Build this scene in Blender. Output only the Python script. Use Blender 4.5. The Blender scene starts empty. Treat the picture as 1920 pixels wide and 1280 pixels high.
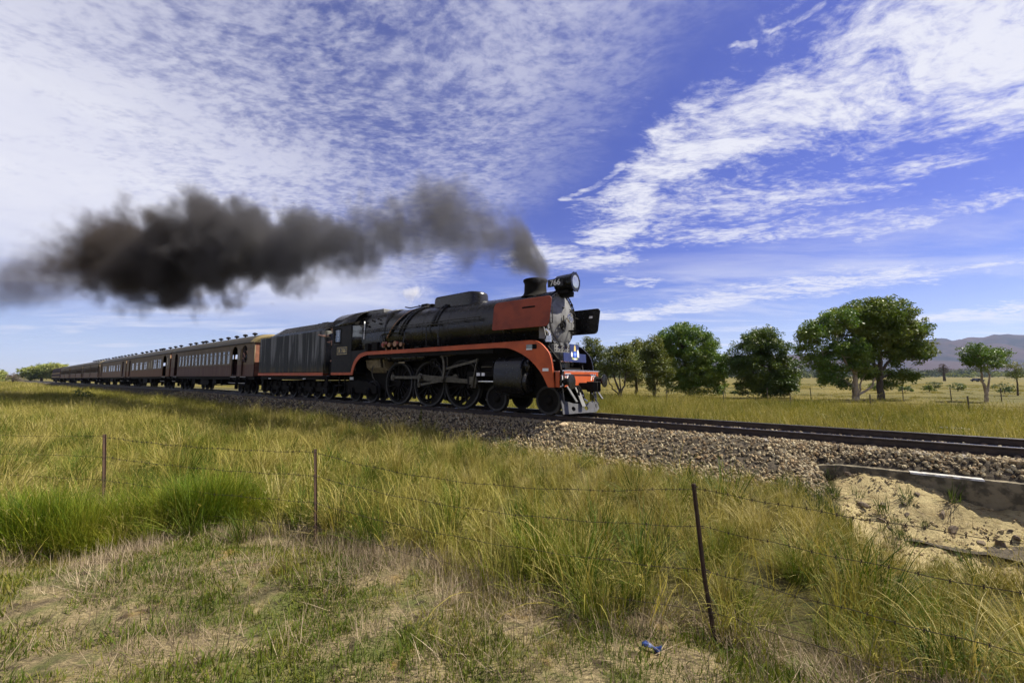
import bpy, bmesh, math, random
import numpy as np
from mathutils import Vector, Matrix

random.seed(7)
rng = np.random.default_rng(11)
scene = bpy.context.scene
C = scene.collection
R = math.radians

# ------------------------------------------------------------------ camera
CAM_H = 1.25
PITCH = math.atan(64 / 720)
cam_d = bpy.data.cameras.new('camera')
cam_d.sensor_width = 36.0
cam_d.lens = 13.5
cam_d.clip_start = 0.05
cam_d.clip_end = 30000
cam = bpy.data.objects.new('camera', cam_d)
C.objects.link(cam)
cam.location = (0, 0, CAM_H)
cam.rotation_euler = (math.pi / 2 + PITCH, 0, 0)
scene.camera = cam

# ------------------------------------------------------------------ light and exposure
SUN_TO = Vector((0.80, 0.10, 1.02)).normalized()
SUN_EL = math.asin(SUN_TO.z)
sun_d = bpy.data.lights.new('sun', 'SUN')
sun_d.energy = 5.0
sun_d.angle = R(0.5)
sun_d.color = (1.0, 0.93, 0.80)
sun = bpy.data.objects.new('sun', sun_d)
C.objects.link(sun)
sun.rotation_euler = (-SUN_TO).to_track_quat('-Z', 'Y').to_euler()
vs = scene.view_settings
vs.view_transform = 'Standard'
vs.look = 'None'
vs.exposure = 1.10
vs.gamma = 1.0
vs.use_curve_mapping = False
scene.cycles.max_bounces = 6
scene.cycles.diffuse_bounces = 2
scene.cycles.glossy_bounces = 3
scene.cycles.transmission_bounces = 4
scene.cycles.transparent_max_bounces = 12
scene.cycles.volume_bounces = 1
scene.cycles.use_denoising = True
scene.cycles.use_adaptive_sampling = True
scene.cycles.adaptive_threshold = 0.02
scene.cycles.volume_max_steps = 256


class NT:
    """small node-tree writer"""
    def __init__(self, tree):
        self.t = tree
        tree.nodes.clear()

    def n(self, kind, **kw):
        nd = self.t.nodes.new(kind)
        ins = kw.pop('ins', {})
        for k, v in kw.items():
            setattr(nd, k, v)
        for k, v in ins.items():
            self.put(nd.inputs[k], v)
        return nd

    def put(self, sock, v):
        if isinstance(v, bpy.types.NodeSocket):
            self.t.links.new(v, sock)
        elif v is not None:
            if hasattr(sock.default_value, '__len__') and len(sock.default_value) == 4 and len(v) == 3:
                v = (*v, 1)
            sock.default_value = v

    def m(self, op, a, b=None, c=None, clamp=False):
        nd = self.t.nodes.new('ShaderNodeMath')
        nd.operation = op
        nd.use_clamp = clamp
        for i, v in enumerate((a, b, c)):
            if v is not None:
                self.put(nd.inputs[i], v)
        return nd.outputs[0]

    def ss(self, x, lo, hi):
        nd = self.t.nodes.new('ShaderNodeMapRange')
        nd.interpolation_type = 'SMOOTHSTEP'
        self.put(nd.inputs[0], x)
        self.put(nd.inputs[1], lo)
        self.put(nd.inputs[2], hi)
        return nd.outputs[0]

    def mix(self, f, a, b, kind='MIX'):
        nd = self.t.nodes.new('ShaderNodeMix')
        nd.data_type = 'RGBA'
        nd.blend_type = kind
        self.put(nd.inputs[0], f)
        self.put(nd.inputs[6], a)
        self.put(nd.inputs[7], b)
        return nd.outputs[2]

    def noise(self, vec, scale, detail=5, rough=.55, dist=0.0, w=None):
        nd = self.t.nodes.new('ShaderNodeTexNoise')
        nd.inputs['Scale'].default_value = scale
        nd.inputs['Detail'].default_value = detail
        nd.inputs['Roughness'].default_value = rough
        nd.inputs['Distortion'].default_value = dist
        if vec is not None:
            self.t.links.new(vec, nd.inputs['Vector'])
        return nd.outputs[0]

    def mapping(self, vec, scale=(1, 1, 1), rot=(0, 0, 0), loc=(0, 0, 0)):
        nd = self.t.nodes.new('ShaderNodeMapping')
        self.put(nd.inputs['Vector'], vec)
        nd.inputs['Scale'].default_value = scale
        nd.inputs['Rotation'].default_value = rot
        nd.inputs['Location'].default_value = loc
        return nd.outputs[0]

    def link(self, a, b):
        self.t.links.new(a, b)


# ------------------------------------------------------------------ sky
world = bpy.data.worlds.new('World')
scene.world = world
world.use_nodes = True
w = NT(world.node_tree)
sky = w.n('ShaderNodeTexSky', sky_type='NISHITA', sun_disc=False)
sky.sun_elevation = SUN_EL
sky.sun_rotation = math.atan2(SUN_TO.x, SUN_TO.y)
sky.altitude = 600
sky.air_density = 1.0
sky.dust_density = 0.4
sky.ozone_density = 4.0
tc = w.n('ShaderNodeTexCoord')
sep = w.n('ShaderNodeSeparateXYZ', ins={0: tc.outputs['Generated']})
dx, dy, dz = sep.outputs
zc = w.m('ADD', w.m('MAXIMUM', dz, 0.0), 0.05)
cu, cv = w.m('DIVIDE', dx, zc), w.m('DIVIDE', dy, zc)        # a flat cloud deck seen in perspective
deck = w.n('ShaderNodeCombineXYZ', ins={0: cu, 1: cv, 2: 0.0}).outputs[0]
# slow warp
wn = w.n('ShaderNodeTexNoise', ins={'Vector': deck, 'Scale': 0.9, 'Detail': 3.0})
wv = w.n('ShaderNodeVectorMath', operation='SUBTRACT', ins={0: wn.outputs['Color'], 1: (.5, .5, .5)})
ws = w.n('ShaderNodeVectorMath', operation='SCALE', ins={0: wv.outputs[0], 'Scale': 0.9})
wd = w.n('ShaderNodeVectorMath', operation='ADD', ins={0: deck, 1: ws.outputs[0]}).outputs[0]
ws2 = w.n('ShaderNodeVectorMath', operation='SCALE', ins={0: wv.outputs[0], 'Scale': 0.28})
wd2 = w.n('ShaderNodeVectorMath', operation='ADD', ins={0: deck, 1: ws2.outputs[0]}).outputs[0]
wn3 = w.n('ShaderNodeTexNoise', ins={'Vector': deck, 'Scale': 2.3, 'Detail': 5.0, 'Roughness': .62})
wv3 = w.n('ShaderNodeVectorMath', operation='SUBTRACT', ins={0: wn3.outputs['Color'], 1: (.5, .5, .5)})
ws3 = w.n('ShaderNodeVectorMath', operation='SCALE', ins={0: wv3.outputs[0], 'Scale': w.m('MULTIPLY', .34, w.m('POWER', zc, -.7))})
wd3 = w.n('ShaderNodeVectorMath', operation='ADD', ins={0: wd2, 1: ws3.outputs[0]}).outputs[0]
sw = w.n('ShaderNodeSeparateXYZ', ins={0: wd3})
wu, wvv = sw.outputs[0], sw.outputs[1]


def dk(px, py):
    """where a line of sight meets the cloud deck"""
    u, v = (px - 960) / 720, (640 - py) / 720
    d = np.array([u, math.cos(PITCH) - math.sin(PITCH) * v, math.sin(PITCH) + math.cos(PITCH) * v])
    d /= np.linalg.norm(d)
    return d[0] / (max(d[2], 0) + .05), d[1] / (max(d[2], 0) + .05), 1 / (max(d[2], 0) + .05)


def seg(p0, p1, w0, w1):
    """1 along the middle of a tapering streak between two sight lines, falling below 0 outside; half widths in pixels"""
    (ax, ay, ka), (bx, by, kb) = dk(*p0), dk(*p1)
    w0, w1 = w0 / 720 * ka * 1.55, w1 / 720 * kb * 1.55
    ex, ey = bx - ax, by - ay
    l2 = ex * ex + ey * ey
    px, py = w.m('SUBTRACT', wu, ax), w.m('SUBTRACT', wvv, ay)
    t = w.m('DIVIDE', w.m('ADD', w.m('MULTIPLY', px, ex), w.m('MULTIPLY', py, ey)), l2, clamp=True)
    qx = w.m('SUBTRACT', px, w.m('MULTIPLY', t, ex))
    qy = w.m('SUBTRACT', py, w.m('MULTIPLY', t, ey))
    d = w.m('SQRT', w.m('ADD', w.m('MULTIPLY', qx, qx), w.m('MULTIPLY', qy, qy)))
    wd_ = w.m('ADD', w.m('MULTIPLY', t, w1 - w0), w0)
    return w.m('SUBTRACT', 1.0, w.m('DIVIDE', d, wd_))


def vmax(*a):
    o = a[0]
    for b in a[1:]:
        o = w.m('MAXIMUM', o, b)
    return o


# left altocumulus sheet: everything left of a slanting edge, thicker further left
(e0x, e0y, _k), (e1x, e1y, _k) = dk(1420, 0), dk(985, 420)
edge = w.m('SUBTRACT', w.m('ADD', e0x, w.m('MULTIPLY', w.m('SUBTRACT', wvv, e0y), (e1x - e0x) / (e1y - e0y))), wu)
sheet = w.ss(edge, -0.12, 0.55)
thick = w.ss(wu, -0.5, -2.1)
big = w.noise(deck, .75, 4, .55, 0.3)
patch = w.noise(w.mapping(wd2, scale=(1.6, 2.6, 1), rot=(0, 0, R(30))), 1.3, 3, .5, .3)
puff = w.noise(w.mapping(wd2, scale=(9.0, 14.0, 1), rot=(0, 0, R(52))), 1.5, 5, .58, 0.15)
ripl = w.noise(w.mapping(wd2, scale=(20, 38, 1), rot=(0, 0, R(60))), 1.5, 4, .6, 0.25)
tex = w.m('ADD', w.m('ADD', w.m('MULTIPLY', puff, .42), w.m('MULTIPLY', ripl, .26)), w.m('MULTIPLY', patch, .32))
lthr = w.m('SUBTRACT', .500, w.m('ADD', w.m('MULTIPLY', thick, .12), w.m('MULTIPLY', w.m('SUBTRACT', big, .5), .30)))
left = w.ss(tex, w.m('SUBTRACT', lthr, .115), w.m('ADD', lthr, 0.115))
sheet = w.m('MULTIPLY', sheet, w.ss(dz, .04, .32))
left = w.m('MULTIPLY', w.m('MULTIPLY', left, sheet), w.m('ADD', .50, w.m('MULTIPLY', thick, .38)))
veil = w.m('MULTIPLY', sheet, w.m('ADD', w.m('MULTIPLY', w.ss(big, .25, .65), .16), w.m('MULTIPLY', thick, .62)))
left = w.m('SUBTRACT', 1.0, w.m('MULTIPLY', w.m('SUBTRACT', 1.0, left), w.m('SUBTRACT', 1.0, veil)))
# right hand cirrus streaks
BP = [(1150, 450, 34), (1195, 360, 42), (1300, 280, 52), (1450, 215, 74), (1620, 150, 100), (1800, 100, 120), (2100, 20, 150)]
band = vmax(*[seg(p[:2], q[:2], p[2], q[2]) for p, q in zip(BP, BP[1:])])
WP = [((1455, 62), (1545, 30), 9, 7), ((1385, 112), (1420, 100), 6, 5), ((1070, 375), (1150, 318), 12, 14), ((1170, 410), (1560, 360), 70, 60), ((1190, 450), (1600, 430), 46, 30), ((1500, 360), (1620, 335), 20, 16),
      ((1640, 440), (1930, 355), 20, 30), ((1640, 330), (1800, 300), 26, 20), ((1200, 590), (1450, 540), 32, 40), ((1450, 545), (1690, 515), 46, 34), ((1010, 480), (1130, 490), 64, 50), ((1090, 590), (1205, 590), 36, 30),
      ((1130, 525), (1230, 530), 18, 14), ((1760, 590), (2000, 560), 20, 24), ((1830, 500), (1960, 480), 12, 10)]
wisp = vmax(*[seg(*a_) for a_ in WP])
lowb = vmax(*[seg(*a_) for a_ in (((1205, 592), (1440, 545), 26, 40), ((1420, 550), (1680, 520), 44, 34), ((1015, 470), (1120, 490), 34, 34), ((1095, 590), (1200, 592), 20, 18), ((1740, 600), (2000, 570), 20, 26))])
fib = w.noise(w.mapping(wd, scale=(2.2, 4.2, 1), rot=(0, 0, R(-32))), 1.5, 8, .66, 0.5)
fine = w.noise(w.mapping(wd2, scale=(8, 13, 1), rot=(0, 0, R(-28))), 2.0, 6, .68, .3)
fr = w.m('ADD', w.m('MULTIPLY', fib, .58), w.m('MULTIPLY', fine, .42))
bandm = w.ss(w.m('ADD', w.m('MULTIPLY', w.ss(band, -.45, .75), .46), w.m('MULTIPLY', fr, 1.75)), 1.00, 1.48)
wispm = w.m('MULTIPLY', w.ss(w.m('ADD', w.m('MULTIPLY', w.ss(wisp, -.9, .85), .40), w.m('MULTIPLY', fr, 1.5)), .985, 1.36), .88)
lowm = w.m('MULTIPLY', w.ss(w.m('ADD', w.m('MULTIPLY', w.ss(lowb, -1.3, .8), .46), w.m('MULTIPLY', fr, 1.7)), 1.02, 1.46), .9)
# thin streaks near the horizon everywhere
hz_n = w.noise(w.mapping(deck, scale=(.35, .9, 1), rot=(0, 0, R(-10))), 1.3, 7, .6, .5)
low = w.m('MULTIPLY', w.m('MULTIPLY', w.ss(hz_n, .42, .72), w.ss(dz, .40, .10)), .78)
haz = w.m('MULTIPLY', w.ss(dz, .26, -.02), .40)
cover = w.m('SUBTRACT', 1.0, w.m('MULTIPLY', w.m('MULTIPLY', w.m('SUBTRACT', 1.0, left), w.m('SUBTRACT', 1.0, vmax(bandm, wispm, lowm))), w.m('SUBTRACT', 1.0, low)))
cover = w.m('MAXIMUM', cover, haz, clamp=True)
tint = w.mix(1.0, sky.outputs[0], w.mix(w.ss(dz, .0, .35), (0.74, 0.78, 1.08), (0.66, 0.575, 1.14)), 'MULTIPLY')
bg_sky = w.n('ShaderNodeBackground', ins={'Color': tint, 'Strength': 0.050})
shade = w.noise(wd, 3.0, 4, .5)
ccol = w.mix(shade, (0.74, 0.75, 0.90), (0.95, 0.95, 1.0))
bg_cl = w.n('ShaderNodeBackground', ins={'Color': ccol, 'Strength': 0.455})
mixs = w.n('ShaderNodeMixShader', ins={0: cover, 1: bg_sky.outputs[0], 2: bg_cl.outputs[0]})
wo = w.n('ShaderNodeOutputWorld', ins={0: mixs.outputs[0]})
world.cycles.sampling_method = 'MANUAL'
world.cycles.sample_map_resolution = 512

# ------------------------------------------------------------------ frame of the railway line
# s runs along the track towards the right of the picture, n across it (away from the viewer), z from the rail top
FL = math.hypot(970, 720)
TV = np.array([970 / FL, -720 / FL])
NV = np.array([720 / FL, 970 / FL])
NC = 11.5
ROT = math.atan2(TV[1], TV[0])


def W(s, n, z=0.0):
    return Vector((TV[0] * s + NV[0] * n, TV[1] * s + NV[1] * n, z))


def grade(s):
    return -0.0052 * max(0.0, min(-s - 45, 400))


def ray_at(px, py, Y=None, z=None):
    u, v = (px - 960) / 720, (640 - py) / 720
    d = np.array([u, math.cos(PITCH) - math.sin(PITCH) * v, math.sin(PITCH) + math.cos(PITCH) * v])
    t = Y / d[1] if Y is not None else (z - CAM_H) / d[2]
    p = d * t
    return Vector((p[0], p[1], p[2] + CAM_H))


# ------------------------------------------------------------------ object helpers
def tag(o, label=None, cat=None, group=None, kind=None):
    if label: o['label'] = label
    if cat: o['category'] = cat
    if group: o['group'] = group
    if kind: o['kind'] = kind
    return o


def empty(name, loc=(0, 0, 0), rz=0.0):
    o = bpy.data.objects.new(name, None)
    o.empty_display_size = .2
    C.objects.link(o)
    o.location = loc
    o.rotation_euler = (0, 0, rz)
    return o


def link_mesh(name, me, mat=None, parent=None):
    o = bpy.data.objects.new(name, me)
    C.objects.link(o)
    if mat is not None and not me.materials:
        me.materials.append(mat)
    if parent is not None:
        o.parent = parent
    return o


def np_mesh(name, V, F, mat=None, smooth=False, attrs=None):
    """fast mesh from an (N,3) array and an (M,k) array of faces of k corners"""
    V = np.asarray(V, np.float32)
    F = np.asarray(F, np.int32)
    me = bpy.data.meshes.new(name)
    me.vertices.add(len(V))
    me.vertices.foreach_set('co', V.ravel())
    if len(F):
        k = F.shape[1]
        me.loops.add(F.size)
        me.loops.foreach_set('vertex_index', F.ravel())
        me.polygons.add(len(F))
        me.polygons.foreach_set('loop_start', np.arange(0, F.size, k, dtype=np.int32))
        me.polygons.foreach_set('loop_total', np.full(len(F), k, np.int32))
        if smooth:
            me.polygons.foreach_set('use_smooth', np.ones(len(F), bool))
    for an, (ty, dom, data) in (attrs or {}).items():
        a = me.attributes.new(an, ty, dom)
        a.data.foreach_set('vector' if ty == 'FLOAT_VECTOR' else 'value', np.asarray(data, np.float32 if ty != 'INT' else np.int32).ravel())
    me.update(calc_edges=True)
    if mat is not None:
        me.materials.append(mat)
    return me


EACH = set('cylinder_cover axle_box washout_plug boiler_band safety_valve feed_pipe injector_valve valve_wheel lubricator_box check_valve stay apron_door brake_hose hose_coupling pilot_strut '
           'brake_hanger running_board label_plate step step_edge seat_back battery_box red_stripe steam_pipe filler_hatch grab_rail cab_step yellow_stripe moulding truss_rod lamp_bracket end_wall reservoir_strap handrail'.split())
TINY = set('ring_bolt flange_bolt rivet_seam wire_tie stay_bolt rivet_row'.split())


class MB:
    """collects boxes, tubes, lathes and plates; build() links them as one mesh object"""
    def __init__(self, org=(0, 0, 0)):
        self.v, self.f, self.o = [], [], Vector(org)

    def add(self, vs, fs):
        b = len(self.v)
        self.v += [tuple(p) for p in vs]
        self.f += [tuple(b + i for i in f) for f in fs]
        return self

    def box(self, x0, x1, y0, y1, z0, z1):
        x0, x1 = min(x0, x1), max(x0, x1)
        y0, y1 = min(y0, y1), max(y0, y1)
        z0, z1 = min(z0, z1), max(z0, z1)
        return self.add([(x0, y0, z0), (x1, y0, z0), (x1, y1, z0), (x0, y1, z0), (x0, y0, z1), (x1, y0, z1), (x1, y1, z1), (x0, y1, z1)],
                        [(3, 2, 1, 0), (4, 5, 6, 7), (0, 1, 5, 4), (1, 2, 6, 5), (2, 3, 7, 6), (3, 0, 4, 7)])

    def bar(self, a, b, wx, wz, up=(0, 0, 1)):
        a, b = Vector(a), Vector(b)
        d = (b - a).normalized()
        u = Vector(up)
        sd = d.cross(u).normalized() * (wx / 2)
        u = sd.cross(d).normalized() * (wz / 2)
        vs = [a - sd - u, a + sd - u, a + sd + u, a - sd + u, b - sd - u, b + sd - u, b + sd + u, b - sd + u]
        return self.add(vs, [(3, 2, 1, 0), (4, 5, 6, 7), (0, 1, 5, 4), (1, 2, 6, 5), (2, 3, 7, 6), (3, 0, 4, 7)])

    def tube(self, pts, r, n=8, cap=True):
        pts = [Vector(p) for p in pts]
        rs = r if isinstance(r, (list, tuple)) else [r] * len(pts)
        ref = None
        rings = []
        for i, p in enumerate(pts):
            d = (pts[min(i + 1, len(pts) - 1)] - pts[max(i - 1, 0)]).normalized()
            if ref is None:
                ref = d.orthogonal().normalized()
            ref = (ref - d * ref.dot(d)).normalized()
            q = d.cross(ref)
            rings.append([p + (ref * math.cos(2 * math.pi * k / n) + q * math.sin(2 * math.pi * k / n)) * rs[i] for k in range(n)])
        vs = [p for rg in rings for p in rg]
        fs = []
        for i in range(len(pts) - 1):
            for k in range(n):
                a, b = i * n + k, i * n + (k + 1) % n
                fs.append((a, b, b + n, a + n))
        if cap:
            fs.append(tuple(range(n - 1, -1, -1)))
            fs.append(tuple(range((len(pts) - 1) * n, len(pts) * n)))
        return self.add(vs, fs)

    def lathe(self, prof, c, axis='x', n=32, cap=True, a0=0, a1=2 * math.pi):
        """prof: (t, r) along the axis, about the point c"""
        full = abs(a1 - a0 - 2 * math.pi) < 1e-6
        m = n if full else n + 1
        vs, fs = [], []
        for t, r in prof:
            for k in range(m):
                a = a0 + (a1 - a0) * k / n
                u, v = r * math.cos(a), r * math.sin(a)
                vs.append({'x': (c[0] + t, c[1] + u, c[2] + v), 'y': (c[0] + v, c[1] + t, c[2] + u), 'z': (c[0] + u, c[1] + v, c[2] + t)}[axis])
        for i in range(len(prof) - 1):
            for k in range(n):
                a, b = i * m + k, i * m + (k + 1) % m
                fs.append((a, b, b + m, a + m))
        if cap and full:
            fs.append(tuple(range(n - 1, -1, -1)))
            fs.append(tuple(range((len(prof) - 1) * m, len(prof) * m)))
        return self.add(vs, fs)

    def prism(self, poly, d0, d1, plane='xz'):
        """a flat outline pushed through a depth: plane xz -> depth is y, yz -> x, xy -> z"""
        n = len(poly)

        def P(p, d):
            return {'xz': (p[0], d, p[1]), 'yz': (d, p[0], p[1]), 'xy': (p[0], p[1], d)}[plane]
        vs = [P(p, d0) for p in poly] + [P(p, d1) for p in poly]
        fs = [tuple(range(n)), tuple(range(2 * n - 1, n - 1, -1))]
        fs += [(i, i + n, (i + 1) % n + n, (i + 1) % n) for i in range(n)]
        return self.add(vs, fs)

    def strip(self, lower, upper, d0, d1):
        """a band between two outlines of equal length in the xz plane, with thickness in y"""
        n = len(lower)
        vs = []
        for d in (d0, d1):
            vs += [(p[0], d, p[1]) for p in lower] + [(p[0], d, p[1]) for p in upper]
        fs = []
        for i in range(n - 1):
            fs += [(i, i + 1, n + i + 1, n + i), (2 * n + i, 3 * n + i, 3 * n + i + 1, 2 * n + i + 1),
                   (i, 2 * n + i, 2 * n + i + 1, i + 1), (n + i, n + i + 1, 3 * n + i + 1, 3 * n + i)]
        for i in (0, n - 1):
            fs.append((i, n + i, 3 * n + i, 2 * n + i))
        return self.add(vs, fs)

    def ball(self, c, r, nu=10, nv=6, sc=(1, 1, 1)):
        vs, fs = [], []
        for j in range(nv + 1):
            t = math.pi * j / nv
            for i in range(nu):
                a = 2 * math.pi * i / nu
                vs.append((c[0] + sc[0] * r * math.sin(t) * math.cos(a), c[1] + sc[1] * r * math.sin(t) * math.sin(a), c[2] + sc[2] * r * math.cos(t)))
        for j in range(nv):
            for i in range(nu):
                a, b = j * nu + i, j * nu + (i + 1) % nu
                fs.append((a, a + nu, b + nu, b))
        return self.add(vs, fs)

    def groups(self):
        """faces sorted into pieces that do not touch: islands whose boxes overlap count as one piece"""
        up = list(range(len(self.v)))

        def find(i):
            while up[i] != i:
                up[i] = up[up[i]]
                i = up[i]
            return i
        for f in self.f:
            for i in f[1:]:
                up[find(i)] = find(f[0])
        isl = {}
        for f in self.f:
            isl.setdefault(find(f[0]), []).append(f)
        bx = []
        for fs in isl.values():
            P = np.array([self.v[i] for f in fs for i in f])
            bx.append([P.min(0) - .004, P.max(0) + .004, fs])
        done = False
        while not done:
            done = True
            for i in range(len(bx)):
                for j in range(i + 1, len(bx)):
                    if np.all(bx[i][0] <= bx[j][1]) and np.all(bx[j][0] <= bx[i][1]):
                        bx[i] = [np.minimum(bx[i][0], bx[j][0]), np.maximum(bx[i][1], bx[j][1]), bx[i][2] + bx[j][2]]
                        del bx[j]
                        done = False
                        break
                if not done:
                    break
        return [b_[2] for b_ in bx]

    def build(self, name, mat, parent=None, smooth=True, bev=0.0, ang=35):
        if name in EACH:
            gs_ = self.groups()
            if len(gs_) > 1:
                first = None
                allf = self.f
                for fs in gs_:
                    self.f = fs
                    o_ = self._build(name, mat, parent, smooth, bev, ang)
                    first = first or o_
                self.f = allf
                return first
        o_ = self._build(name, mat, parent, smooth, bev, ang)
        if name in TINY:
            o_['kind'] = 'stuff'
        return o_

    def _build(self, name, mat, parent=None, smooth=True, bev=0.0, ang=35):
        o = Vector(parent.get('org', (0, 0, 0))) if parent is not None else self.o
        bm = bmesh.new()
        used = {i for f in self.f for i in f}
        vs = [bm.verts.new(Vector(p) - o) if i in used else None for i, p in enumerate(self.v)]
        for f in self.f:
            try:
                bm.faces.new([vs[i] for i in f])
            except ValueError:
                pass
        bmesh.ops.remove_doubles(bm, verts=bm.verts, dist=1e-5)
        bmesh.ops.recalc_face_normals(bm, faces=bm.faces)
        me = bpy.data.meshes.new(name)
        bm.to_mesh(me)
        bm.free()
        if smooth:
            me.polygons.foreach_set('use_smooth', np.ones(len(me.polygons), bool))
            me.set_sharp_from_angle(angle=R(ang))
        ob = link_mesh(name, me, mat, parent)
        if parent is not None:
            ob['org'] = tuple(o)
        if bev:
            b = ob.modifiers.new('bevel', 'BEVEL')
            b.width = bev
            b.segments = 2
            b.limit_method = 'ANGLE'
            b.angle_limit = R(40)
        return ob


def holed_plate(name, outer, holes, y0, y1, mat, parent, plane='xz', bev=0.0):
    """flat plate with real openings; outlines in the plane, thickness y0..y1"""
    cu = bpy.data.curves.new(name, 'CURVE')
    cu.dimensions = '2D'
    cu.fill_mode = 'BOTH'
    cu.extrude = abs(y1 - y0) / 2
    cu.bevel_depth = bev
    for poly in [outer] + holes:
        sp = cu.splines.new('POLY')
        sp.points.add(len(poly) - 1)
        for p, q in zip(sp.points, poly):
            p.co = (q[0], q[1], 0, 1)
        sp.use_cyclic_u = True
    ob = bpy.data.objects.new(name, cu)
    C.objects.link(ob)
    bpy.context.view_layer.update()
    me = bpy.data.meshes.new_from_object(ob.evaluated_get(bpy.context.evaluated_depsgraph_get()))
    bpy.data.objects.remove(ob)
    bpy.data.curves.remove(cu)
    o = Vector(parent.get('org', (0, 0, 0))) if parent is not None else Vector((0, 0, 0))
    ym = (y0 + y1) / 2
    for v in me.vertices:
        x, y, z = v.co
        q = {'xz': (x, ym - z, y), 'yz': (ym + z, x, y), 'xy': (x, y, ym + z)}[plane]
        v.co = Vector(q) - o
    me.name = name
    me.materials.clear()
    ob = link_mesh(name, me, mat, parent)
    if parent is not None:
        ob['org'] = tuple(o)
    return ob


def text_mesh(name, txt, size, depth, mat, parent, mtx, bold=0.0, align='CENTER'):
    """flat lettering as a mesh; mtx places it in its parent's frame"""
    cu = bpy.data.curves.new(name, 'FONT')
    cu.body = txt
    cu.size = size
    cu.extrude = depth
    cu.offset = bold
    cu.align_x = align
    cu.align_y = 'CENTER'
    ob = bpy.data.objects.new(name, cu)
    C.objects.link(ob)
    bpy.context.view_layer.update()
    me = bpy.data.meshes.new_from_object(ob.evaluated_get(bpy.context.evaluated_depsgraph_get()))
    bpy.data.objects.remove(ob)
    bpy.data.curves.remove(cu)
    o = Vector(parent.get('org', (0, 0, 0)))
    me.transform(Matrix.Translation(-o) @ mtx)
    me.materials.clear()
    ob = link_mesh(name, me, mat, parent)
    ob['org'] = tuple(o)
    return ob


def frame_mtx(loc, xdir, ydir):
    x, y = Vector(xdir).normalized(), Vector(ydir).normalized()
    z = x.cross(y)
    m = Matrix((x, y, z)).transposed().to_4x4()
    m.translation = Vector(loc)
    return m


def rrect(x0, x1, z0, z1, r, n=5):
    """rounded rectangle outline; r one radius or four (bl, br, tr, tl)"""
    rr = r if isinstance(r, (tuple, list)) else (r,) * 4
    out = []
    for (cx, cz, a, q) in ((x0 + rr[0], z0 + rr[0], 180, rr[0]), (x1 - rr[1], z0 + rr[1], 270, rr[1]), (x1 - rr[2], z1 - rr[2], 0, rr[2]), (x0 + rr[3], z1 - rr[3], 90, rr[3])):
        for k in range(n + 1):
            t = R(a + 90 * k / n)
            out.append((cx + q * math.cos(t), cz + q * math.sin(t)))
    return out


def spline(pts, n=8):
    """Catmull-Rom through 2-D or 3-D points"""
    P = [np.array(p, float) for p in pts]
    P = [2 * P[0] - P[1]] + P + [2 * P[-1] - P[-2]]
    out = []
    for i in range(1, len(P) - 2):
        for k in range(n):
            t = k / n
            a, b, c, d = P[i - 1], P[i], P[i + 1], P[i + 2]
            out.append(tuple(.5 * (2 * b + (c - a) * t + (2 * a - 5 * b + 4 * c - d) * t * t + (3 * b - a - 3 * c + d) * t ** 3)))
    out.append(tuple(P[-2]))
    return out


# ------------------------------------------------------------------ materials
MATS = {}


def mat(name, c1, c2=None, rough=.5, metal=0.0, scale=3.0, detail=6, lo=.35, hi=.7, bump=0.0, bscale=None, stretch=(1, 1, 1), coat=0.0, spec=.5, coords='Object', rvar=.12):
    if name in MATS:
        return MATS[name]
    m = bpy.data.materials.new(name)
    m.use_nodes = True
    t = NT(m.node_tree)
    tcn = t.n('ShaderNodeTexCoord')
    vec = t.mapping(tcn.outputs[coords], scale=stretch)
    f = t.noise(vec, scale, detail, .6, .2)
    fac = t.ss(f, lo, hi)
    col = t.mix(fac, c1, c2 if c2 else tuple(x * .75 for x in c1))
    rg = t.m('ADD', rough - rvar / 2, t.m('MULTIPLY', f, rvar))
    p = t.n('ShaderNodeBsdfPrincipled', ins={'Base Color': col, 'Roughness': rg, 'Metallic': metal, 'Specular IOR Level': spec, 'Coat Weight': coat, 'Coat Roughness': .15})
    if bump:
        bn = t.noise(vec, bscale or scale * 6, 4, .6)
        b = t.n('ShaderNodeBump', ins={'Strength': bump, 'Distance': .02, 'Height': bn})
        t.link(b.outputs[0], p.inputs['Normal'])
    t.n('ShaderNodeOutputMaterial', ins={0: p.outputs[0]})
    MATS[name] = m
    return m

# ------------------------------------------------------------------ ground
def sstep(x, a, b):
    t = np.clip((x - a) / (b - a), 0, 1)
    return t * t * (3 - 2 * t)


_wv = [(rng.uniform(0, 6.28), rng.uniform(0, 6.28), rng.uniform(0, 6.28)) for _ in range(10)]


def bumps(x, y, wl):
    """smooth pseudo-noise about -1..1 with wavelength near wl"""
    o = 0
    for i, (a, p, q) in enumerate(_wv):
        k = 6.283 / wl * (0.6 + .13 * i)
        o = o + np.sin(k * (x * math.cos(a) + y * math.sin(a)) + p + 1.3 * np.sin(.43 * k * (x * math.cos(q) + y * math.sin(q)) + q))
    return o / 4.0


def sn(x, y):
    return x * TV[0] + y * TV[1], x * NV[0] + y * NV[1]


# front edge of the tall grass: traced on the ground, left to right
EDGE_PX = [(-500, 1130), (-200, 1090), (0, 1064), (200, 1042), (400, 1004), (590, 1012), (800, 1058), (930, 1128), (1050, 1158), (1250, 1168), (1400, 1222), (1700, 1290), (2100, 1400)]
EDGE = np.array([ray_at(a, b, z=-.85)[:2] for a, b in EDGE_PX])


def front_dist(x, y):
    """>0 on the viewer's side of the tall grass edge (metres, roughly)"""
    return np.interp(x, EDGE[:, 0], EDGE[:, 1]) - y


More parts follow.
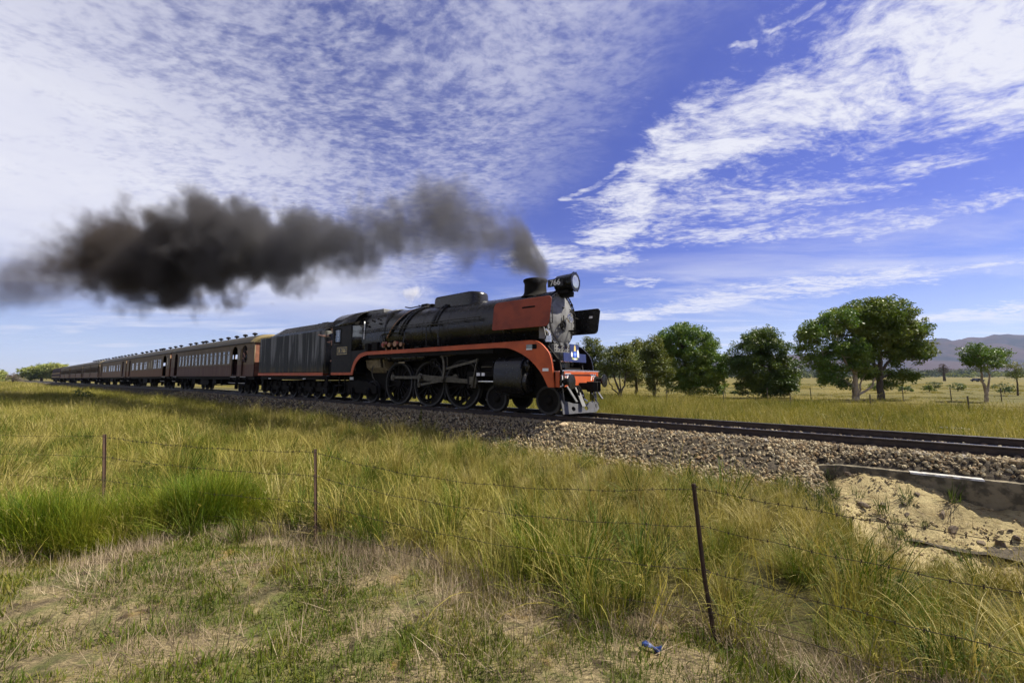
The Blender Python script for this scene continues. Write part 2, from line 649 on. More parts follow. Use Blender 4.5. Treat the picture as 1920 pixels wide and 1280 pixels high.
def gully(s, n):
    g = sstep(s, 0.05, 0.9)
    sl = np.clip(s, 0, 9)
    zz = np.interp(n, [3.8, 5.0, 6.5, 8.2, 9.0, 9.7, 10.3], [-.90, -1.12, -1.28, -1.30, -1.00, -.55, -.50])
    zz = zz - .22 * sstep(s, 1.3, 2.4) * sstep(n, 8.0, 9.6) - .06 * np.clip(sl - .5, 0, 4)
    return g * sstep(n, 3.6, 4.6), zz


def gz(x, y):
    x = np.asarray(x, float)
    y = np.asarray(y, float)
    s, n = sn(x, y)
    r = np.hypot(x, y)
    fd = front_dist(x, y)
    z = -0.86 + .05 * bumps(x, y, 3.1) * np.exp(-r / 60) + .10 * bumps(x, y, 23.0) * sstep(r, 10, 60)
    z = z + .14 * sstep(fd, -.2, .9)                        # the viewer's verge stands a little higher
    z = z + .02 * bumps(x, y, .7) * np.exp(-r / 12)
    corr = sstep(np.abs(n - NC), 4.6, 2.6)
    z = z * (1 - corr) + corr * -.80
    m, zz = gully(s, n)
    m = m * sstep(n, 10.6, 10.1)
    z = z * (1 - m) + m * (zz + .035 * bumps(x, y, .55) + .02 * bumps(x, y, .23))
    z = z - .0052 * np.clip(-s - 45, 0, 400)
    z = z - .6 * sstep(r, 60, 200) * sstep(n, 20, 60)
    return z


mesh_r = [0.0]
ang = np.concatenate([np.radians(np.linspace(-68, 68, 400)), np.radians(np.linspace(72, 288, 55))])
rr = [0.6]
while rr[-1] < 9000:
    rr.append(rr[-1] * (1.026 if rr[-1] < 14 else 1.05))
rr = np.array(rr)
A, RR = np.meshgrid(ang, rr)
gx, gy = RR * np.sin(A), RR * np.cos(A)
gx, gy = gx.ravel(), gy.ravel()
gzv = gz(gx, gy)
gs, gn = sn(gx, gy)
na, nr = len(ang), len(rr)
ii, jj = np.meshgrid(np.arange(nr - 1), np.arange(na), indexing='ij')
F = np.stack([ii * na + jj, (ii + 1) * na + jj, (ii + 1) * na + (jj + 1) % na, ii * na + (jj + 1) % na], -1).reshape(-1, 4)[:, ::-1]
gm, _ = gully(gs, gn)
clay = gm * sstep(gn, 7.3, 7.9) * sstep(gn, 10.5, 10.2) * sstep(gs, .15, .5)
frontz = sstep(front_dist(gx, gy), -.35, .15)
farz = sstep(gn, 24, 32)
V = np.stack([gx, gy, gzv], 1)
V = np.vstack([V, [[0, 0, gz(0, 0)]]])
attr = {k: ('FLOAT', 'POINT', np.append(v, v[0])) for k, v in (('clay', clay), ('verge', frontz), ('pasture', farz))}

gmat = bpy.data.materials.new('ground')
gmat.use_nodes = True
t = NT(gmat.node_tree)
pos = t.n('ShaderNodeTexCoord').outputs['Object']


def att(t, nm):
    return t.n('ShaderNodeAttribute', attribute_name=nm).outputs['Fac']


n1 = t.noise(pos, .9, 7, .62, .3)
n2 = t.noise(pos, 6, 7, .7, .4)
n3 = t.noise(t.mapping(pos, scale=(9, 34, 9), rot=(0, 0, R(-38))), 1.6, 6, .7, 1.6)
nP = t.noise(pos, .045, 6, .6, .2)
field = t.mix(t.ss(n1, .3, .7), (.085, .07, .025), (.12, .105, .035))
field = t.mix(t.ss(n2, .45, .75), field, (.05, .055, .018))
straw = t.mix(t.ss(n3, .30, .72), (.11, .085, .045), (.50, .40, .21))
straw = t.mix(t.ss(t.noise(pos, 2.1, 5, .6, .5), .55, .75), straw, (.34, .215, .060))
straw = t.mix(t.m('MULTIPLY', t.ss(t.noise(pos, 1.55, 6, .65, .9), .48, .62), .70), straw, (.085, .125, .018))
straw = t.mix(t.m('MULTIPLY', t.ss(t.noise(pos, .8, 6, .68, .6), .52, .64), .65), straw, (.085, .065, .045))
straw = t.mix(t.m('MULTIPLY', t.ss(n2, .54, .66), .8), straw, (.045, .030, .022))
past = t.mix(t.ss(nP, .35, .65), (.185, .145, .030), (.115, .105, .026))
past = t.mix(t.ss(t.noise(pos, .35, 8, .7, .4), .52, .74), past, (.062, .058, .016))
cl = t.mix(t.ss(t.noise(pos, 3.2, 8, .65, .3), .35, .7), (.56, .46, .235), (.38, .30, .145))
cl = t.mix(t.ss(t.noise(pos, 14, 6, .7, .6), .56, .70), cl, (.15, .11, .06))
cl = t.mix(t.ss(t.noise(t.mapping(pos, scale=(3, 3, 14)), 2.0, 6, .65, .4), .52, .66), cl, (.26, .19, .09))
cl = t.mix(t.m('MULTIPLY', t.ss(t.noise(pos, 1.2, 5, .6, .4), .52, .68), .55), cl, (.16, .13, .06))
jit = t.m('MULTIPLY', t.m('SUBTRACT', n2, .5), .9)
col = t.mix(t.ss(t.m('ADD', att(t, 'pasture'), jit), .3, .7), field, past)
col = t.mix(t.ss(t.m('ADD', att(t, 'verge'), jit), .3, .7), col, straw)
col = t.mix(t.ss(t.m('ADD', att(t, 'clay'), jit), .35, .6), col, cl)
hgt = t.m('ADD', t.m('ADD', t.m('MULTIPLY', n3, .6), t.noise(pos, 22, 5, .7, .3)), t.m('MULTIPLY', n2, 1.2))
bp = t.n('ShaderNodeBump', ins={'Strength': .9, 'Distance': .035, 'Height': hgt})
col = t.mix(1.0, col, (.70, .70, .70), 'MULTIPLY')
bs = t.n('ShaderNodeBsdfPrincipled', ins={'Base Color': col, 'Roughness': .95, 'Specular IOR Level': .15, 'Normal': bp.outputs[0]})
t.n('ShaderNodeOutputMaterial', ins={0: bs.outputs[0]})
ground = link_mesh('ground', np_mesh('ground', V, F, gmat, True, attr))
tag(ground, 'flat paddock of dry grass and bare clay reaching the horizon', kind='structure')
# close the small disc under the viewer
bmx = bmesh.new()
bmx.from_mesh(ground.data)
bmx.verts.ensure_lookup_table()
cv_ = bmx.verts[len(V) - 1]
for k in range(na):
    bmx.faces.new((bmx.verts[k], bmx.verts[(k + 1) % na], cv_))
bmx.to_mesh(ground.data)
bmx.free()

# ------------------------------------------------------------------ hills on the skyline
RIDGE = [(-900, 700), (400, 700), (900, 694), (1150, 684), (1300, 672), (1420, 666), (1500, 664), (1570, 662), (1650, 660), (1740, 648), (1790, 640), (1830, 633), (1866, 627), (1895, 628), (1920, 632), (2010, 628), (2200, 640), (2600, 650), (3400, 690)]
hx = np.linspace(-3500, 9000, 260)
HY = np.linspace(2300, 4600, 46)
RY = 3600
rx = np.array([(p[0] - 960) / 720 * RY for p in RIDGE])
rz = np.array([(704 - p[1]) / 720 * RY for p in RIDGE])
HX, HYY = np.meshgrid(hx, HY)
crest = np.interp(HX * RY / HYY, rx, rz)
prof = np.where(HYY < RY, sstep(HYY, 2300, RY) ** .85, 1 - .5 * sstep(HYY, RY, 4600))
spur = 1 + .26 * bumps(HX, HYY * .55, 900) * sstep(HYY, 2350, 2900) * sstep(HYY, 3600, 3300) + .05 * bumps(HX, HYY, 260)
HZ = crest * prof * spur - 3 + 5 * bumps(HX, HYY, 140) * prof
nH, mH = HX.shape
ii, jj = np.meshgrid(np.arange(nH - 1), np.arange(mH - 1), indexing='ij')
FH = np.stack([ii * mH + jj, ii * mH + jj + 1, (ii + 1) * mH + jj + 1, (ii + 1) * mH + jj], -1).reshape(-1, 4)
hm = bpy.data.materials.new('hill_grass_and_scrub')
hm.use_nodes = True
t = NT(hm.node_tree)
pos = t.n('ShaderNodeTexCoord').outputs['Object']
a = t.noise(pos, .0022, 7, .62, .4)
b = t.noise(pos, .010, 6, .7, .3)
c = t.mix(t.ss(a, .40, .60), (.058, .040, .040), (.026, .026, .032))
c = t.mix(t.ss(t.m('ADD', t.m('MULTIPLY', a, .5), t.m('MULTIPLY', b, .5)), .53, .60), c, (.014, .017, .019))
bs = t.n('ShaderNodeBsdfPrincipled', ins={'Base Color': c, 'Roughness': 1.0, 'Specular IOR Level': .0})
t.n('ShaderNodeOutputMaterial', ins={0: bs.outputs[0]})
hills = link_mesh('hills', np_mesh('hills', np.stack([HX, HYY, HZ], -1).reshape(-1, 3), FH, hm, True))
tag(hills, 'purple brown range of hills on the horizon', kind='structure')


# ------------------------------------------------------------------ scattering by instances
def scatter(name, P, rot, scl, idx, protos, label=None, kind='stuff', parent=None):
    """one object: a point set whose geometry nodes put a prototype mesh on every point"""
    col = bpy.data.collections.new(name + '_pieces')
    for i, me in enumerate(protos):
        o = bpy.data.objects.new('%s_piece_%02d' % (name, i), me)
        col.objects.link(o)
    me = np_mesh(name, P, np.zeros((0, 4)), None, False, {
        'irot': ('FLOAT_VECTOR', 'POINT', rot), 'iscl': ('FLOAT', 'POINT', scl), 'iidx': ('INT', 'POINT', idx)})
    ob = link_mesh(name, me, None, parent)
    ng = bpy.data.node_groups.new(name, 'GeometryNodeTree')
    ng.interface.new_socket('Geometry', in_out='INPUT', socket_type='NodeSocketGeometry')
    ng.interface.new_socket('Geometry', in_out='OUTPUT', socket_type='NodeSocketGeometry')
    nd = ng.nodes
    gi, go = nd.new('NodeGroupInput'), nd.new('NodeGroupOutput')
    ci = nd.new('GeometryNodeCollectionInfo')
    ci.inputs['Collection'].default_value = col
    ci.inputs['Separate Children'].default_value = True
    ci.inputs['Reset Children'].default_value = True
    ip = nd.new('GeometryNodeInstanceOnPoints')
    ip.inputs['Pick Instance'].default_value = True

    def na_(nm, ty):
        q = nd.new('GeometryNodeInputNamedAttribute')
        q.data_type = ty
        q.inputs['Name'].default_value = nm
        return q.outputs['Attribute']
    L = ng.links.new
    L(gi.outputs[0], ip.inputs['Points'])
    L(ci.outputs[0], ip.inputs['Instance'])
    L(na_('iidx', 'INT'), ip.inputs['Instance Index'])
    er = nd.new('FunctionNodeEulerToRotation')
    L(na_('irot', 'FLOAT_VECTOR'), er.inputs[0])
    L(er.outputs[0], ip.inputs['Rotation'])
    L(na_('iscl', 'FLOAT'), ip.inputs['Scale'])
    L(ip.outputs[0], go.inputs[0])
    md = ob.modifiers.new('scatter', 'NODES')
    md.node_group = ng
    if label: ob['label'] = label
    if kind: ob['kind'] = kind
    return ob


# ------------------------------------------------------------------ ballast
def ballast_z(s, n):
    z = np.interp(n, [8.45, 8.9, 9.4, 9.95, 10.2, 12.8, 13.05, 14.4], [-.90, -.70, -.47, -.24, -.19, -.19, -.24, -.85])
    m = sstep(s, 0.0, .7)
    zc = np.interp(n, [9.80, 9.86, 9.95, 10.2, 12.8, 13.05, 14.4], [-1.25, -.50, -.44, -.21, -.19, -.24, -.85])
    return z * (1 - m) + zc * m


ss_ = np.concatenate([np.arange(-420, -60, 6), np.arange(-60, -18, 1.0), np.arange(-18, 16, .16)])
nn_ = np.concatenate([np.linspace(8.45, 10.2, 26), np.linspace(10.4, 12.7, 14), np.linspace(12.8, 14.4, 12)])
S2, N2 = np.meshgrid(ss_, nn_, indexing='ij')
Z2 = ballast_z(S2, N2) + np.array([grade(v) for v in ss_])[:, None] + .02 * bumps(S2, N2, .33) + .012 * bumps(S2, N2, .14)
nb, mb_ = S2.shape
ii, jj = np.meshgrid(np.arange(nb - 1), np.arange(mb_ - 1), indexing='ij')
FB = np.stack([ii * mb_ + jj, (ii + 1) * mb_ + jj, (ii + 1) * mb_ + jj + 1, ii * mb_ + jj + 1], -1).reshape(-1, 4)
VB = np.stack([TV[0] * S2 + NV[0] * N2, TV[1] * S2 + NV[1] * N2, Z2], -1).reshape(-1, 3)
bm_ = mat('ballast_bed', (.075, .06, .04), (.022, .018, .013), rough=.95, scale=16, detail=8, lo=.4, hi=.62, bump=1.0, bscale=26, spec=.2, coords='Object')
ballast = link_mesh('track_ballast', np_mesh('track_ballast', VB, FB, bm_, True))
tag(ballast, 'raised bed of tan crushed stone under the railway track', kind='structure')

# crushed stones
m_st = bpy.data.materials.new('crushed_stone')
m_st.use_nodes = True
t = NT(m_st.node_tree)
oi = t.n('ShaderNodeObjectInfo').outputs['Random']
cr = t.n('ShaderNodeValToRGB', ins={0: oi})
e = cr.color_ramp.elements
e[0].position, e[0].color = 0, (.19, .15, .105, 1)
e[1].position, e[1].color = 1, (.62, .53, .36, 1)
for p_, c_ in ((.25, (.28, .22, .145, 1)), (.5, (.40, .335, .225, 1)), (.75, (.33, .22, .12, 1)), (.88, (.46, .41, .31, 1))):
    q = e.new(p_)
    q.color = c_
nz = t.noise(t.n('ShaderNodeTexCoord').outputs['Object'], 14, 5, .6)
c = t.mix(t.ss(nz, .4, .7), t.mix(1.0, cr.outputs[0], (.98, .97, .86), 'MULTIPLY'), (.06, .048, .035))
bs = t.n('ShaderNodeBsdfPrincipled', ins={'Base Color': c, 'Roughness': .9, 'Specular IOR Level': .2})
t.n('ShaderNodeOutputMaterial', ins={0: bs.outputs[0]})


def stone_mesh(name, seed, sub=1, m=m_st, flat=.6):
    r_ = np.random.default_rng(seed)
    bm = bmesh.new()
    bmesh.ops.create_icosphere(bm, subdivisions=sub, radius=.5)
    ax = r_.uniform(.65, 1.15, 3) * np.array([1.15, .9, flat + .15])
    cuts = [(Vector(r_.normal(size=3)).normalized(), r_.uniform(.24, .40)) for _ in range(7)]
    for v in bm.verts:
        for d, k in cuts:
            q = v.co.dot(d) - k
            if q > 0:
                v.co -= d * q
        v.co *= 1 + r_.uniform(-.07, .07)
        v.co.x *= ax[0]; v.co.y *= ax[1]; v.co.z *= ax[2]
    me = bpy.data.meshes.new(name)
    bm.to_mesh(me)
    bm.free()
    me.materials.append(m)
    return me


STONES = [stone_mesh('stone', 40 + i) for i in range(8)]


def stone_points(N, s0, s1, n0, n1):
    s = rng.uniform(s0, s1, N)
    n = rng.uniform(n0, n1, N)
    return s, n


parts_s, parts_n, parts_k = [], [], []
for (N, s0, s1, n0, n1, k0, k1) in ((11000, -3, 9.5, 9.0, 13.9, .05, .095), (8500, -9.5, -3, 8.75, 13.9, .05, .09), (9000, -20, -9.5, 8.7, 13.9, .06, .10),
                                    (5000, -45, -20, 8.7, 14.0, .08, .14), (2600, -.6, 9, 9.95, 10.66, .05, .09), (900, -.4, .55, 8.5, 9.95, .05, .09), (1500, -3, 0.6, 8.3, 9.0, .05, .09), (4200, -45, -3, 8.35, 8.85, .06, .11)):
    s, n = stone_points(N, s0, s1, n0, n1)
    parts_s.append(s); parts_n.append(n); parts_k.append(rng.uniform(k0, k1, N) * rng.choice([1, 1, 1, 1.35], N))
S3, N3, K3 = map(np.concatenate, (parts_s, parts_n, parts_k))
ok = ~((N3 < 9.97) & (S3 > 0.50))
ok &= ~((np.abs(np.abs(N3 - NC) - .75) < .085))
S3, N3, K3 = S3[ok], N3[ok], K3[ok]
Z3 = ballast_z(S3, N3) + .012 + np.array([grade(v) for v in S3]) + rng.uniform(-.01, .022, len(S3))
P3 = np.stack([TV[0] * S3 + NV[0] * N3, TV[1] * S3 + NV[1] * N3, Z3], 1)
R3 = rng.uniform(0, 6.28, (len(S3), 3))
I3 = rng.integers(0, 8, len(S3))
# the 300 stones that show largest are objects of their own
dist = np.hypot(P3[:, 0], P3[:, 1])
uu = P3[:, 0] / P3[:, 1]
show = K3 / dist * np.where((np.abs(uu) < 1.30) & (N3 < 10.6) & (S3 > -4), 1, .0)
big_i = np.argsort(-show)[:300]
rest = np.ones(len(S3), bool)
rest[big_i] = False
for i in big_i:
    o = bpy.data.objects.new('stone', STONES[I3[i]])
    C.objects.link(o)
    o.location, o.rotation_euler, o.scale = P3[i], R3[i], (K3[i],) * 3
    o.parent = ballast
scatter('crushed_stone', P3[rest], R3[rest], K3[rest], I3[rest], STONES, 'loose crushed stone covering the track bed', 'stuff', ballast)

# ------------------------------------------------------------------ rails and sleepers
m_rail = mat('rail_steel', (.045, .032, .026), (.022, .017, .016), rough=.55, metal=.35, scale=5, spec=.4)
m_head = mat('rail_running_surface', (.28, .28, .30), (.18, .18, .20), rough=.28, metal=1.0, scale=9)
m_slp = mat('concrete_sleeper', (.20, .18, .15), (.12, .10, .085), rough=.9, scale=7, bump=.3)
m_clip = mat('rail_clip', (.16, .12, .085), (.09, .065, .05), rough=.7, scale=8)
track = empty('railway_track', W(0, NC, 0), ROT)
track['org'] = (0, 0, 0)
tag(track, 'single line of dark steel rails on sleepers', kind='structure')
RAILP = [(-.07, -.165), (.07, -.165), (.07, -.150), (.012, -.130), (.012, -.045), (.036, -.032), (.036, -.004), (.030, 0), (-.030, 0), (-.036, -.004), (-.036, -.032), (-.012, -.045), (-.012, -.130), (-.07, -.150)]
for yy in (-.75, .75):
    b = MB()
    xs = [-420, -300, -200, -120, -80, -45, -20, 0, 16]
    vs, fs = [], []
    for x in xs:
        vs += [(x, yy + p, q + grade(x)) for p, q in RAILP]
    k = len(RAILP)
    for i in range(len(xs) - 1):
        for j in range(k):
            fs.append((i * k + j, i * k + (j + 1) % k, (i + 1) * k + (j + 1) % k, (i + 1) * k + j))
    b.add(vs, fs)
    rail = b.build('rail', m_rail, track, smooth=False)
    rail['org'] = (0, 0, 0)
    b = MB()
    b.add([(x, yy + p, grade(x) + .002) for x in xs for p in (-.026, .026)], [(2 * i, 2 * i + 1, 2 * i + 3, 2 * i + 2) for i in range(len(xs) - 1)])
    b.build('running_surface', m_head, rail, smooth=False)
sl = MB().box(-.12, .12, -1.25, 1.25, -.36, -.172)
slp = sl.build('sleeper', m_slp, track, bev=.015)
cp = MB()
cp.box(-.035, .035, -.022, .022, -.172, -.145).tube([(-.035, .0, -.14), (0, .022, -.13), (.035, 0, -.14)], .009, 6)
clip = cp.build('rail_clip', m_clip, slp)
sx = np.arange(-44, 15, .61)
for i, x in enumerate(sx):
    o = slp if i == 0 else slp.copy()
    if i:
        C.objects.link(o)
        o.parent = track
    o.location = (x, 0, 0)
    for j, yy in enumerate((-.84, -.66, .66, .84)):
        if x < -8 and i:
            break
        c_ = clip if (i == 0 and j == 0) else clip.copy()
        if not (i == 0 and j == 0):
            C.objects.link(c_)
            c_.parent = o
        c_.location = (0, yy, 0)
slp.location = (sx[0], 0, 0)

# ------------------------------------------------------------------ culvert headwall beside the track
m_conc = mat('weathered_concrete', (.17, .14, .085), (.060, .050, .030), rough=.95, scale=5.5, detail=9, lo=.40, hi=.58, bump=1.0, bscale=14)
m_white = mat('white_paint_worn', (.44, .43, .40), (.17, .15, .11), rough=.9, scale=9, lo=.42, hi=.62)
hw = empty('culvert_headwall', W(1.5, 9.85, -.9), ROT)
hw['org'] = (1.5, 9.85 - NC, -.9)
tag(hw, 'low curved concrete culvert wall with a white strip along its top edge', 'wall')
path = spline([(.02, 9.66), (.12, 9.72), (.32, 9.80), (.8, 9.87), (1.3, 9.88), (1.8, 9.88), (2.3, 9.88), (2.8, 9.88), (3.3, 9.88), (4, 9.88), (6, 9.88), (9, 9.88)], 5)
b = MB()
vs, fs = [], []
for i, (s, n) in enumerate(path):
    top = -.455 - .10 * max(0, .5 - s)
    j = .012 * math.sin(i * 2.1)
    for dn, z in ((-.11, -1.5), (-.10 + rng.normal(0, .02), -1.15), (-.10 + rng.normal(0, .02), -.95), (-.10 + rng.normal(0, .02), -.78), (-.09 + rng.normal(0, .015), -.62), (-.09 + j, top - .03), (-.075 + j, top), (.09, top + .004), (.11, -1.5)):
        vs.append((s, n - NC + dn, z))
for i in range(len(path) - 1):
    for j in range(8):
        fs.append((i * 9 + j, (i + 1) * 9 + j, (i + 1) * 9 + j + 1, i * 9 + j + 1))
b.add(vs, fs)
b.build('wall', m_conc, hw)
b = MB()
pw = [(1.50, 9.88), (1.78, 9.88), (2.05, 9.88), (2.36, 9.88)]
b.add([(s, n - NC + d, z) for s, n in pw for d, z in ((-.098, -.475), (-.082, -.447), (.04, -.4445))],
      [(i * 3 + j, i * 3 + 3 + j, i * 3 + 4 + j, i * 3 + 1 + j) for i in range(3) for j in range(2)])
b.build('painted_strip', m_white, hw)

# pale boulder on the shoulder and rocks on the clay
m_rock = mat('dark_rock', (.10, .075, .05), (.20, .15, .10), rough=.95, scale=6, bump=.6)
m_pale = mat('pale_rock', (.55, .42, .25), (.38, .28, .16), rough=.95, scale=5, bump=.5)
o = bpy.data.objects.new('boulder', stone_mesh('boulder', 5, 2, m_pale, .8))
C.objects.link(o)
p = W(-5.55, 9.98, 0)
o.location = (p.x, p.y, -.17)
o.scale = (.26, .22, .22)
o.rotation_euler = (.2, .1, .6)
tag(o, 'pale yellow boulder lying on the ballast near the front of the engine', 'rock')
ROCKM = [stone_mesh('rock', 70 + i, 2, m_rock, .7) for i in range(4)]
ORD = 'first second third fourth fifth sixth seventh eighth ninth tenth eleventh twelfth thirteenth fourteenth fifteenth sixteenth seventeenth'.split()
for i, (px, py, sz) in enumerate(sorted([(1617, 947, .17), (1655, 948, .13), (1694, 945, .12), (1767, 968, .17), (1700, 968, .11), (1740, 962, .10), (1652, 975, .10), (1787, 999, .2), (1720, 928, .11),
                                  (1590, 893, .13), (1668, 990, .09), (1876, 1026, .2), (1905, 1016, .15), (1840, 1022, .16), (1895, 1010, .08), (1560, 928, .08), (1630, 930, .06)])):
    q = ray_at(px, py, z=-.9)
    d = q - Vector((0, 0, CAM_H))
    tt = 1.0
    for _ in range(25):                      # walk the sight line down to the bank to find where the rock lies
        p = Vector((0, 0, CAM_H)) + d * tt
        tt *= 1 + .5 * (float(gz(p.x, p.y)) - p.z) / d.z
    o = bpy.data.objects.new('rock', ROCKM[i % 4])
    C.objects.link(o)
    o.location = (p.x, p.y, float(gz(p.x, p.y)) + sz * .12)
    o.scale = (sz * rng.uniform(.9, 1.4), sz, sz * .8)
    o.rotation_euler = tuple(rng.uniform(0, 1.0, 3) * (1, 1, 6))
    tag(o, '%s brown rock from the left on the bare clay bank' % ORD[i], 'rock', 'rocks on the clay bank')

# pebbles and clods over the clay
x_, y_ = rng.uniform(4.2, 9.5, 9000), rng.uniform(3.6, 8.2, 9000)
s_, n_ = sn(x_, y_)
k_ = (s_ > .35) & (n_ > 7.6) & (n_ < 9.75) & (bumps(x_, y_, .5) > -.35)
x_, y_ = x_[k_], y_[k_]
m_clod = mat('clay_clod', (.36, .28, .145), (.16, .12, .065), rough=.95, scale=4)
CLODS = [stone_mesh('clod', 90 + i, 1, m_clod, .7) for i in range(4)]
scatter('clay_pebbles', np.stack([x_, y_, gz(x_, y_) + .002], 1), rng.uniform(0, 6.28, (len(x_), 3)), rng.uniform(.012, .05, len(x_)) * rng.choice([1, 1, 1, 1.5], len(x_)), rng.integers(0, 4, len(x_)), CLODS, 'small pebbles and clods strewn over the clay bank')

# ------------------------------------------------------------------ paint for the train
m_blk = mat('black_engine_paint', (.007, .007, .008), (.016, .015, .014), rough=.27, scale=2.6, detail=8, spec=.36, rvar=.22)
m_blk2 = mat('sooty_black_iron', (.0065, .006, .0055), (.014, .012, .010), rough=.78, scale=6, spec=.12)
m_grey = mat('graphite_smokebox', (.17, .17, .165), (.085, .083, .08), rough=.62, scale=3.5, detail=8, metal=.15)
m_dull = mat('dull_black_paint', (.009, .009, .009), (.020, .018, .016), rough=.62, scale=3, detail=8, spec=.18)
m_red = mat('orange_red_paint', (.45, .080, .015), (.31, .052, .012), rough=.50, scale=1.8, detail=7, spec=.35)
m_redd = mat('faded_red_deflector', (.27, .052, .022), (.15, .030, .018), rough=.58, scale=1.6, detail=8, lo=.3, hi=.75, spec=.3)
m_steel = mat('oily_motion_steel', (.088, .078, .055), (.038, .033, .024), rough=.52, metal=.45, scale=8)
m_bright = mat('bright_steel', (.62, .62, .60), (.45, .44, .42), rough=.25, metal=.9, scale=8)
m_ash = mat('ashpan_dust', (.25, .20, .11), (.13, .10, .06), rough=.95, scale=4)
m_wht = mat('white_enamel', (.78, .78, .76), (.62, .62, .60), rough=.6, scale=12)
m_brass = mat('tarnished_brass', (.52, .40, .16), (.34, .26, .11), rough=.42, metal=.7, scale=10)
m_copper = mat('copper_pipe', (.34, .18, .09), (.17, .10, .06), rough=.45, metal=.7, scale=10)
m_valve = mat('red_valve', (.28, .05, .03), (.15, .03, .02), rough=.6, scale=10)
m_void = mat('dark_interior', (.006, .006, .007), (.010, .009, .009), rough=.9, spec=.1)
m_navy = mat('navy_sign', (.018, .030, .115), (.014, .022, .085), rough=.45, scale=6)
m_pilot = mat('grey_pilot_plate', (.080, .080, .084), (.038, .038, .040), rough=.6, scale=5, metal=.1)
m_glass = bpy.data.materials.new('window_glass')
m_glass.use_nodes = True
t = NT(m_glass.node_tree)
fr_ = t.n('ShaderNodeFresnel', ins={'IOR': 1.5})
tr_ = t.n('ShaderNodeBsdfTransparent', ins={0: (.70, .72, .70)})
gl_ = t.n('ShaderNodeBsdfGlossy', ins={'Color': (.9, .9, .9), 'Roughness': .03})
t.n('ShaderNodeOutputMaterial', ins={0: t.n('ShaderNodeMixShader', ins={0: t.m('ADD', .06, t.m('MULTIPLY', fr_.outputs[0], .9), clamp=True), 1: tr_.outputs[0], 2: gl_.outputs[0]}).outputs[0]})
m_lens = mat('headlamp_glass', (.55, .56, .52), (.40, .42, .40), rough=.10, scale=3, metal=.7, spec=.8)


def rolling(name, s0, s1, label, cat, group=None):
    """an Empty on the rails below a vehicle; parts are written in (s, across, up) of the line"""
    sm = (s0 + s1) / 2
    gr = (grade(s1) - grade(s0)) / (s1 - s0)
    e_ = empty(name, W(sm, NC, grade(sm)), ROT)
    e_.rotation_euler = (0, -math.atan(gr), ROT)
    e_['org'] = (sm, 0, 0)
    return tag(e_, label, cat, group)


loco = rolling('steam_locomotive', -19.0, -5.2, 'black steam locomotive with red smoke deflectors and red running board stripe', 'locomotive')
ZB = 3.15          # boiler axis
YS = -1.45         # near side of the body

# boiler, firebox, smokebox
b = MB().lathe([(-15.0, .2), (-15.0, 1.17), (-14.6, 1.17), (-12.6, 1.10), (-9.6, 1.02), (-8.55, 1.0), (-8.5, .2)], (0, 0, ZB), 'x', 56)
boiler = b.build('boiler', m_blk, loco, ang=50)
b = MB()
for x in (-13.75, -12.35, -10.9, -9.55):
    r_ = np.interp(x, [-14.6, -12.6, -9.6, -8.5], [1.17, 1.10, 1.02, 1.0])
    b.lathe([(x - .03, r_ - .02), (x - .03, r_ + .008), (x + .03, r_ + .008), (x + .03, r_ - .02)], (0, 0, ZB), 'x', 48, cap=False)
b.build('boiler_band', m_blk, boiler)
fb = []
for a in np.linspace(0, math.pi, 25):
    c_, s_ = math.cos(a), math.sin(a)
    fb.append((1.20 * math.copysign(abs(c_) ** .72, c_), 3.02 + 1.34 * abs(s_) ** .80))
fb = fb + [(-1.17, 2.6), (-1.02, 1.95), (1.02, 1.95), (1.17, 2.6)]
b = MB().prism(fb, -16.95, -14.75, 'yz')
firebox = b.build('firebox', m_blk, loco, bev=.03, ang=40)
b = MB()
for x, z in ((-16.2, 3.75), (-15.75, 3.80), (-15.3, 3.84), (-16.45, 3.45), (-15.95, 3.52), (-15.1, 3.60)):
    b.lathe([(-.03, .045), (.03, .045)], (x, -1.16 + (.03 if z > 3.7 else -.02), z), 'y', 10)
b.build('washout_plug', m_void, firebox)
b = MB()
for x in np.arange(-16.8, -14.85, .17):
    for z in np.arange(2.75, 3.75, .17):
        b.ball((x, -1.185 + max(0, z - 3.3) * .12, z), .014, 6, 4)
o = b.build('stay_bolt', m_blk, firebox)
o['kind'] = 'stuff'
b = MB().lathe([(-8.62, .3), (-8.62, 1.01), (-6.52, 1.01), (-6.47, .99), (-6.45, .94), (-6.45, .3)], (0, 0, ZB), 'x', 56)
smokebox = b.build('smokebox', m_blk, loco, ang=40)
b = MB().lathe([(-6.46, .95), (-6.432, .95), (-6.428, .93), (-6.428, .2)], (0, 0, ZB), 'x', 48)
ring = b.build('smokebox_ring', m_grey, smokebox)
b = MB()
for k in range(28):
    a = 2 * math.pi * k / 28
    b.lathe([(0, .022), (.03, .022), (.035, .012)], (-6.43, .90 * math.cos(a), ZB + .90 * math.sin(a)), 'x', 6)
b.build('ring_bolt', m_blk2, smokebox)
# smokebox door and its furniture
prof = [(-6.43, .80), (-6.395, .80), (-6.375, .76)] + [(-6.375 + .11 * (1 - (r_ / .76) ** 2), r_) for r_ in np.linspace(.72, .02, 9)]
door = MB().lathe(prof, (0, 0, ZB), 'x', 48).build('smokebox_door', m_grey, loco, ang=30)
b = MB()
for z in (.38, -.38):
    b.bar((-6.30, -.15, ZB + z), (-6.37, .80, ZB + z), .03, .075)
    b.tube([(-6.38, .80, ZB + z - .09), (-6.38, .80, ZB + z + .09)], .04, 8)
b.tube([(-6.29, .35, ZB + .30), (-6.26, .35, ZB + .30), (-6.24, .62, ZB + .26), (-6.25, .66, ZB - .45)], .022, 8)
b.tube([(-6.28, -.20, ZB - .28), (-6.22, -.20, ZB - .28), (-6.22, -.20, ZB + .12)], .02, 8)
b.bar((-6.30, .28, ZB - .36), (-5.98, .42, ZB - .36), .05, .05)
b.build('hinge_strap', m_blk2, door)
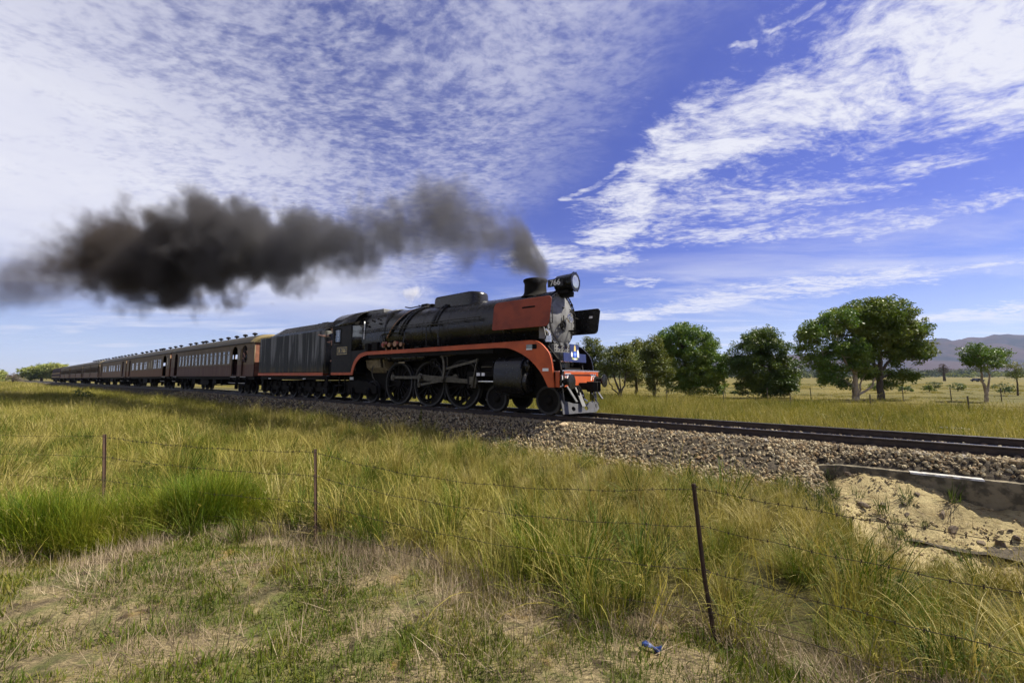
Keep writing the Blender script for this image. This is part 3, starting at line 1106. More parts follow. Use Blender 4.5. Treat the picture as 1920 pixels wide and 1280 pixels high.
for (y, z, r_, x) in ((0.05, .05, .155, -6.12), (-.26, -.22, .15, -6.22)):
    b = MB().lathe([(x + .02 * math.cos(a), r_ + .02 * math.sin(a)) for a in np.linspace(0, 6.283, 9)], (0, y, ZB + z), 'x', 20, cap=False)
    for k in range(3):
        a = math.pi * k / 3 + .3
        b.bar((x, y + r_ * math.cos(a), ZB + z + r_ * math.sin(a)), (x, y - r_ * math.cos(a), ZB + z - r_ * math.sin(a)), .02, .025, (1, 0, 0))
    b.tube([(-6.34, y, ZB + z), (x + .03, y, ZB + z)], .03, 8)
    b.build('hand_wheel', m_bright if y > 0 else m_blk2, door)
b = MB().tube([(-6.36, -.83, ZB - .2), (-6.28, -.84, ZB - .2), (-6.28, -.84, ZB + .2), (-6.36, -.83, ZB + .2)], .016, 8)
b.build('grab_handle', m_blk, door)
b = MB().tube([(-6.40, .97 * math.cos(a), ZB + .97 * math.sin(a)) for a in np.linspace(.15, 1.45, 14)], .024, 8)
for a in (.3, .7, 1.1):
    b.lathe([(-.06, .035), (.05, .035)], (-6.42, .97 * math.cos(a), ZB + .97 * math.sin(a)), 'x', 8)
b.build('handrail', m_blk2, smokebox)
b = MB().prism([(-.80, 2.0), (.80, 2.0), (.70, 2.32), (.35, 2.46), (-.35, 2.46), (-.70, 2.32)], -8.0, -6.50, 'yz')
b.build('smokebox_saddle', m_blk2, loco)
b = MB().box(-6.5, -6.36, -.62, .62, 2.02, 2.28).box(-6.47, -6.30, -.30, -.1, 2.24, 2.34).box(-6.47, -6.30, .1, .30, 2.24, 2.34)
saddle_front = b.build('saddle_flange', m_grey, loco, bev=.01)
b = MB()
for y in np.linspace(-.55, .55, 7):
    b.ball((-6.355, y, 2.10), .022, 6, 4).ball((-6.355, y, 2.20), .022, 6, 4)
b.build('flange_bolt', m_blk2, saddle_front)
# pipes beside the smokebox front
b = MB().tube(spline([(-6.45, -1.05, 2.36), (-6.38, -.95, 2.45), (-6.40, -.88, 2.60), (-6.5, -.95, 2.74)], 6), .06, 10)
b.lathe([(-.10, .03), (-.10, .11), (.10, .11), (.10, .03)], (-6.36, -.98, 2.42), 'z', 12)
b.build('blower_valve', m_bright, loco)
b = MB().prism([(-6.62, 2.44), (-6.44, 2.42), (-6.38, 2.52), (-6.44, 2.80), (-6.62, 2.86)], -1.12, -1.08)
b.build('deflector_bracket', m_grey, loco)
# chimney
b = MB().lathe([(4.02, .60), (4.08, .52), (4.15, .44), (4.24, .41), (4.52, .395), (4.60, .41), (4.63, .44), (4.69, .44), (4.70, .40), (4.70, .30), (4.2, .28)], (-7.48, 0, 0), 'z', 40, cap=False)
chim = b.build('chimney', m_blk2, loco)
MB().lathe([(4.30, .29), (4.302, .01)], (-7.48, 0, 0), 'z', 24, cap=False).build('flue', m_void, chim)
# dome casing
pl = [(-12.5, -.40), (-12.42, -.47), (-12.3, -.50)] + [(-10.45, -.54)] + [(-10.35 + .58 * math.cos(a), .56 * math.sin(a)) for a in np.linspace(-1.35, 1.35, 14)] + [(-10.45, .54), (-12.3, .50), (-12.42, .47), (-12.5, .40)]
pc = (-11.1, 0)
vs, fs = [], []
levels = [(3.93, 1.03), (4.06, .97), (4.16, .94), (4.46, .925), (4.54, .905), (4.58, .86), (4.595, .75), (4.60, .3)]
for z, k in levels:
    vs += [(pc[0] + (x - pc[0]) * k, y * k, z) for x, y in pl]
m_ = len(pl)
for i in range(len(levels) - 1):
    for j in range(m_):
        fs.append((i * m_ + j, i * m_ + (j + 1) % m_, (i + 1) * m_ + (j + 1) % m_, (i + 1) * m_ + j))
fs.append(tuple(range((len(levels) - 1) * m_, len(levels) * m_)))
dome = MB().add(vs, fs).build('dome_casing', m_blk, loco, ang=45)
b = MB().box(-11.9, -11.2, -.28, .28, 4.594, 4.625).box(-11.75, -11.35, -.2, .2, 4.624, 4.655)
b.build('sand_hatch', m_blk2, dome, bev=.008)
# safety valves and turret behind the dome
b = MB()
b.box(-13.35, -12.95, -.32, .32, 4.15, 4.42)
for x, y in ((-12.8, -.15), (-12.62, .12), (-12.72, -.02)):
    b.lathe([(4.15, .07), (4.32, .07), (4.34, .095), (4.39, .095), (4.40, .05)], (x, y, 0), 'z', 12)
b.build('safety_valve', m_blk2, loco, bev=.02)
b = MB()
b.tube(spline([(-13.3, -.15, 4.38), (-13.7, -.25, 4.36), (-14.1, -.3, 4.34), (-14.5, -.28, 4.42)], 6), .028, 8)
b.tube(spline([(-13.5, -.05, 4.42), (-13.75, 0, 4.42), (-13.95, .05, 4.50)], 6), .025, 8)
b.build('steam_pipe', m_blk, loco)


def hug(x0, x1, a0, a1, lift, n=16):
    """points of a pipe laid round the barrel from angle a0 to a1 (degrees above the horizontal on the near side)"""
    o_ = []
    for i in range(n + 1):
        q = i / n
        x = x0 + (x1 - x0) * q ** 1.2
        r_ = np.interp(x, [-15, -14.6, -12.6, -9.6], [1.19, 1.17, 1.10, 1.02]) + lift
        a = R(a0 + (a1 - a0) * q)
        o_.append((x, -r_ * math.cos(a), ZB + r_ * math.sin(a)))
    return o_


for (x0, x1, a0, a1, rad, mt) in ((-13.2, -14.55, 80, -12, .030, m_copper), (-13.15, -14.40, 78, -8, .034, m_blk), (-12.9, -13.75, 80, -6, .045, m_blk), (-12.85, -13.60, 80, -10, .030, m_blk),
                                  (-11.55, -11.75, 70, 4, .040, m_blk), (-11.40, -11.55, 70, 4, .030, m_blk)):
    MB().tube(hug(x0, x1, a0, a1, rad + .012), rad, 8).build('boiler_pipe', mt, loco)
b = MB()
for x in (-11.95, -11.25):
    b.tube(spline([(-11.6, -1.17, 3.28), (x, -1.18, 3.22), (x, -1.20, 2.9), (x, -1.18, 2.45)], 6), .022, 6)
for x in (-14.9, -13.3):
    b.tube(spline([(-14.1, -1.22, 3.10), (x, -1.24, 3.06), (x, -1.26, 2.7), (x, -1.25, 2.5)], 6), .022, 6)
b.build('feed_pipe', m_blk, loco)
# handrails along the barrel
for z in (3.36, 3.27):
    b = MB().tube([(-16.9, -1.27, z - .02), (-14.9, -1.27, z), (-12.6, -1.20, z + .01), (-9.1, -1.12, z + .03)], .016, 8)
    for x in (-16.4, -15.2, -14, -12.6, -11.2, -9.9, -9.2):
        y = np.interp(x, [-14.9, -12.6, -9.1], [-1.27, -1.20, -1.12])
        b.ball((x, y + .01, z), .028, 8, 5)
        b.tube([(x, y, z), (x, y + .16, z - .01)], .012, 6)
    b.build('handrail', m_blk, boiler)
# pumps and valves standing on the running board
b = MB()
for (x, z, r_) in ((-14.55, 2.60, .13), (-14.15, 2.58, .10), (-13.75, 2.60, .12), (-13.35, 2.56, .09)):
    b.lathe([(-.10, .02), (-.10, r_), (.06, r_), (.10, r_ * .5)], (x, -1.28, z), 'y', 14)
    b.tube([(x, -1.22, z), (x, -1.22, 2.36)], .03, 8)
b.build('injector_valve', m_copper, loco)
b = MB()
for (x, z, r_) in ((-14.55, 2.60, .085), (-14.30, 2.66, .06), (-13.55, 2.64, .06)):
    b.lathe([(-.02, .02), (-.02, r_), (.02, r_), (.02, .02)], (x, -1.40, z), 'y', 14)
b.build('valve_wheel', m_valve, loco)
b = MB().box(-15.5, -15.05, -1.34, -1.0, 2.36, 2.75)
b.box(-15.95, -15.7, -1.38, -1.12, 2.36, 2.72)
b.build('lubricator_box', m_blk2, loco, bev=.015)
b = MB()
b.tube([(-11.05, -1.30, 2.36), (-11.05, -1.30, 2.62)], .05, 10).ball((-11.05, -1.30, 2.66), .07, 10, 6)
b.tube([(-8.35, -1.28, 2.36), (-8.35, -1.25, 2.62)], .035, 8)
b.box(-12.5, -12.2, -1.33, -1.1, 2.36, 2.44).box(-11.9, -11.6, -1.33, -1.1, 2.36, 2.44)
b.build('check_valve', m_blk2, loco)

# smoke deflectors
for sd in (-1, 1):
    y = -1.44 if sd < 0 else 1.58
    o_ = []
    poly = []
    for u, v in rrect(0, 2.3, 0, .9, (.06, .12, .12, .16), 6):
        u, v = u / 2.3, v / .9
        zt, zb = 3.69, 2.79
        xl = -8.30 + .10 * v
        xr = -5.98 + .03 * v - .10 * (1 - v) + (.26 if sd > 0 else 0)
        poly.append((xl + (xr - xl) * u, zb + (zt - zb) * v))
    d_ = MB().prism(poly, y - .014, y + .014).build('smoke_deflector', m_redd, loco)
    MB().prism([((x + 7.15) * 1.0 - 7.15, (z - 3.24) * 1.0 + 3.24) for x, z in poly], y - sd * .020, y - sd * .0155).build('inner_face', m_blk, d_)
    b = MB().tube([p_ + (0,) for p_ in []] or [(x, y, z) for x, z in poly + [poly[0]]], .017, 6, cap=False)
    b.build('beaded_edge', m_redd if sd < 0 else m_blk, d_)
    if sd < 0:
        MB().prism(rrect(-7.05, -6.55, 3.405, 3.455, .024), y - .024, y - .0145).build('name_slot', m_void, d_)
    b = MB()
    for x in (-7.9, -6.5):
        b.tube([(x, y, 3.35), (x, sd * .98, 3.35)], .03, 8).tube([(x, y, 2.9), (x, sd * .95, 2.75)], .03, 8)
    b.build('stay', m_blk2, d_)
    b = MB().tube([(-5.99, y, 3.02), (-5.93, y, 3.02), (-5.93, y, 3.36), (-5.98, y, 3.36)], .014, 6)
    b.build('grab_handle', m_steel, d_)
    if sd > 0:
        MB().prism(rrect(-6.12, -5.99, 3.36, 3.44, .01), y - .03, y - .0215).build('label_plate', m_wht, d_)
        MB().ball((-6.95, y - .05, 3.25), .10, 12, 8).build('marker_lamp', m_blk, d_)

# headlight above the smokebox
hl = MB().lathe([(-6.58, .05), (-6.58, .24), (-6.50, .29), (-5.96, .305), (-5.90, .33), (-5.86, .33), (-5.86, .27)], (0, 0, 4.40), 'x', 36).build('headlight', m_blk, loco, ang=40)
MB().lathe([(-5.885, .29), (-5.87, .27), (-5.85, .18), (-5.845, .01)], (0, 0, 4.40), 'x', 32).build('lens', m_lens, hl)
b = MB().box(-6.62, -6.05, -.24, .24, 4.02, 4.12).box(-6.9, -6.0, -.12, .12, 3.92, 4.06)
for a in (.3, 1.4, 2.6, 3.9, 5.2):
    b.ball((-5.87, .33 * math.cos(a), 4.40 + .33 * math.sin(a)), .028, 6, 4)
b.bar((-7.0, -.2, 4.02), (-6.4, -.2, 4.13), .03, .08).bar((-7.0, .2, 4.02), (-6.4, .2, 4.13), .03, .08)
b.tube([(-6.0, 0, 4.71), (-5.92, 0, 4.75)], .02, 6)
b.build('lamp_bracket', m_blk2, hl)
for sd in (-1, 1):
    nb_ = MB().box(-6.74, -6.16, sd * .345 - .012, sd * .345 + .012, 4.26, 4.52).build('number_board', m_blk, loco)
    text_mesh('lettering', '766', .27, .003, m_wht, nb_, frame_mtx((-6.45, sd * .360, 4.385), (1 if sd < 0 else -1, 0, 0), (0, 0, 1)), .004)

# running board, valance and front skirt
low = [(-18.72, 1.28), (-16.80, 1.28)] + spline([(-16.80, 1.28), (-16.70, 1.55), (-16.50, 1.85), (-16.15, 2.08), (-15.65, 2.18)], 5)[1:] + [(-13, 2.18), (-10.5, 2.18)] + spline([(-8.05, 2.18), (-7.55, 2.13), (-7.0, 1.90), (-6.62, 1.62), (-6.33, 1.30), (-6.10, .90)], 5)
upp = [(-18.72, 1.41), (-16.93, 1.41)] + spline([(-16.93, 1.41), (-16.84, 1.66), (-16.62, 2.0), (-16.22, 2.24), (-15.70, 2.325)], 5)[1:] + [(-13, 2.325), (-10.5, 2.335)] + spline([(-8.05, 2.345), (-7.2, 2.35), (-6.55, 2.33), (-6.18, 2.08), (-5.98, 1.72), (-5.88, .90)], 5)
for sd in (-1, 1):
    y = sd * 1.45
    v_ = MB().strip(low, upp, y, y - sd * .035).build('valance', m_red, loco, ang=30)
    MB().strip([(p[0], p[1] + .002) for p in low[2:]], [(p[0] + .004, p[1] + .010) for p in upp[2:]], y - sd * .036, y - sd * .052).build('inner_lining', m_blk2, v_)
    b = MB().strip(upp[14:], [(p[0] + .0, p[1] + .012) for p in upp[14:]], y - sd * .07, y + sd * .012)
    b.build('edge_moulding', m_red if sd < 0 else m_blk, v_)
    if sd < 0:
        MB().prism(rrect(-6.86, -6.50, 2.085, 2.235, .03), y - .012, y - .0).build('lamp_recess', m_void, v_)
        MB().box(-6.88, -6.66, y - .024, y - .004, 2.10, 2.23).build('lamp_glass', mat('grey_lamp_glass', (.25, .28, .26), (.16, .17, .16), rough=.3), v_)
        MB().box(-6.88, -6.66, y - .03, y - .004, 2.06, 2.098).build('lamp_rim', m_wht, v_)
        MB().box(-6.29, -6.08, y - .008, y - .0005, 1.385, 1.475).build('data_plate', m_wht, v_)
b = MB().box(-15.65, -7.0, -1.42, -.85, 2.30, 2.335).box(-15.65, -7.0, .85, 1.42, 2.30, 2.335)
b.build('running_board', m_blk2, loco)
b = MB().box(-15.6, -8.3, -1.40, -1.36, 2.02, 2.2)
b.build('running_board_edge', m_blk2, loco)
# inner frames
b = MB()
for y in (-.60, .60):
    b.prism([(-18.4, .85), (-17.9, .62), (-14.9, .62), (-14.6, .70), (-9.0, .70), (-6.2, .60), (-5.85, .9), (-5.85, 1.35), (-6.8, 1.6), (-15, 1.6), (-18.4, 1.3)], y - .05, y + .05)
b.box(-18.2, -6.0, -.55, .55, 1.25, 1.5)
b.box(-15.6, -8.2, -.5, .5, 1.5, 2.30)
b.box(-14.9, -9.4, -.42, .42, .42, 1.25)
b.prism([(-8.2, .62), (-6.2, .62), (-5.95, 1.0), (-6.05, 1.7), (-6.5, 2.22), (-8.2, 2.25)], -.80, -.72)  # dark plates added behind the skirts so the space there reads black
b.prism([(-8.2, .62), (-6.2, .62), (-5.95, 1.0), (-6.05, 1.7), (-6.5, 2.22), (-8.2, 2.25)], .72, .80)
b.build('main_frame', m_blk2, loco)

# cab
outer = [(-18.72, 1.40), (-16.96, 1.40), (-16.96, 3.72), (-18.72, 3.72)]
cab = holed_plate('cab_side', outer, [rrect(-18.50, -17.92, 2.85, 3.54, .05)], YS, YS + .03, m_dull, loco)
holed_plate('cab_side', outer, [rrect(-18.50, -17.92, 2.85, 3.54, .05)], -YS - .03, -YS, m_blk, loco)
wf = holed_plate('cab_window', rrect(-18.54, -17.88, 2.81, 3.58, .06), [rrect(-18.46, -17.96, 2.90, 3.50, .03)], YS - .012, YS + .0, m_blk2, loco)
MB().box(-18.2, -18.165, YS + .005, YS + .03, 2.9, 3.5).build('mullion', m_bright, wf)
MB().box(-18.46, -17.96, YS + .012, YS + .018, 2.9, 3.5).build('pane', m_glass, wf)
MB().box(-18.45, -17.95, YS - .05, YS - .013, 2.78, 2.808).build('arm_rest', m_steel, wf)
low2 = [(-16.96, 1.41)] + upp[2:8]
b = MB().prism([(-16.96, 2.42), (-16.96, 1.42)] + [(p[0] - .004, p[1] - .004) for p in upp[2:9]] + [(-15.75, 2.32), (-15.75, 2.42)], YS + .008, YS + .03)
b.build('lower_cab_panel', m_dull, loco)
rf = []
for a in np.linspace(-1, 1, 21):
    rf.append((1.50 * a, 3.70 + .80 * (1 - abs(a) ** 2.3) ** .62 if abs(a) < 1 else 3.70))
b = MB()
vs = [(x, y, z) for x in (-18.82, -16.72) for y, z in rf]
b.add(vs, [(i, i + 1, i + 22, i + 21) for i in range(20)])
roof = b.build('cab_roof', m_blk, loco, ang=60)
sm_ = roof.modifiers.new('shell', 'SOLIDIFY')
sm_.thickness = .04
b = MB().box(-16.9, -15.5, -.75, .75, 4.10, 4.40)
b.prism([(-17.2, 4.40), (-16.4, 4.405), (-16.4, 4.46), (-17.2, 4.46)], -.6, .6)
b.build('roof_hood', m_grey, loco, bev=.05)
# cab front with slanted corner windows
b = MB().prism([(p[0] * .985, p[1] - .02) for p in rf] + [(1.40, 2.35), (-1.40, 2.35)], -16.99, -16.96, 'yz')
b.build('cab_front', m_blk2, loco)
for sd in (-1, 1):
    b = MB().add([(-16.95, sd * 1.44, 2.42), (-16.40, sd * 1.12, 2.42), (-16.40, sd * 1.12, 3.62), (-16.95, sd * 1.44, 3.72)], [(0, 1, 2, 3)])
    cp_ = b.build('corner_panel', m_blk, loco)
    so = cp_.modifiers.new('thick', 'SOLIDIFY')
    so.thickness = .03
    q = MB().add([(-16.90, sd * 1.44, 3.08), (-16.48, sd * 1.196, 3.08), (-16.48, sd * 1.196, 3.5), (-16.62, sd * 1.277, 3.62), (-16.90, sd * 1.44, 3.62)], [(0, 1, 2, 3, 4)])
    q.build('pane', mat('painted_sheen_glass', (.30, .32, .29), (.12, .13, .12), rough=.25, scale=5, spec=.6), cp_)  # pale base colour stands in for sky reflected in the slanted glass
b = MB().tube(spline([(-16.30, -1.20, 3.55), (-16.28, -1.22, 3.70), (-16.35, -1.18, 3.78)], 4), .03, 8).tube([(-16.30, -1.2, 3.55), (-16.30, -1.22, 2.95)], .028, 8)
b.build('whistle_pipe', m_wht, loco)
# floor and back of the cab
b = MB().box(-18.7, -16.9, -1.40, 1.40, 1.30, 1.42)
b.build('cab_floor', m_blk2, loco)
b = MB().box(-17.25, -16.99, -1.0, 1.0, 1.45, 3.4)
b.build('backhead', m_void, loco)
# brass number plate
npl = MB().prism(rrect(-18.20, -17.28, 2.26, 2.64, .04), YS - .012, YS - .0005).build('number_plate', mat('plate_black', (.02, .02, .02), (.035, .03, .025), rough=.5), loco)
b = MB()
b.strip([(-18.18, 2.275), (-17.30, 2.275)], [(-18.18, 2.295), (-17.30, 2.295)], YS - .02, YS - .0125).strip([(-18.18, 2.605), (-17.30, 2.605)], [(-18.18, 2.625), (-17.30, 2.625)], YS - .02, YS - .0125)
b.box(-18.185, -18.165, YS - .02, YS - .0125, 2.30, 2.60).box(-17.315, -17.295, YS - .02, YS - .0125, 2.30, 2.60)
b.build('raised_border', m_brass, npl)
text_mesh('lettering', 'R 766', .27, .004, m_brass, npl, frame_mtx((-17.74, YS - .015, 2.445), (1, 0, 0), (0, 0, 1)), .002)

# front end: apron, buffer beam, coupler, pilot
b = MB().box(-6.40, -6.34, -1.40, 1.40, 1.36, 2.02)
b.box(-6.40, -5.86, -1.40, 1.40, 1.36, 1.39)
b.build('front_apron', m_blk, loco, bev=.01)
b = MB().box(-6.33, -6.30, .45, 1.15, 1.45, 1.92).box(-6.33, -6.30, -1.15, -.75, 1.45, 1.92)
b.build('apron_door', m_blk, loco, bev=.01)
b = MB().tube([(-6.2, -1.36, 1.72), (-6.2, 1.36, 1.72)], .014, 8)
for y in (-1.1, -.5, .5, 1.1):
    b.tube([(-6.2, y, 1.72), (-6.33, y, 1.72)], .011, 6)
b.tube(spline([(-6.2, -.75, 1.70), (-6.12, -.72, 1.62), (-6.15, -.72, 1.5)], 5), .018, 6)
b.build('front_handrail', m_bright, loco)
beam = MB().box(-5.87, -5.74, -1.41, 1.41, .90, 1.365).build('buffer_beam', m_red, loco, bev=.012)
MB().box(-5.90, -5.735, -1.42, 1.42, 1.368, 1.392).build('beam_rim', mat('pale_red_edge', (.62, .30, .24), (.45, .16, .11), rough=.6), beam)


def boxed_text(txt, y, wd_, par):
    text_mesh('lettering', txt, .33, .004, m_wht, par, frame_mtx((-5.734, y, 1.16), (0, 1, 0), (0, 0, 1)), .010)
    b = MB()
    for z in (1.0, 1.31):
        b.box(-5.7395, -5.731, y - wd_ / 2, y + wd_ / 2, z - .012, z + .012)
    for q in (-wd_ / 2, wd_ / 2):
        b.box(-5.7395, -5.731, y + q - .012, y + q + .012, .99, 1.32)
    b.build('letter_border', m_wht, par)


boxed_text('R', -.86, .36, beam)
text_mesh('lettering', '766', .30, .004, m_wht, beam, frame_mtx((-5.734, .98, 1.18), (0, 1, 0), (0, 0, 1)), .010)
for y in (-1.22, 1.20):
    b = MB().lathe([(-5.74, .17), (-5.70, .17), (-5.69, .11), (-5.45, .10), (-5.44, .14)], (0, y, 1.07), 'x', 20)
    bf = b.build('buffer', m_blk2, loco)
    MB().lathe([(-5.445, .02), (-5.445, .215), (-5.42, .225), (-5.40, .22), (-5.39, .02)], (0, y, 1.07), 'x', 28).build('buffer_head', m_blk, bf)
b = MB().box(-5.74, -5.42, -.13, .13, .80, 1.02)
b.prism([(-5.45, -.16), (-5.22, -.18), (-5.10, -.08), (-5.16, .02), (-5.24, 0), (-5.24, .10), (-5.10, .14), (-5.14, .24), (-5.34, .22), (-5.45, .12)], .74, 1.06, 'xy')
b.build('coupler', m_blk2, loco, bev=.02)
b = MB().box(-5.74, -5.40, .38, .74, .76, 1.02)
b.build('brake_gear_box', m_blk2, loco, bev=.03)
b = MB()
for y, zz in ((-.52, .35), (-.38, .42), (.33, .45), (.48, .38)):
    b.tube(spline([(-5.74, y, .92), (-5.58, y, .88), (-5.55, y + .04, .6), (-5.58, y + .10, zz)], 6), .028, 8)
b.build('brake_hose', m_blk2, loco)
b = MB()
for y, zz in ((-.50, .34), (-.30, .40), (.46, .38), (-.15, .5)):
    b.tube([(-5.58, y + .08, zz), (-5.50, y + .14, zz - .07)], .022, 8)
b.ball((-5.50, -.34, .62), .035, 8, 6).ball((-5.52, .40, .66), .03, 8, 6)
b.build('hose_coupling', m_bright, loco)
b = MB().tube(spline([(-5.70, -1.28, 1.37), (-5.66, -1.26, 1.40), (-5.66, -.3, 1.405), (-5.66, .9, 1.40), (-5.66, 1.30, 1.395)], 6), .016, 8)
b.build('uncoupling_rod', m_bright, loco)
b = MB().tube([(-5.70, -1.30, 1.38), (-5.68, -1.30, .95), (-5.70, -1.40, .93)], .02, 8)
b.build('step_rail', m_wht, loco)
b = MB().box(-5.78, -5.66, -1.36, -1.24, 1.28, 1.42)
b.build('lamp_iron', m_blk2, loco)
# pilot: two inclined plates with holes, and struts
for sd in (-1, 1):
    out_ = [(0.0, .10), (1.30, .10), (1.22, .52), (.80, .40), (.30, .36), (0.0, .46)]
    me_h = [[(cx + .075 * math.cos(a), .24 + .07 * math.sin(a)) for a in np.linspace(0, 6.283, 13)[:-1]] for cx in (.35, .85)]
    pl_ = holed_plate('pilot_plate', out_, me_h, -.012, .012, m_pilot, None)
    pl_.parent = loco
    org = Vector(loco['org'])
    for v in pl_.data.vertices:
        u_, d_, z_ = v.co
        x_ = -5.22 - .36 * u_ - .30 * (z_ - .1) + d_
        v.co = Vector((x_, sd * u_, z_)) - org
    pl_['org'] = tuple(org)
b = MB()
for sd in (-1, 1):
    b.bar((-5.72, sd * .95, .92), (-5.40, sd * .95, .46), .12, .03)
    b.bar((-5.70, sd * .40, .92), (-5.36, sd * .55, .30), .14, .03)
    b.bar((-5.78, sd * 1.15, .92), (-5.72, sd * 1.12, .40), .09, .03)
b.build('pilot_strut', mat('dark_pilot_strut', (.06, .06, .062), (.03, .03, .03), rough=.6), loco)
# crest board hung on the front handrail
hb = MB().prism([(-.68, 1.70), (.92, 1.70), (.90, 1.99), (.37, 1.99), (.36, 2.29), (-.25, 2.29), (-.25, 1.99), (-.70, 1.99)], -6.0, -5.97, 'yz')
hb = hb.build('crest_board', m_navy, loco)
m_cy, m_cb, m_cw, m_cg = (mat('crest_' + n_, c_, tuple(x * .85 for x in c_), rough=.6) for n_, c_ in (('yellow', (.66, .50, .16)), ('blue', (.05, .12, .55)), ('white', (.80, .80, .82)), ('green', (.36, .40, .12))))


def crest(poly, m_, lift):
    MB().prism([(.08 + x * 1.45, 2.0 + z * 1.05) for x, z in poly], -5.9695, -5.9685 + lift, 'yz').build('emblem', m_, hb)


crest([(-.05, .06), (.05, .06), (.035, .20), (.0, .27), (-.035, .20)], m_cy, .001)
crest([(.09 * math.cos(a), -.05 + .11 * math.sin(a)) for a in np.linspace(0, 6.283, 17)[:-1]], m_cb, .003)
crest([(.045 * math.cos(a), -.04 + .05 * math.sin(a)) for a in np.linspace(0, 6.283, 11)[:-1]], mat('crest_pale_blue', (.22, .35, .72), (.18, .30, .66)), .005)
crest([(-.18, -.12), (-.12, -.14), (-.11, -.02), (-.15, .05), (-.19, -.02)], m_cw, .001)
crest([(.12, -.13), (.21, -.14), (.20, .02), (.16, .12), (.11, .08), (.105, -.02)], m_cw, .001)
crest([(-.16, -.20), (.16, -.20), (.12, -.15), (-.12, -.15)], m_cg, .001)
crest([(-.08, -.215), (.08, -.215), (.06, -.175), (-.06, -.175)], m_cw, .004)


# wheels
def spoked_wheel(r_, spokes, cw):
    """one side's wheel in the xz plane at y=0: returns builders for centre and tyre"""
    b = MB()
    b.lathe([(-.09, .02), (-.09, .17), (.05, .17), (.05, .02)], (0, 0, 0), 'y', 24)
    for k in range(spokes):
        a = 2 * math.pi * k / spokes
        b.bar((.13 * math.cos(a), -.01, .13 * math.sin(a)), ((r_ - .13) * math.cos(a), -.01, (r_ - .13) * math.sin(a)), .05, .06, (0, 1, 0))
    b.lathe([(-.045, r_ - .15), (-.045, r_ - .075), (.05, r_ - .075), (.05, r_ - .15), (-.045, r_ - .15)], (0, 0, 0), 'y', 48, cap=False)
    if cw:
        po = [((r_ - .10) * math.cos(a), (r_ - .10) * math.sin(a)) for a in np.linspace(cw - .75, cw + .75, 14)]
        b.prism(po, -.035, .03)
    ty = MB().lathe([(-.07, r_ - .08), (-.075, r_ - .005), (-.068, r_), (.03, r_ + .003), (.04, r_ + .03), (.065, r_ + .03), (.07, r_ - .08), (-.07, r_ - .08)], (0, 0, 0), 'y', 56, cap=False)
    return b, ty


def put(ob, x, y, z, parent, roty=0.0, flip=False):
    o_ = Vector(parent.get('org', (0, 0, 0)))
    ob.location = Vector((x, y, z)) - o_
    ob.rotation_euler = (0, roty, math.pi if flip else 0)
    ob['org'] = (0, 0, 0)


def wheel_set(parent, name, r_, spokes, cw, spots, mt=m_blk2):
    """wheels at every (s, side); tyre is a sub-part; copies share meshes"""
    b, ty = spoked_wheel(r_, spokes, cw)
    first, ftyre = None, None
    for x, sd in spots:
        if first is None:
            first = b.build(name, mt, None)
            ftyre = ty.build('tyre', m_tyre, None)
            ftyre.parent = first
            first.parent = parent
            ob = first
        else:
            ob = first.copy(); C.objects.link(ob); ob.parent = parent
            tc_ = ftyre.copy(); C.objects.link(tc_); tc_.parent = ob
        put(ob, x, sd * .78, r_ + .003, parent, 0, sd > 0)


m_tyre = mat('wheel_tyre', (.018, .016, .014), (.011, .010, .009), rough=.6, metal=.2, scale=6)
DRV = (-14.10, -12.14, -10.26)
wheel_set(loco, 'driving_wheel', .925, 15, R(-45), [(x, sd) for x in DRV for sd in (-1, 1)])
# bogie wheels: disc centres
def disc_wheel(r_):
    b = MB().lathe([(-.10, .02), (-.10, .10), (-.085, .13), (-.03, .16), (-.02, r_ - .16), (-.045, r_ - .08), (.05, r_ - .08), (.05, .02)], (0, 0, 0), 'y', 36)
    for k in range(6):
        a = k * math.pi / 3
        b.ball((.07 * math.cos(a), -.10, .07 * math.sin(a)), .018, 6, 4)
    ty = MB().lathe([(-.07, r_ - .08), (-.075, r_ - .005), (-.068, r_), (.03, r_ + .003), (.04, r_ + .028), (.065, r_ + .028), (.07, r_ - .08), (-.07, r_ - .08)], (0, 0, 0), 'y', 40, cap=False)
    return b, ty


DISC = {}


def disc_set(parent, name, r_, spots):
    if r_ not in DISC:
        b, ty = disc_wheel(r_)
        f = b.build(name, m_blk2, None)
        q = ty.build('tyre', m_tyre, None)
        DISC[r_] = (f.data, q.data)
        bpy.data.objects.remove(f)
        bpy.data.objects.remove(q)
    for x, sd in spots:
        ob = link_mesh(name, DISC[r_][0], None, parent)
        tq = link_mesh('tyre', DISC[r_][1], None, ob)
        put(ob, x, sd * .78, r_ + .003, parent, 0, sd > 0)


disc_set(loco, 'bogie_wheel', .46, [(x, sd) for x in (-8.60, -6.47) for sd in (-1, 1)])
disc_set(loco, 'trailing_wheel', .50, [(x, sd) for x in (-17.45, -16.10) for sd in (-1, 1)])
for x in DRV + (-8.60, -6.47, -17.45, -16.10):
    r_ = .925 if x in DRV else (.46 if x > -9 else .50)
    MB().tube([(x, -.8, r_), (x, .8, r_)], .085, 12).build('axle', m_blk2, loco)
b = MB()
for y in (-.60, .60):
    b.prism([(-9.0, .36), (-8.75, .62), (-6.3, .62), (-6.05, .36), (-6.2, .34), (-6.6, .50), (-8.4, .50), (-8.8, .34)], y - .04, y + .04)
b.box(-7.7, -7.3, -.6, .6, .55, .8)
b.build('bogie_frame', m_blk2, loco)
b = MB()
for sd in (-1, 1):
    y = sd * 1.02
    b.prism([(-18.15, .42), (-18.0, .95), (-17.0, 1.02), (-16.3, 1.0), (-15.45, .78), (-15.4, .45), (-15.75, .40), (-15.85, .62), (-16.35, .62), (-16.45, .42), (-17.1, .42), (-17.2, .64), (-17.7, .64), (-17.8, .42)], y - .05, y + .05)
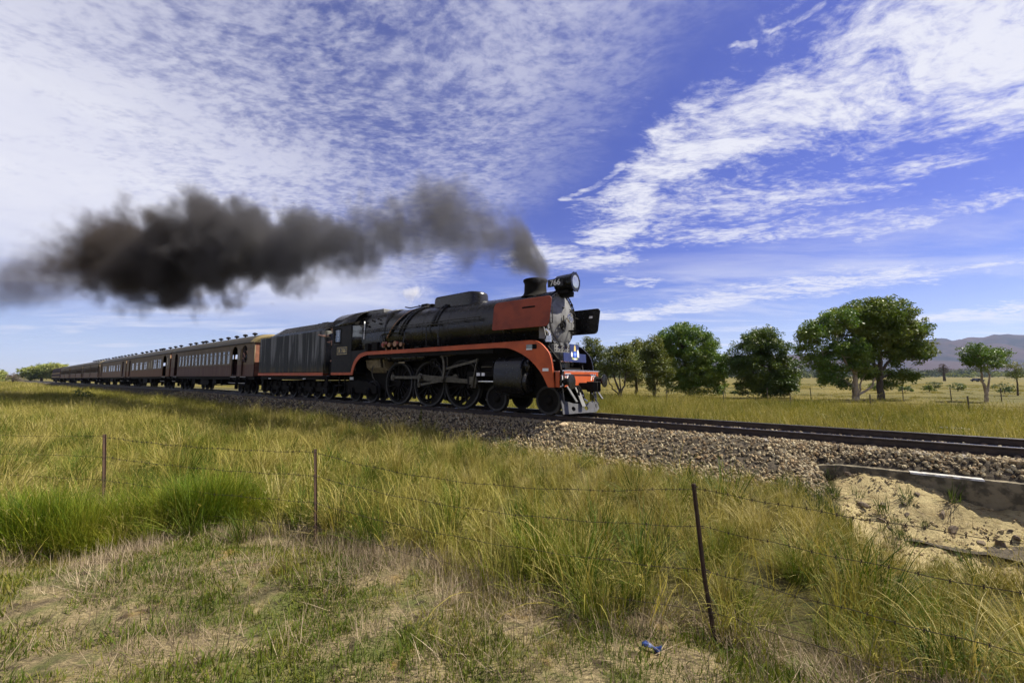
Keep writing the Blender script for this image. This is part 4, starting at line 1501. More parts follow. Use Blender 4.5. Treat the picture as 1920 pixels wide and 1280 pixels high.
b.box(-17.0, -16.5, -1.0, 1.0, .75, .95)
tf = b.build('trailing_truck_frame', m_blk2, loco, bev=.015)
b = MB()
for x in (-17.45, -16.10):
    b.box(x - .19, x + .19, -1.16, -1.03, .33, .70).lathe([(-.04, .12), (0, .12)], (x, -1.16, .5), 'y', 14)
b.build('axle_box', m_blk2, tf, bev=.02)
MB().box(-17.58, -17.30, -1.10, -1.072, 1.05, 1.18).build('data_plate', m_wht, loco)
b = MB().box(-18.6, -17.9, -1.2, -1.0, .35, .42).box(-18.6, -17.9, -1.3, -1.0, .75, .80)
b.bar((-18.5, -1.1, .35), (-18.5, -1.1, 1.28), .04, .08, (1, 0, 0)).bar((-18.0, -1.1, .35), (-18.0, -1.1, 1.28), .04, .08, (1, 0, 0))
b.build('cab_step', m_blk2, loco)
# ash pan under the firebox
b = MB().prism([(-1.05, 2.12), (1.05, 2.12), (.95, 1.62), (.55, 1.30), (-.55, 1.30), (-.95, 1.62)], -16.4, -14.98, 'yz')
ash = b.build('ashpan', m_ash, loco)
b = MB()
for z in np.linspace(1.66, 2.05, 6):
    b.ball((-15.22, -.985 - .13 * (z - 1.6), z), .03, 6, 4)
b.bar((-15.12, -.99, 1.62), (-15.12, -1.06, 2.1), .09, .02, (0, 1, 0))
b.build('rivet_seam', m_blk2, ash)
MB().tube(spline([(-15.75, -1.05, 1.70), (-15.75, -1.1, 1.5), (-15.68, -1.1, 1.2), (-15.6, -1.05, 1.05)], 5), .025, 8).build('drain_pipe', m_steel, loco)
# air reservoir under the running board
b = MB().lathe([(-14.5, .02), (-14.46, .11), (-14.38, .155), (-12.05, .155), (-11.97, .11), (-11.93, .02)], (0, -1.16, 2.0), 'x', 24)
res = b.build('air_reservoir', m_blk, loco)
MB().box(-13.55, -13.15, -1.30, -1.28, 1.77, 1.83).build('stencil_plate', m_ash, res)
b = MB()
for x in (-14.1, -12.4):
    b.lathe([(x - .03, .15), (x - .03, .166), (x + .03, .166), (x + .03, .15)], (0, -1.16, 2.0), 'x', 24, cap=False)
b.build('reservoir_strap', m_blk2, res)

# cylinders and motion, near side and its mirror
def capsule(y, zlo, rlo, zhi, rhi, n=14):
    pts = []
    for k in range(n + 1):
        a = math.pi + math.pi * k / n
        pts.append((y + rlo * math.cos(a), zlo + rlo * math.sin(a)))
    for k in range(n + 1):
        a = math.pi * k / n
        pts.append((y + rhi * math.cos(a), zhi + rhi * math.sin(a)))
    return pts


PIN = (-.19, .25)
for sd in (-1, 1):
    cy_ = sd * 1.08
    b = MB().prism(capsule(cy_, 1.04, .43, 1.46, .41), -8.22, -7.10, 'yz')
    cyl = b.build('cylinder', m_blk, loco, bev=.03, ang=40)
    b = MB().lathe([(-7.10, .36), (-7.04, .36), (-6.98, .30), (-6.97, .02)], (0, cy_, 1.04), 'x', 28)
    b.lathe([(-7.10, .26), (-7.02, .26), (-6.96, .20), (-6.95, .02)], (0, cy_, 1.56), 'x', 24)
    b.lathe([(-8.32, .02), (-8.32, .20), (-8.22, .34)], (0, cy_, 1.04), 'x', 24).lathe([(-8.34, .02), (-8.34, .16), (-8.22, .24)], (0, cy_, 1.56), 'x', 24)
    b.build('cylinder_cover', m_blk, cyl, ang=40)
    MB().tube([(-9.55, cy_, 1.04), (-8.30, cy_, 1.04)], .042, 12).build('piston_rod', m_bright, loco)
    MB().tube([(-9.1, cy_, 1.56), (-8.30, cy_, 1.56)], .028, 10).build('valve_spindle', m_steel, loco)
    b = MB().box(-9.72, -8.42, cy_ - .09, cy_ + .09, 1.22, 1.40)
    b.box(-9.72, -9.62, cy_ - .07, cy_ + .07, .78, 1.22)
    sb = b.build('slide_bar', m_blk2, loco, bev=.015)
    if sd < 0:
        b = MB().box(-9.24, -9.08, cy_ - .105, cy_ - .0905, 1.24, 1.35).box(-9.0, -8.86, cy_ - .105, cy_ - .0905, 1.24, 1.35)
        b.build('label_plate', m_wht, sb)
    b = MB().box(-9.60, -9.25, cy_ - .10, cy_ + .10, .92, 1.22).box(-9.52, -9.30, cy_ - .08, cy_ + .08, .80, .92)
    b.tube([(-9.48, cy_ - .13, 1.03), (-9.48, cy_ + .1, 1.03)], .06, 12)
    b.build('crosshead', m_steel, loco, bev=.015)
    b = MB()
    for z in (1.36, 1.46, 1.62, 1.72):
        b.bar((-8.85, cy_ - .1, z), (-8.34, cy_ - .1, z), .03, .03)
    b.box(-8.50, -8.44, cy_ - .14, cy_ + .1, 1.34, 1.78)
    b.build('valve_guide', m_blk2, loco)
    px = [(x + PIN[0], .925 + PIN[1]) for x in DRV]
    yr = sd * 1.00
    b = MB()
    b.bar((px[0][0], yr, px[0][1]), (px[2][0], yr, px[2][1]), .05, .115, (0, 0, 1))
    for x, z in px:
        b.lathe([(-.04, .02), (-.04, .13), (.04, .13), (.04, .02)], (x, yr, z), 'y', 20)
        b.lathe([(-.07, .02), (-.07, .06), (.12, .06), (.12, .02)], (x, yr, z), 'y', 14)
    b.bar((px[0][0], yr, px[0][1]), (px[0][0], yr, px[0][1] + .22), .05, .05, (1, 0, 0))
    b.build('coupling_rod', m_steel, loco)
    ym = sd * 1.10
    x2, z2 = px[1]
    b = MB()
    a_, b_ = Vector((x2, ym, z2)), Vector((-9.48, ym, 1.03))
    d_ = (b_ - a_).normalized()
    pn = Vector((-d_.z, 0, d_.x))
    vs = []
    for (P_, h_) in ((a_, .125), (b_, .075)):
        for yy in (-.035, .035):
            vs += [P_ + pn * h_ + Vector((0, yy, 0)), P_ - pn * h_ + Vector((0, yy, 0))]
    b.add(vs, [(0, 1, 5, 4), (2, 6, 7, 3), (0, 4, 6, 2), (1, 3, 7, 5), (0, 2, 3, 1), (4, 5, 7, 6)])
    b.lathe([(-.05, .02), (-.05, .17), (.05, .17), (.05, .02)], (x2, ym, z2), 'y', 24).lathe([(-.05, .02), (-.05, .10), (.05, .10), (.05, .02)], (-9.48, ym, 1.03), 'y', 20)
    b.build('connecting_rod', m_steel, loco, bev=.01)
    yq = sd * 1.20
    xr, zr = x2 + .02, z2 - .30
    b = MB().bar((x2, sd * 1.17, z2), (xr, yq, zr), .05, .13, (0, 1, 0))
    b.lathe([(-.03, .02), (-.03, .09), (.03, .09), (.03, .02)], (xr, yq, zr), 'y', 16)
    b.lathe([(-.04, .02), (-.04, .12), (.04, .12), (.04, .02)], (x2, sd * 1.18, z2), 'y', 16)
    b.build('return_crank', m_steel, loco)
    b = MB().bar((xr, yq, zr), (-10.98, yq, 1.06), .035, .085)
    b.lathe([(-.03, .02), (-.03, .07), (.03, .07), (.03, .02)], (-10.98, yq, 1.06), 'y', 16)
    b.build('eccentric_rod', m_steel, loco)
    arc = spline([(-10.98, 1.02), (-10.90, 1.30), (-10.88, 1.55), (-10.93, 1.85), (-11.02, 2.05)], 5)
    b = MB().strip([(p[0] - .05, p[1]) for p in arc], [(p[0] + .05, p[1]) for p in arc], yq - .03, yq + .03)
    b.build('expansion_link', m_steel, loco)
    b = MB()
    for (q0, q1) in (((-11.66, 1.62), (-11.66, 1.90)), ((-11.66, 1.90), (-11.44, 1.90)), ((-11.44, 1.90), (-11.12, 1.66)), ((-11.66, 1.62), (-11.12, 1.60)), ((-11.46, 1.62), (-11.46, 1.90))):
        b.bar((q0[0], sd * 1.16, q0[1]), (q1[0], sd * 1.16, q1[1]), .06, .05, (0, 1, 0))
    b.build('link_bracket', m_blk2, loco)
    b = MB().bar((-10.88, sd * 1.16, 1.50), (-9.22, sd * 1.16, 1.80), .035, .085)
    b.lathe([(-.03, .02), (-.03, .06), (.03, .06), (.03, .02)], (-9.22, sd * 1.16, 1.80), 'y', 14)
    b.build('radius_rod', m_steel, loco)
    b = MB().bar((-9.18, yq, 1.86), (-9.42, yq, .84), .04, .065, (0, 1, 0))
    b.bar((-9.42, yq, .84), (-9.60, sd * 1.1, .86), .03, .05)
    b.build('combination_lever', m_steel, loco)
    b = MB().bar((-11.1, sd * 1.22, 1.98), (-10.25, sd * 1.22, 2.04), .03, .04)
    b.bar((-10.25, sd * 1.22, 2.04), (-10.22, sd * 1.22, 2.30), .03, .03, (0, 1, 0))
    b.bar((-10.72, sd * 1.2, 1.95), (-10.70, sd * 1.2, 1.62), .03, .04, (0, 1, 0))
    b.build('reversing_link', m_steel, loco)
# brake shoes and hangers between the drivers
b = MB()
for x in (-13.12, -11.20, -15.05):
    for y in (-.78, .78):
        b.prism([(x - .06, .30), (x + .06, .28), (x + .05, .75), (x - .04, .80)], y - .06, y + .06)
        b.bar((x, y, .7), (x + .02, y, 1.5), .05, .06, (0, 1, 0))
b.build('brake_hanger', m_blk2, loco)

# ------------------------------------------------------------------ tender
m_tend = bpy.data.materials.new('streaked_tender_paint')
m_tend.use_nodes = True
t = NT(m_tend.node_tree)
oc = t.n('ShaderNodeTexCoord').outputs['Object']
sp_ = t.n('ShaderNodeSeparateXYZ', ins={0: oc})
st1 = t.noise(t.mapping(oc, scale=(1.7, 1, .10)), 1.25, 3, .5, .5)
st2 = t.noise(t.mapping(oc, scale=(4.5, 1, .35)), 1.3, 6, .65, .6)
edge_ = t.m('ADD', sp_.outputs[2], t.m('MULTIPLY', t.m('SUBTRACT', st2, .5), 2.2))
f_ = t.m('MULTIPLY', t.ss(t.m('ADD', t.m('MULTIPLY', st1, .8), t.m('MULTIPLY', st2, .25)), .505, .60), t.ss(edge_, 1.7, 2.5))
cc = t.mix(t.ss(st2, .35, .7), (.014, .015, .014), (.021, .021, .019))
cc = t.mix(t.m('MULTIPLY', f_, .9), cc, (.15, .15, .14))
cc = t.mix(t.m('MULTIPLY', t.ss(sp_.outputs[2], 1.9, 1.45), t.ss(st1, .4, .6)), cc, (.070, .055, .025))
bs = t.n('ShaderNodeBsdfPrincipled', ins={'Base Color': cc, 'Roughness': .6, 'Specular IOR Level': .2})
t.n('ShaderNodeOutputMaterial', ins={0: bs.outputs[0]})

tender = rolling('tender', -27.6, -19.2, 'black streaked tender with a red stripe coupled behind the engine', 'tender')
b = MB().box(-27.50, -19.50, -1.45, 1.45, 1.41, 3.58)
tank = b.build('water_tank', m_tend, tender, bev=.04)
b = MB()
for sd in (-1, 1):
    b.box(-27.51, -19.45, sd * 1.46 - .02, sd * 1.46 + .0, 1.255, 1.408) if sd < 0 else b.box(-27.51, -19.45, 1.44, 1.46, 1.255, 1.408)
b.build('red_stripe', m_red, tender)
b = MB()
for x in (-27.25, -26.85, -26.2, -25.55, -24.5, -23.55, -22.3, -21.5):
    for z in np.arange(1.95, 3.5, .075):
        b.ball((x, -1.452, z), .013, 6, 3)
o = b.build('rivet_row', m_blk2, tank)
o['kind'] = 'stuff'
hp = [(-1.43, 3.58), (-1.43, 3.68), (-1.02, 4.08), (-.80, 4.12), (.80, 4.12), (1.02, 4.08), (1.43, 3.68), (1.43, 3.58)]
vs = [(x, y, z) for x in (-25.0, -19.75) for y, z in hp] + [(-26.1, y, 3.58 + max(0, z - 3.58) * .12) for y, z in hp] + [(-19.45, y * .98, 3.58 + (z - 3.58) * .45) for y, z in hp]
k = len(hp)
fs = [(i, i + 1, k + i + 1, k + i) for i in range(k - 1)] + [(2 * k + i, 2 * k + i + 1, i + 1, i) for i in range(k - 1)] + [(k + i, k + i + 1, 3 * k + i + 1, 3 * k + i) for i in range(k - 1)]
MB().add(vs, fs).build('coal_bunker', m_blk, tender, smooth=False)
b = MB().box(-21.9, -21.75, -.6, -.5, 4.1, 4.22).box(-20.9, -20.3, -.9, .9, 4.10, 4.15)
b.box(-26.9, -26.3, -.35, .35, 3.58, 3.72)
b.build('filler_hatch', m_blk2, tender, bev=.01)
b = MB().tube([(-19.38, -1.40, 1.5), (-19.36, -1.43, 1.6), (-19.36, -1.43, 3.3), (-19.4, -1.40, 3.4)], .02, 8).tube([(-27.58, -1.40, 1.5), (-27.58, -1.43, 3.2), (-27.5, -1.4, 3.3)], .018, 8)
b.build('grab_rail', m_steel, tender)
b = MB().box(-27.45, -19.35, -1.30, 1.30, 1.02, 1.25)
b.box(-27.4, -19.5, -1.36, -1.30, 1.04, 1.12)
b.build('underframe', m_blk2, tender)
b = MB()
for x in (-25.9, -21.5):
    b.box(x - .25, x + .05, -1.385, -1.365, 1.06, 1.10)
b.build('label_plate', m_wht, tender)
TW = (-26.60, -25.30, -24.00, -22.50, -21.20, -19.95)
disc_set(tender, 'tender_wheel', .46, [(x, sd) for x in TW for sd in (-1, 1)])
for x in TW:
    MB().tube([(x, -.8, .463), (x, .8, .463)], .075, 12).build('axle', m_blk2, tender)


def bogie(parent, xs, zf, wheelr, y=1.02, name='bogie_frame'):
    x0, x1 = min(xs) - .45, max(xs) + .45
    b = MB()
    for sd in (-1, 1):
        lo_ = []
        for x in sorted(xs):
            lo_ += [(x - .24, .40), (x - .17, .66), (x + .17, .66), (x + .24, .40)]
        b.prism([(x0, .55)] + lo_ + [(x1, .55), (x1 - .1, zf), (x0 + .1, zf)], sd * y - .045, sd * y + .045)
    b.box((x0 + x1) / 2 - .2, (x0 + x1) / 2 + .2, -y, y, zf - .3, zf + .1)
    f_ = b.build(name, m_blk2, parent, bev=.012)
    b = MB()
    for x in xs:
        b.box(x - .15, x + .15, -y - .15, -y - .04, .30, .62).lathe([(-.03, .09), (0, .09)], (x, -y - .15, .46), 'y', 12)
        b.tube([(x - .28, -y - .08, .66), (x - .28, -y - .08, .98)], .07, 10).tube([(x + .28, -y - .08, .66), (x + .28, -y - .08, .98)], .07, 10)
    b.build('axle_box', m_blk2, f_)
    return f_


bogie(tender, TW[:3], .88, .46)
bogie(tender, TW[3:], .88, .46)
b = MB()
for x in (-19.5, -27.3):
    b.bar((x, -1.25, .35), (x, -1.25, 1.05), .04, .30, (1, 0, 0)).box(x - .2, x + .2, -1.36, -1.1, .33, .37).box(x - .2, x + .2, -1.36, -1.1, .68, .72)
b.build('step', m_blk2, tender)
MB().box(-19.45, -18.75, -1.1, 1.1, 1.18, 1.30).build('fall_plate', m_blk2, tender)

# ------------------------------------------------------------------ carriages
def car_paint(name, upper, lower, zsplit, worn):
    m = bpy.data.materials.new(name)
    m.use_nodes = True
    t = NT(m.node_tree)
    oc = t.n('ShaderNodeTexCoord').outputs['Object']
    z = t.n('ShaderNodeSeparateXYZ', ins={0: oc}).outputs[2]
    bo = t.noise(t.mapping(oc, scale=(9.5, 1, .12)), 1.4, 4, .6)
    gr = t.noise(t.mapping(oc, scale=(2.2, 1, .9)), 1.2, 6, .6, .3)
    u = t.mix(t.ss(gr, .35, .7), upper, tuple(x * .72 for x in upper))
    l = t.mix(t.ss(bo, .42, .62), lower, worn)
    c = t.mix(t.ss(z, zsplit - .01, zsplit + .01), l, u)
    c = t.mix(t.m('MULTIPLY', t.ss(bo, .55, .72), .4), c, (.05, .04, .03))
    bs = t.n('ShaderNodeBsdfPrincipled', ins={'Base Color': c, 'Roughness': .6, 'Specular IOR Level': .2})
    t.n('ShaderNodeOutputMaterial', ins={0: bs.outputs[0]})
    return m


m_c1 = car_paint('varnished_timber_red_brown', (.150, .102, .050), (.078, .030, .018), 1.98, (.130, .072, .042))
m_c2 = car_paint('varnished_timber_orange', (.165, .116, .055), (.13, .048, .015), 1.92, (.165, .080, .025))
m_c3 = car_paint('varnished_timber_tan', (.175, .122, .060), (.135, .068, .034), 1.95, (.165, .096, .046))
m_roof = mat('carriage_roof_canvas', (.024, .022, .020), (.042, .036, .028), rough=.8, scale=1.6)
m_end = mat('carriage_end_red_brown', (.22, .085, .045), (.13, .05, .03), rough=.6, scale=3)
m_rend = mat('carriage_roof_end_sun_tint', (.22, .165, .06), (.15, .11, .045), rough=.7, scale=2)  # sunlight on the curved front roof ends, put into an ochre colour
m_frame = mat('window_frame_timber', (.19, .15, .09), (.125, .095, .06), rough=.55, scale=6)
m_door = mat('dark_red_door', (.060, .018, .014), (.035, .012, .010), rough=.6, scale=4)
m_step = mat('worn_step_edge', (.42, .40, .36), (.25, .23, .20), rough=.8, scale=6)


def arch(x0, x1, z0, z1, n=8):
    r_ = (x1 - x0) / 2
    cx = (x0 + x1) / 2
    return [(x0, z0), (x1, z0)] + [(cx + r_ * math.cos(a), z1 - r_ * .9 + r_ * .9 * math.sin(a)) for a in np.linspace(0, math.pi, n)]


def carriage(s0, s1, label, paint, wins, doors, vents, group, plates=(), panes=True):
    """wins: (x0, x1, z0, z1, lights); doors: (x0, x1, arched, filled)"""
    c = rolling('passenger_carriage', s0, s1, label, 'carriage', group)
    zf, zg = 1.20, 3.44
    holes = [[(x0, z0), (x1, z0), (x1, z1), (x0, z1)] for x0, x1, z0, z1, _ in wins]
    holes += [arch(x0, x1, zf + .06, 3.28) if ar else [(x0, zf + .06), (x1, zf + .06), (x1, 3.2), (x0, 3.2)] for x0, x1, ar, fl in doors]
    outer = [(s0 + .06, zf), (s1 - .06, zf), (s1 - .06, zg), (s0 + .06, zg)]
    holed_plate('side_wall', outer, holes, -1.45, -1.40, paint, c)
    fw = holed_plate('side_wall', outer, [[(x0, z1 - .26), (x1, z1 - .26), (x1, z1 + .12), (x0, z1 + .12)] for x0, x1, z0, z1, _ in wins], 1.40, 1.45, paint, c)  # far openings shaped as top slots only, so the lower panes look dark
    b = MB().box(s0 + .04, s1 - .04, -1.475, -1.451, 1.965, 2.005).box(s0 + .04, s1 - .04, -1.47, -1.451, 3.06, 3.09).box(s0 + .04, s1 - .04, -1.475, -1.451, zf - .01, zf + .05)
    b2 = MB()
    keep = [(x0, x1) for x0, x1, ar, fl in doors]
    # mouldings are broken at the doors
    xs = [s0 + .05]
    for x0, x1 in sorted(keep):
        xs += [x0 - .03, x1 + .03]
    xs.append(s1 - .05)
    for i in range(0, len(xs), 2):
        for z0, z1 in ((1.955, 2.0), (3.07, 3.105), (zf, zf + .05)):
            if xs[i + 1] - xs[i] > .1:
                b2.box(xs[i], xs[i + 1], -1.475, -1.4505, z0, z1)
    b2.build('moulding', paint, c)
    for x0, x1, z0, z1, lights in wins:
        m_ = .035
        wdt = (x1 - x0) / lights
        inner = [[(x0 + i * wdt + m_, z0 + m_), (x0 + (i + 1) * wdt - m_, z0 + m_), (x0 + (i + 1) * wdt - m_, z1 - .27), (x0 + i * wdt + m_, z1 - .27)] for i in range(lights)]
        inner += [[(x0 + i * wdt + m_, z1 - .22), (x0 + (i + 1) * wdt - m_, z1 - .22), (x0 + (i + 1) * wdt - m_, z1 - m_), (x0 + i * wdt + m_, z1 - m_)] for i in range(lights)]
        f_ = holed_plate('window', [(x0 - .02, z0 - .02), (x1 + .02, z0 - .02), (x1 + .02, z1 + .02), (x0 - .02, z1 + .02)], inner, -1.462, -1.4515, m_frame, c)
        if panes:
            MB().box(x0, x1, -1.44, -1.434, z0, z1).build('pane', m_glass, f_)
    for x0, x1, ar, fl in doors:
        if fl:
            MB().box(x0 + .02, x1 - .02, -1.36, -1.32, zf + .03, 2.15 if fl == 2 else 3.2).build('door', m_door if fl == 1 else paint, c)
        else:
            b = MB().box(x0 - .02, x1 + .02, -1.0, -.96, zf, 3.3)
            b.build('vestibule_door', m_door, c)
    for x, z0, z1 in plates:
        MB().box(x - .16, x + .16, -1.458, -1.4515, z0, z1).build('lamp_panel', mat('cream_panel', (.42, .38, .24), (.32, .28, .18), rough=.6), c)
    # roof: a shallow arch whose ends curve down
    na_, nx = 17, 9
    vs, fs = [], []
    xs = [s0 - .03, s0 + .35, s0 + .8, s0 + 1.4] + list(np.linspace(s0 + 3, s1 - 3, nx)) + [s1 - 1.4, s1 - .8, s1 - .35, s1 + .03]
    for x in xs:
        e_ = min(x - s0, s1 - x)
        dr = 1 - .30 * max(0, 1 - max(e_, 0) / 1.4) ** 2
        for a in np.linspace(-1, 1, na_):
            vs.append((x, 1.50 * a, zg - .04 + .72 * dr * (1 - abs(a) ** 2.4) ** .75 if abs(a) < 1 else zg - .04))
    for i in range(len(xs) - 1):
        for j in range(na_ - 1):
            fs.append((i * na_ + j, i * na_ + j + 1, (i + 1) * na_ + j + 1, (i + 1) * na_ + j))
    fs.append(tuple(range(na_)))
    fs.append(tuple((len(xs) - 1) * na_ + j for j in range(na_)))
    rf = MB().add(vs, fs).build('roof', m_roof, c, ang=50)
    vs = [(x, y * 1.004, z + .006) for (x, y, z) in vs[(len(xs) - 3) * na_:]]
    MB().add(vs, [(i * na_ + j, i * na_ + j + 1, (i + 1) * na_ + j + 1, (i + 1) * na_ + j) for i in range(2) for j in range(na_ - 1)] + [tuple(2 * na_ + j for j in range(na_))]).build('roof_end', m_rend if s1 > -30 or abs(s1 + 89.1) < .1 else m_roof, rf, ang=50)
    b = MB().box(s0 + .1, s1 - .1, -1.53, -1.50, zg - .05, zg + .0)
    b.build('gutter', m_roof, c)
    for x in vents:
        b = MB().lathe([(3.98, .06), (4.19, .055), (4.20, .13), (4.25, .175), (4.31, .15), (4.36, .06), (4.365, .01)], (x, -.32, 0), 'z', 12)
        b.build('roof_ventilator', m_blk2, rf)
    # ends, gangway, floor, interior
    b = MB()
    for x in (s0 + .06, s1 - .10):
        b.box(x, x + .04, -1.40, 1.40, zf, zg)
    b.build('end_wall', m_end, c)
    MB().box(s1 - .05, s1 + .30, -.55, .55, 1.25, 3.3).build('gangway', m_blk2, c)
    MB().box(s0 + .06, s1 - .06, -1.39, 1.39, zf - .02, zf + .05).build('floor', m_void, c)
    b = MB()
    for i, x in enumerate(np.arange(s0 + 2.6, s1 - 2.4, 1.25)):
        b.box(x, x + .12, -1.2, -.35, zf + .05, zf + 1.05).box(x, x + .12, .35, 1.2, zf + .05, zf + 1.05)
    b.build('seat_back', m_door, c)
    # underframe
    b = MB().box(s0 + .05, s1 - .05, -1.38, 1.38, .98, zf - .02)
    b.build('sole_bar', m_blk2, c)
    L_ = s1 - s0
    b = MB()
    for y in (-1.05, 1.05):
        b.tube([(s0 + 4.2, y, 1.0), (s0 + L_ * .36, y, .52), (s0 + L_ * .64, y, .52), (s1 - 4.2, y, 1.0)], .03, 6)
    for x in (s0 + L_ * .36, s0 + L_ * .64):
        b.box(x - .05, x + .05, -1.1, 1.1, .52, 1.0)
    b.build('truss_rod', m_blk2, c)
    b = MB().box(s0 + L_ * .42, s0 + L_ * .52, -1.25, -.7, .50, .97).box(s0 + L_ * .56, s0 + L_ * .60, -1.2, -.7, .58, .97).box(s0 + L_ * .30, s0 + L_ * .34, -1.2, -.7, .6, .97)
    b.build('battery_box', m_blk2, c, bev=.02)
    for xs_ in ((s0 + 1.5, s0 + 2.7, s0 + 3.9), (s1 - 3.9, s1 - 2.7, s1 - 1.5)):
        disc_set(c, 'wheel', .46, [(x, sd) for x in xs_ for sd in (-1, 1)])
        bogie(c, xs_, .86, .46)
    b = MB()
    for x0, x1, ar, fl in doors:
        b.box(x0 - .08, x1 + .08, -1.52, -1.20, .72, .76)
        b.box(x0 - .08, x0 - .05, -1.48, -1.22, .74, 1.1).box(x1 + .05, x1 + .08, -1.48, -1.22, .74, 1.1)
    if doors:
        st_ = b.build('step', m_blk2, c)
        b = MB()
        for x0, x1, ar, fl in doors:
            b.box(x0 - .08, x1 + .08, -1.535, -1.522, .72, .765).box(x0, x1, -1.49, -1.478, 1.14, 1.18)
        b.build('step_edge', m_step, st_)
    b = MB().box(s1 - .05, s1 + .35, -.12, .12, .82, 1.02).box(s0 - .30, s0 + .05, -.12, .12, .82, 1.02)
    b.build('coupling', m_blk2, c)
    return c


CG = 'brown carriages of the train'
w1 = [(-45.30 + i * .925, -45.30 + i * .925 + .62, 2.07, 3.0, 1) for i in range(14)]
car1 = carriage(-47.9, -28.25, 'reddish brown carriage with fourteen side windows, directly behind the tender', m_c1, w1,
                [(-46.75, -45.75, True, 0), (-32.25, -31.2, True, 0), (-30.45, -29.5, True, 2)], [-46.9, -45.2, -43.2, -42.3, -40.4, -38.6, -36.9, -35.1, -33.4, -31.6], CG)
MB().box(-31.1, -30.62, -1.49, -1.452, 2.30, 3.02).build('open_shutter', m_frame, car1)
w2 = [(-54.75, -53.35, 2.0, 2.95, 2), (-52.95, -51.55, 2.0, 2.95, 2), (-58.95, -57.55, 1.98, 2.85, 2), (-60.95, -59.75, 1.98, 2.85, 1), (-63.1, -61.85, 1.98, 2.85, 1), (-65.3, -64.05, 1.98, 2.85, 1)]
car2 = carriage(-68.3, -48.35, 'brown carriage with an orange lower half, second behind the tender', m_c2, w2, [(-50.9, -49.6, True, 0), (-66.9, -65.9, False, 1)],
                [-67, -64.6, -62.3, -60, -58, -56.5, -54, -52, -50, -57.2], CG, [(-49.15, 2.3, 3.0), (-55.55, 2.1, 2.9), (-56.5, 2.1, 2.7)])
w3 = [(-73.3, -72.3, 1.98, 2.85, 1), (-75.0, -74.0, 1.98, 2.85, 1), (-77.5, -76.2, 1.98, 2.85, 1), (-79.2, -77.9, 1.98, 2.85, 1), (-80.9, -79.6, 1.98, 2.85, 1), (-84, -82.9, 1.98, 2.85, 1), (-85.7, -84.6, 1.98, 2.85, 1)]
car3 = carriage(-88.6, -68.75, 'tan brown carriage third behind the tender, with dark end doors', m_c3, w3, [(-71.2, -69.9, False, 1), (-87.6, -86.6, False, 1)],
                [-87, -84.6, -82, -80, -77.6, -75.2, -73, -70.6], CG)
for i, (a_, b_, lb) in enumerate(((-108.2, -89.1, 'tan carriage fourth behind the tender, split by a dark middle door'), (-128.0, -108.6, 'tan carriage fifth behind the tender with a long dark window band'), (-148.0, -128.4, 'tan carriage last in the train, ahead of the rear diesel'))):
    md = (a_ + b_) / 2
    ww = [(md + .7 + k * 1.55, md + .7 + k * 1.55 + 1.30, 2.0, 2.95, 1) for k in range(5)] + [(md - .7 - k * 1.55 - 1.30, md - .7 - k * 1.55, 2.0, 2.95, 1) for k in range(5)]
    carriage(a_, b_, lb, m_c3, ww, [(md - .4, md + .4, False, 1), (b_ - 1.35, b_ - .45, False, 1), (a_ + .45, a_ + 1.35, False, 1)], [a_ + 2 + k * 2.6 for k in range(7)] if i == 0 else [], CG, panes=False)

# ------------------------------------------------------------------ diesel at the tail
m_dsl = mat('maroon_diesel', (.050, .020, .018), (.032, .014, .014), rough=.7, scale=2, spec=.1)
m_yel = mat('yellow_line', (.50, .34, .05), (.36, .24, .04), rough=.5)
dz_ = rolling('diesel_locomotive', -172.0, -148.6, 'dark maroon diesel locomotive at the tail of the train', 'locomotive')
b = MB().prism([(-1.45, 1.2), (1.45, 1.2), (1.45, 3.4), (1.2, 3.8), (.6, 4.0), (-.6, 4.0), (-1.2, 3.8), (-1.45, 3.4)], -169.5, -149.0, 'yz')
b.build('body', m_dsl, dz_, bev=.08)
b = MB().prism([(-172.2, 1.2), (-169.6, 1.2), (-169.6, 3.7), (-170.4, 3.6), (-171.2, 2.6), (-172.0, 2.4)], -1.40, 1.40)
b.build('nose', m_dsl, dz_, bev=.1)
b = MB()
for z in (1.45, 2.35):
    b.box(-171.9, -149.1, -1.47, -1.453, z, z + .12)
b.build('yellow_stripe', m_yel, dz_)
for x0, x1 in ((-170.2, -169.2), (-168.6, -167.6)):
    MB().box(x0, x1, -1.462, -1.452, 2.75, 3.35).build('cab_window', m_void, dz_)
for x0 in (-165, -162, -159, -156, -153):
    MB().box(x0, x0 + 1.6, -1.462, -1.452, 2.6, 3.2).build('radiator_grille', m_blk2, dz_)
MB().box(-171.5, -149.3, -1.3, 1.3, .85, 1.2).build('underframe', m_blk2, dz_)
MB().box(-163.5, -157, -1.2, 1.2, .35, .85).build('fuel_tank', m_blk2, dz_)
for xs_ in ((-169.5, -167.9, -166.3), (-154.5, -152.9, -151.3)):
    disc_set(dz_, 'wheel', .50, [(x, sd) for x in xs_ for sd in (-1, 1)])
    bogie(dz_, xs_, .86, .5)
for x in (-160.0, -156.2):
    MB().lathe([(3.95, .5), (4.12, .5), (4.14, .4)], (x, 0, 0), 'z', 16).build('roof_fan', m_blk2, dz_)


# ------------------------------------------------------------------ people
def skin_body(name, joints, edges, radii, m, parent, root=0):
    me = bpy.data.meshes.new(name)
    me.from_pydata(joints, edges, [])
    ob = link_mesh(name, me, m, parent)
    sk = ob.modifiers.new('skin', 'SKIN')
    sk.use_smooth_shade = True
    for i, r_ in enumerate(radii):
        d = me.skin_vertices[0].data[i]
        d.radius = r_ if isinstance(r_, tuple) else (r_, r_)
        d.use_root = (i == root)
    sd = ob.modifiers.new('smooth', 'SUBSURF')
    sd.levels = sd.render_levels = 2
    return ob


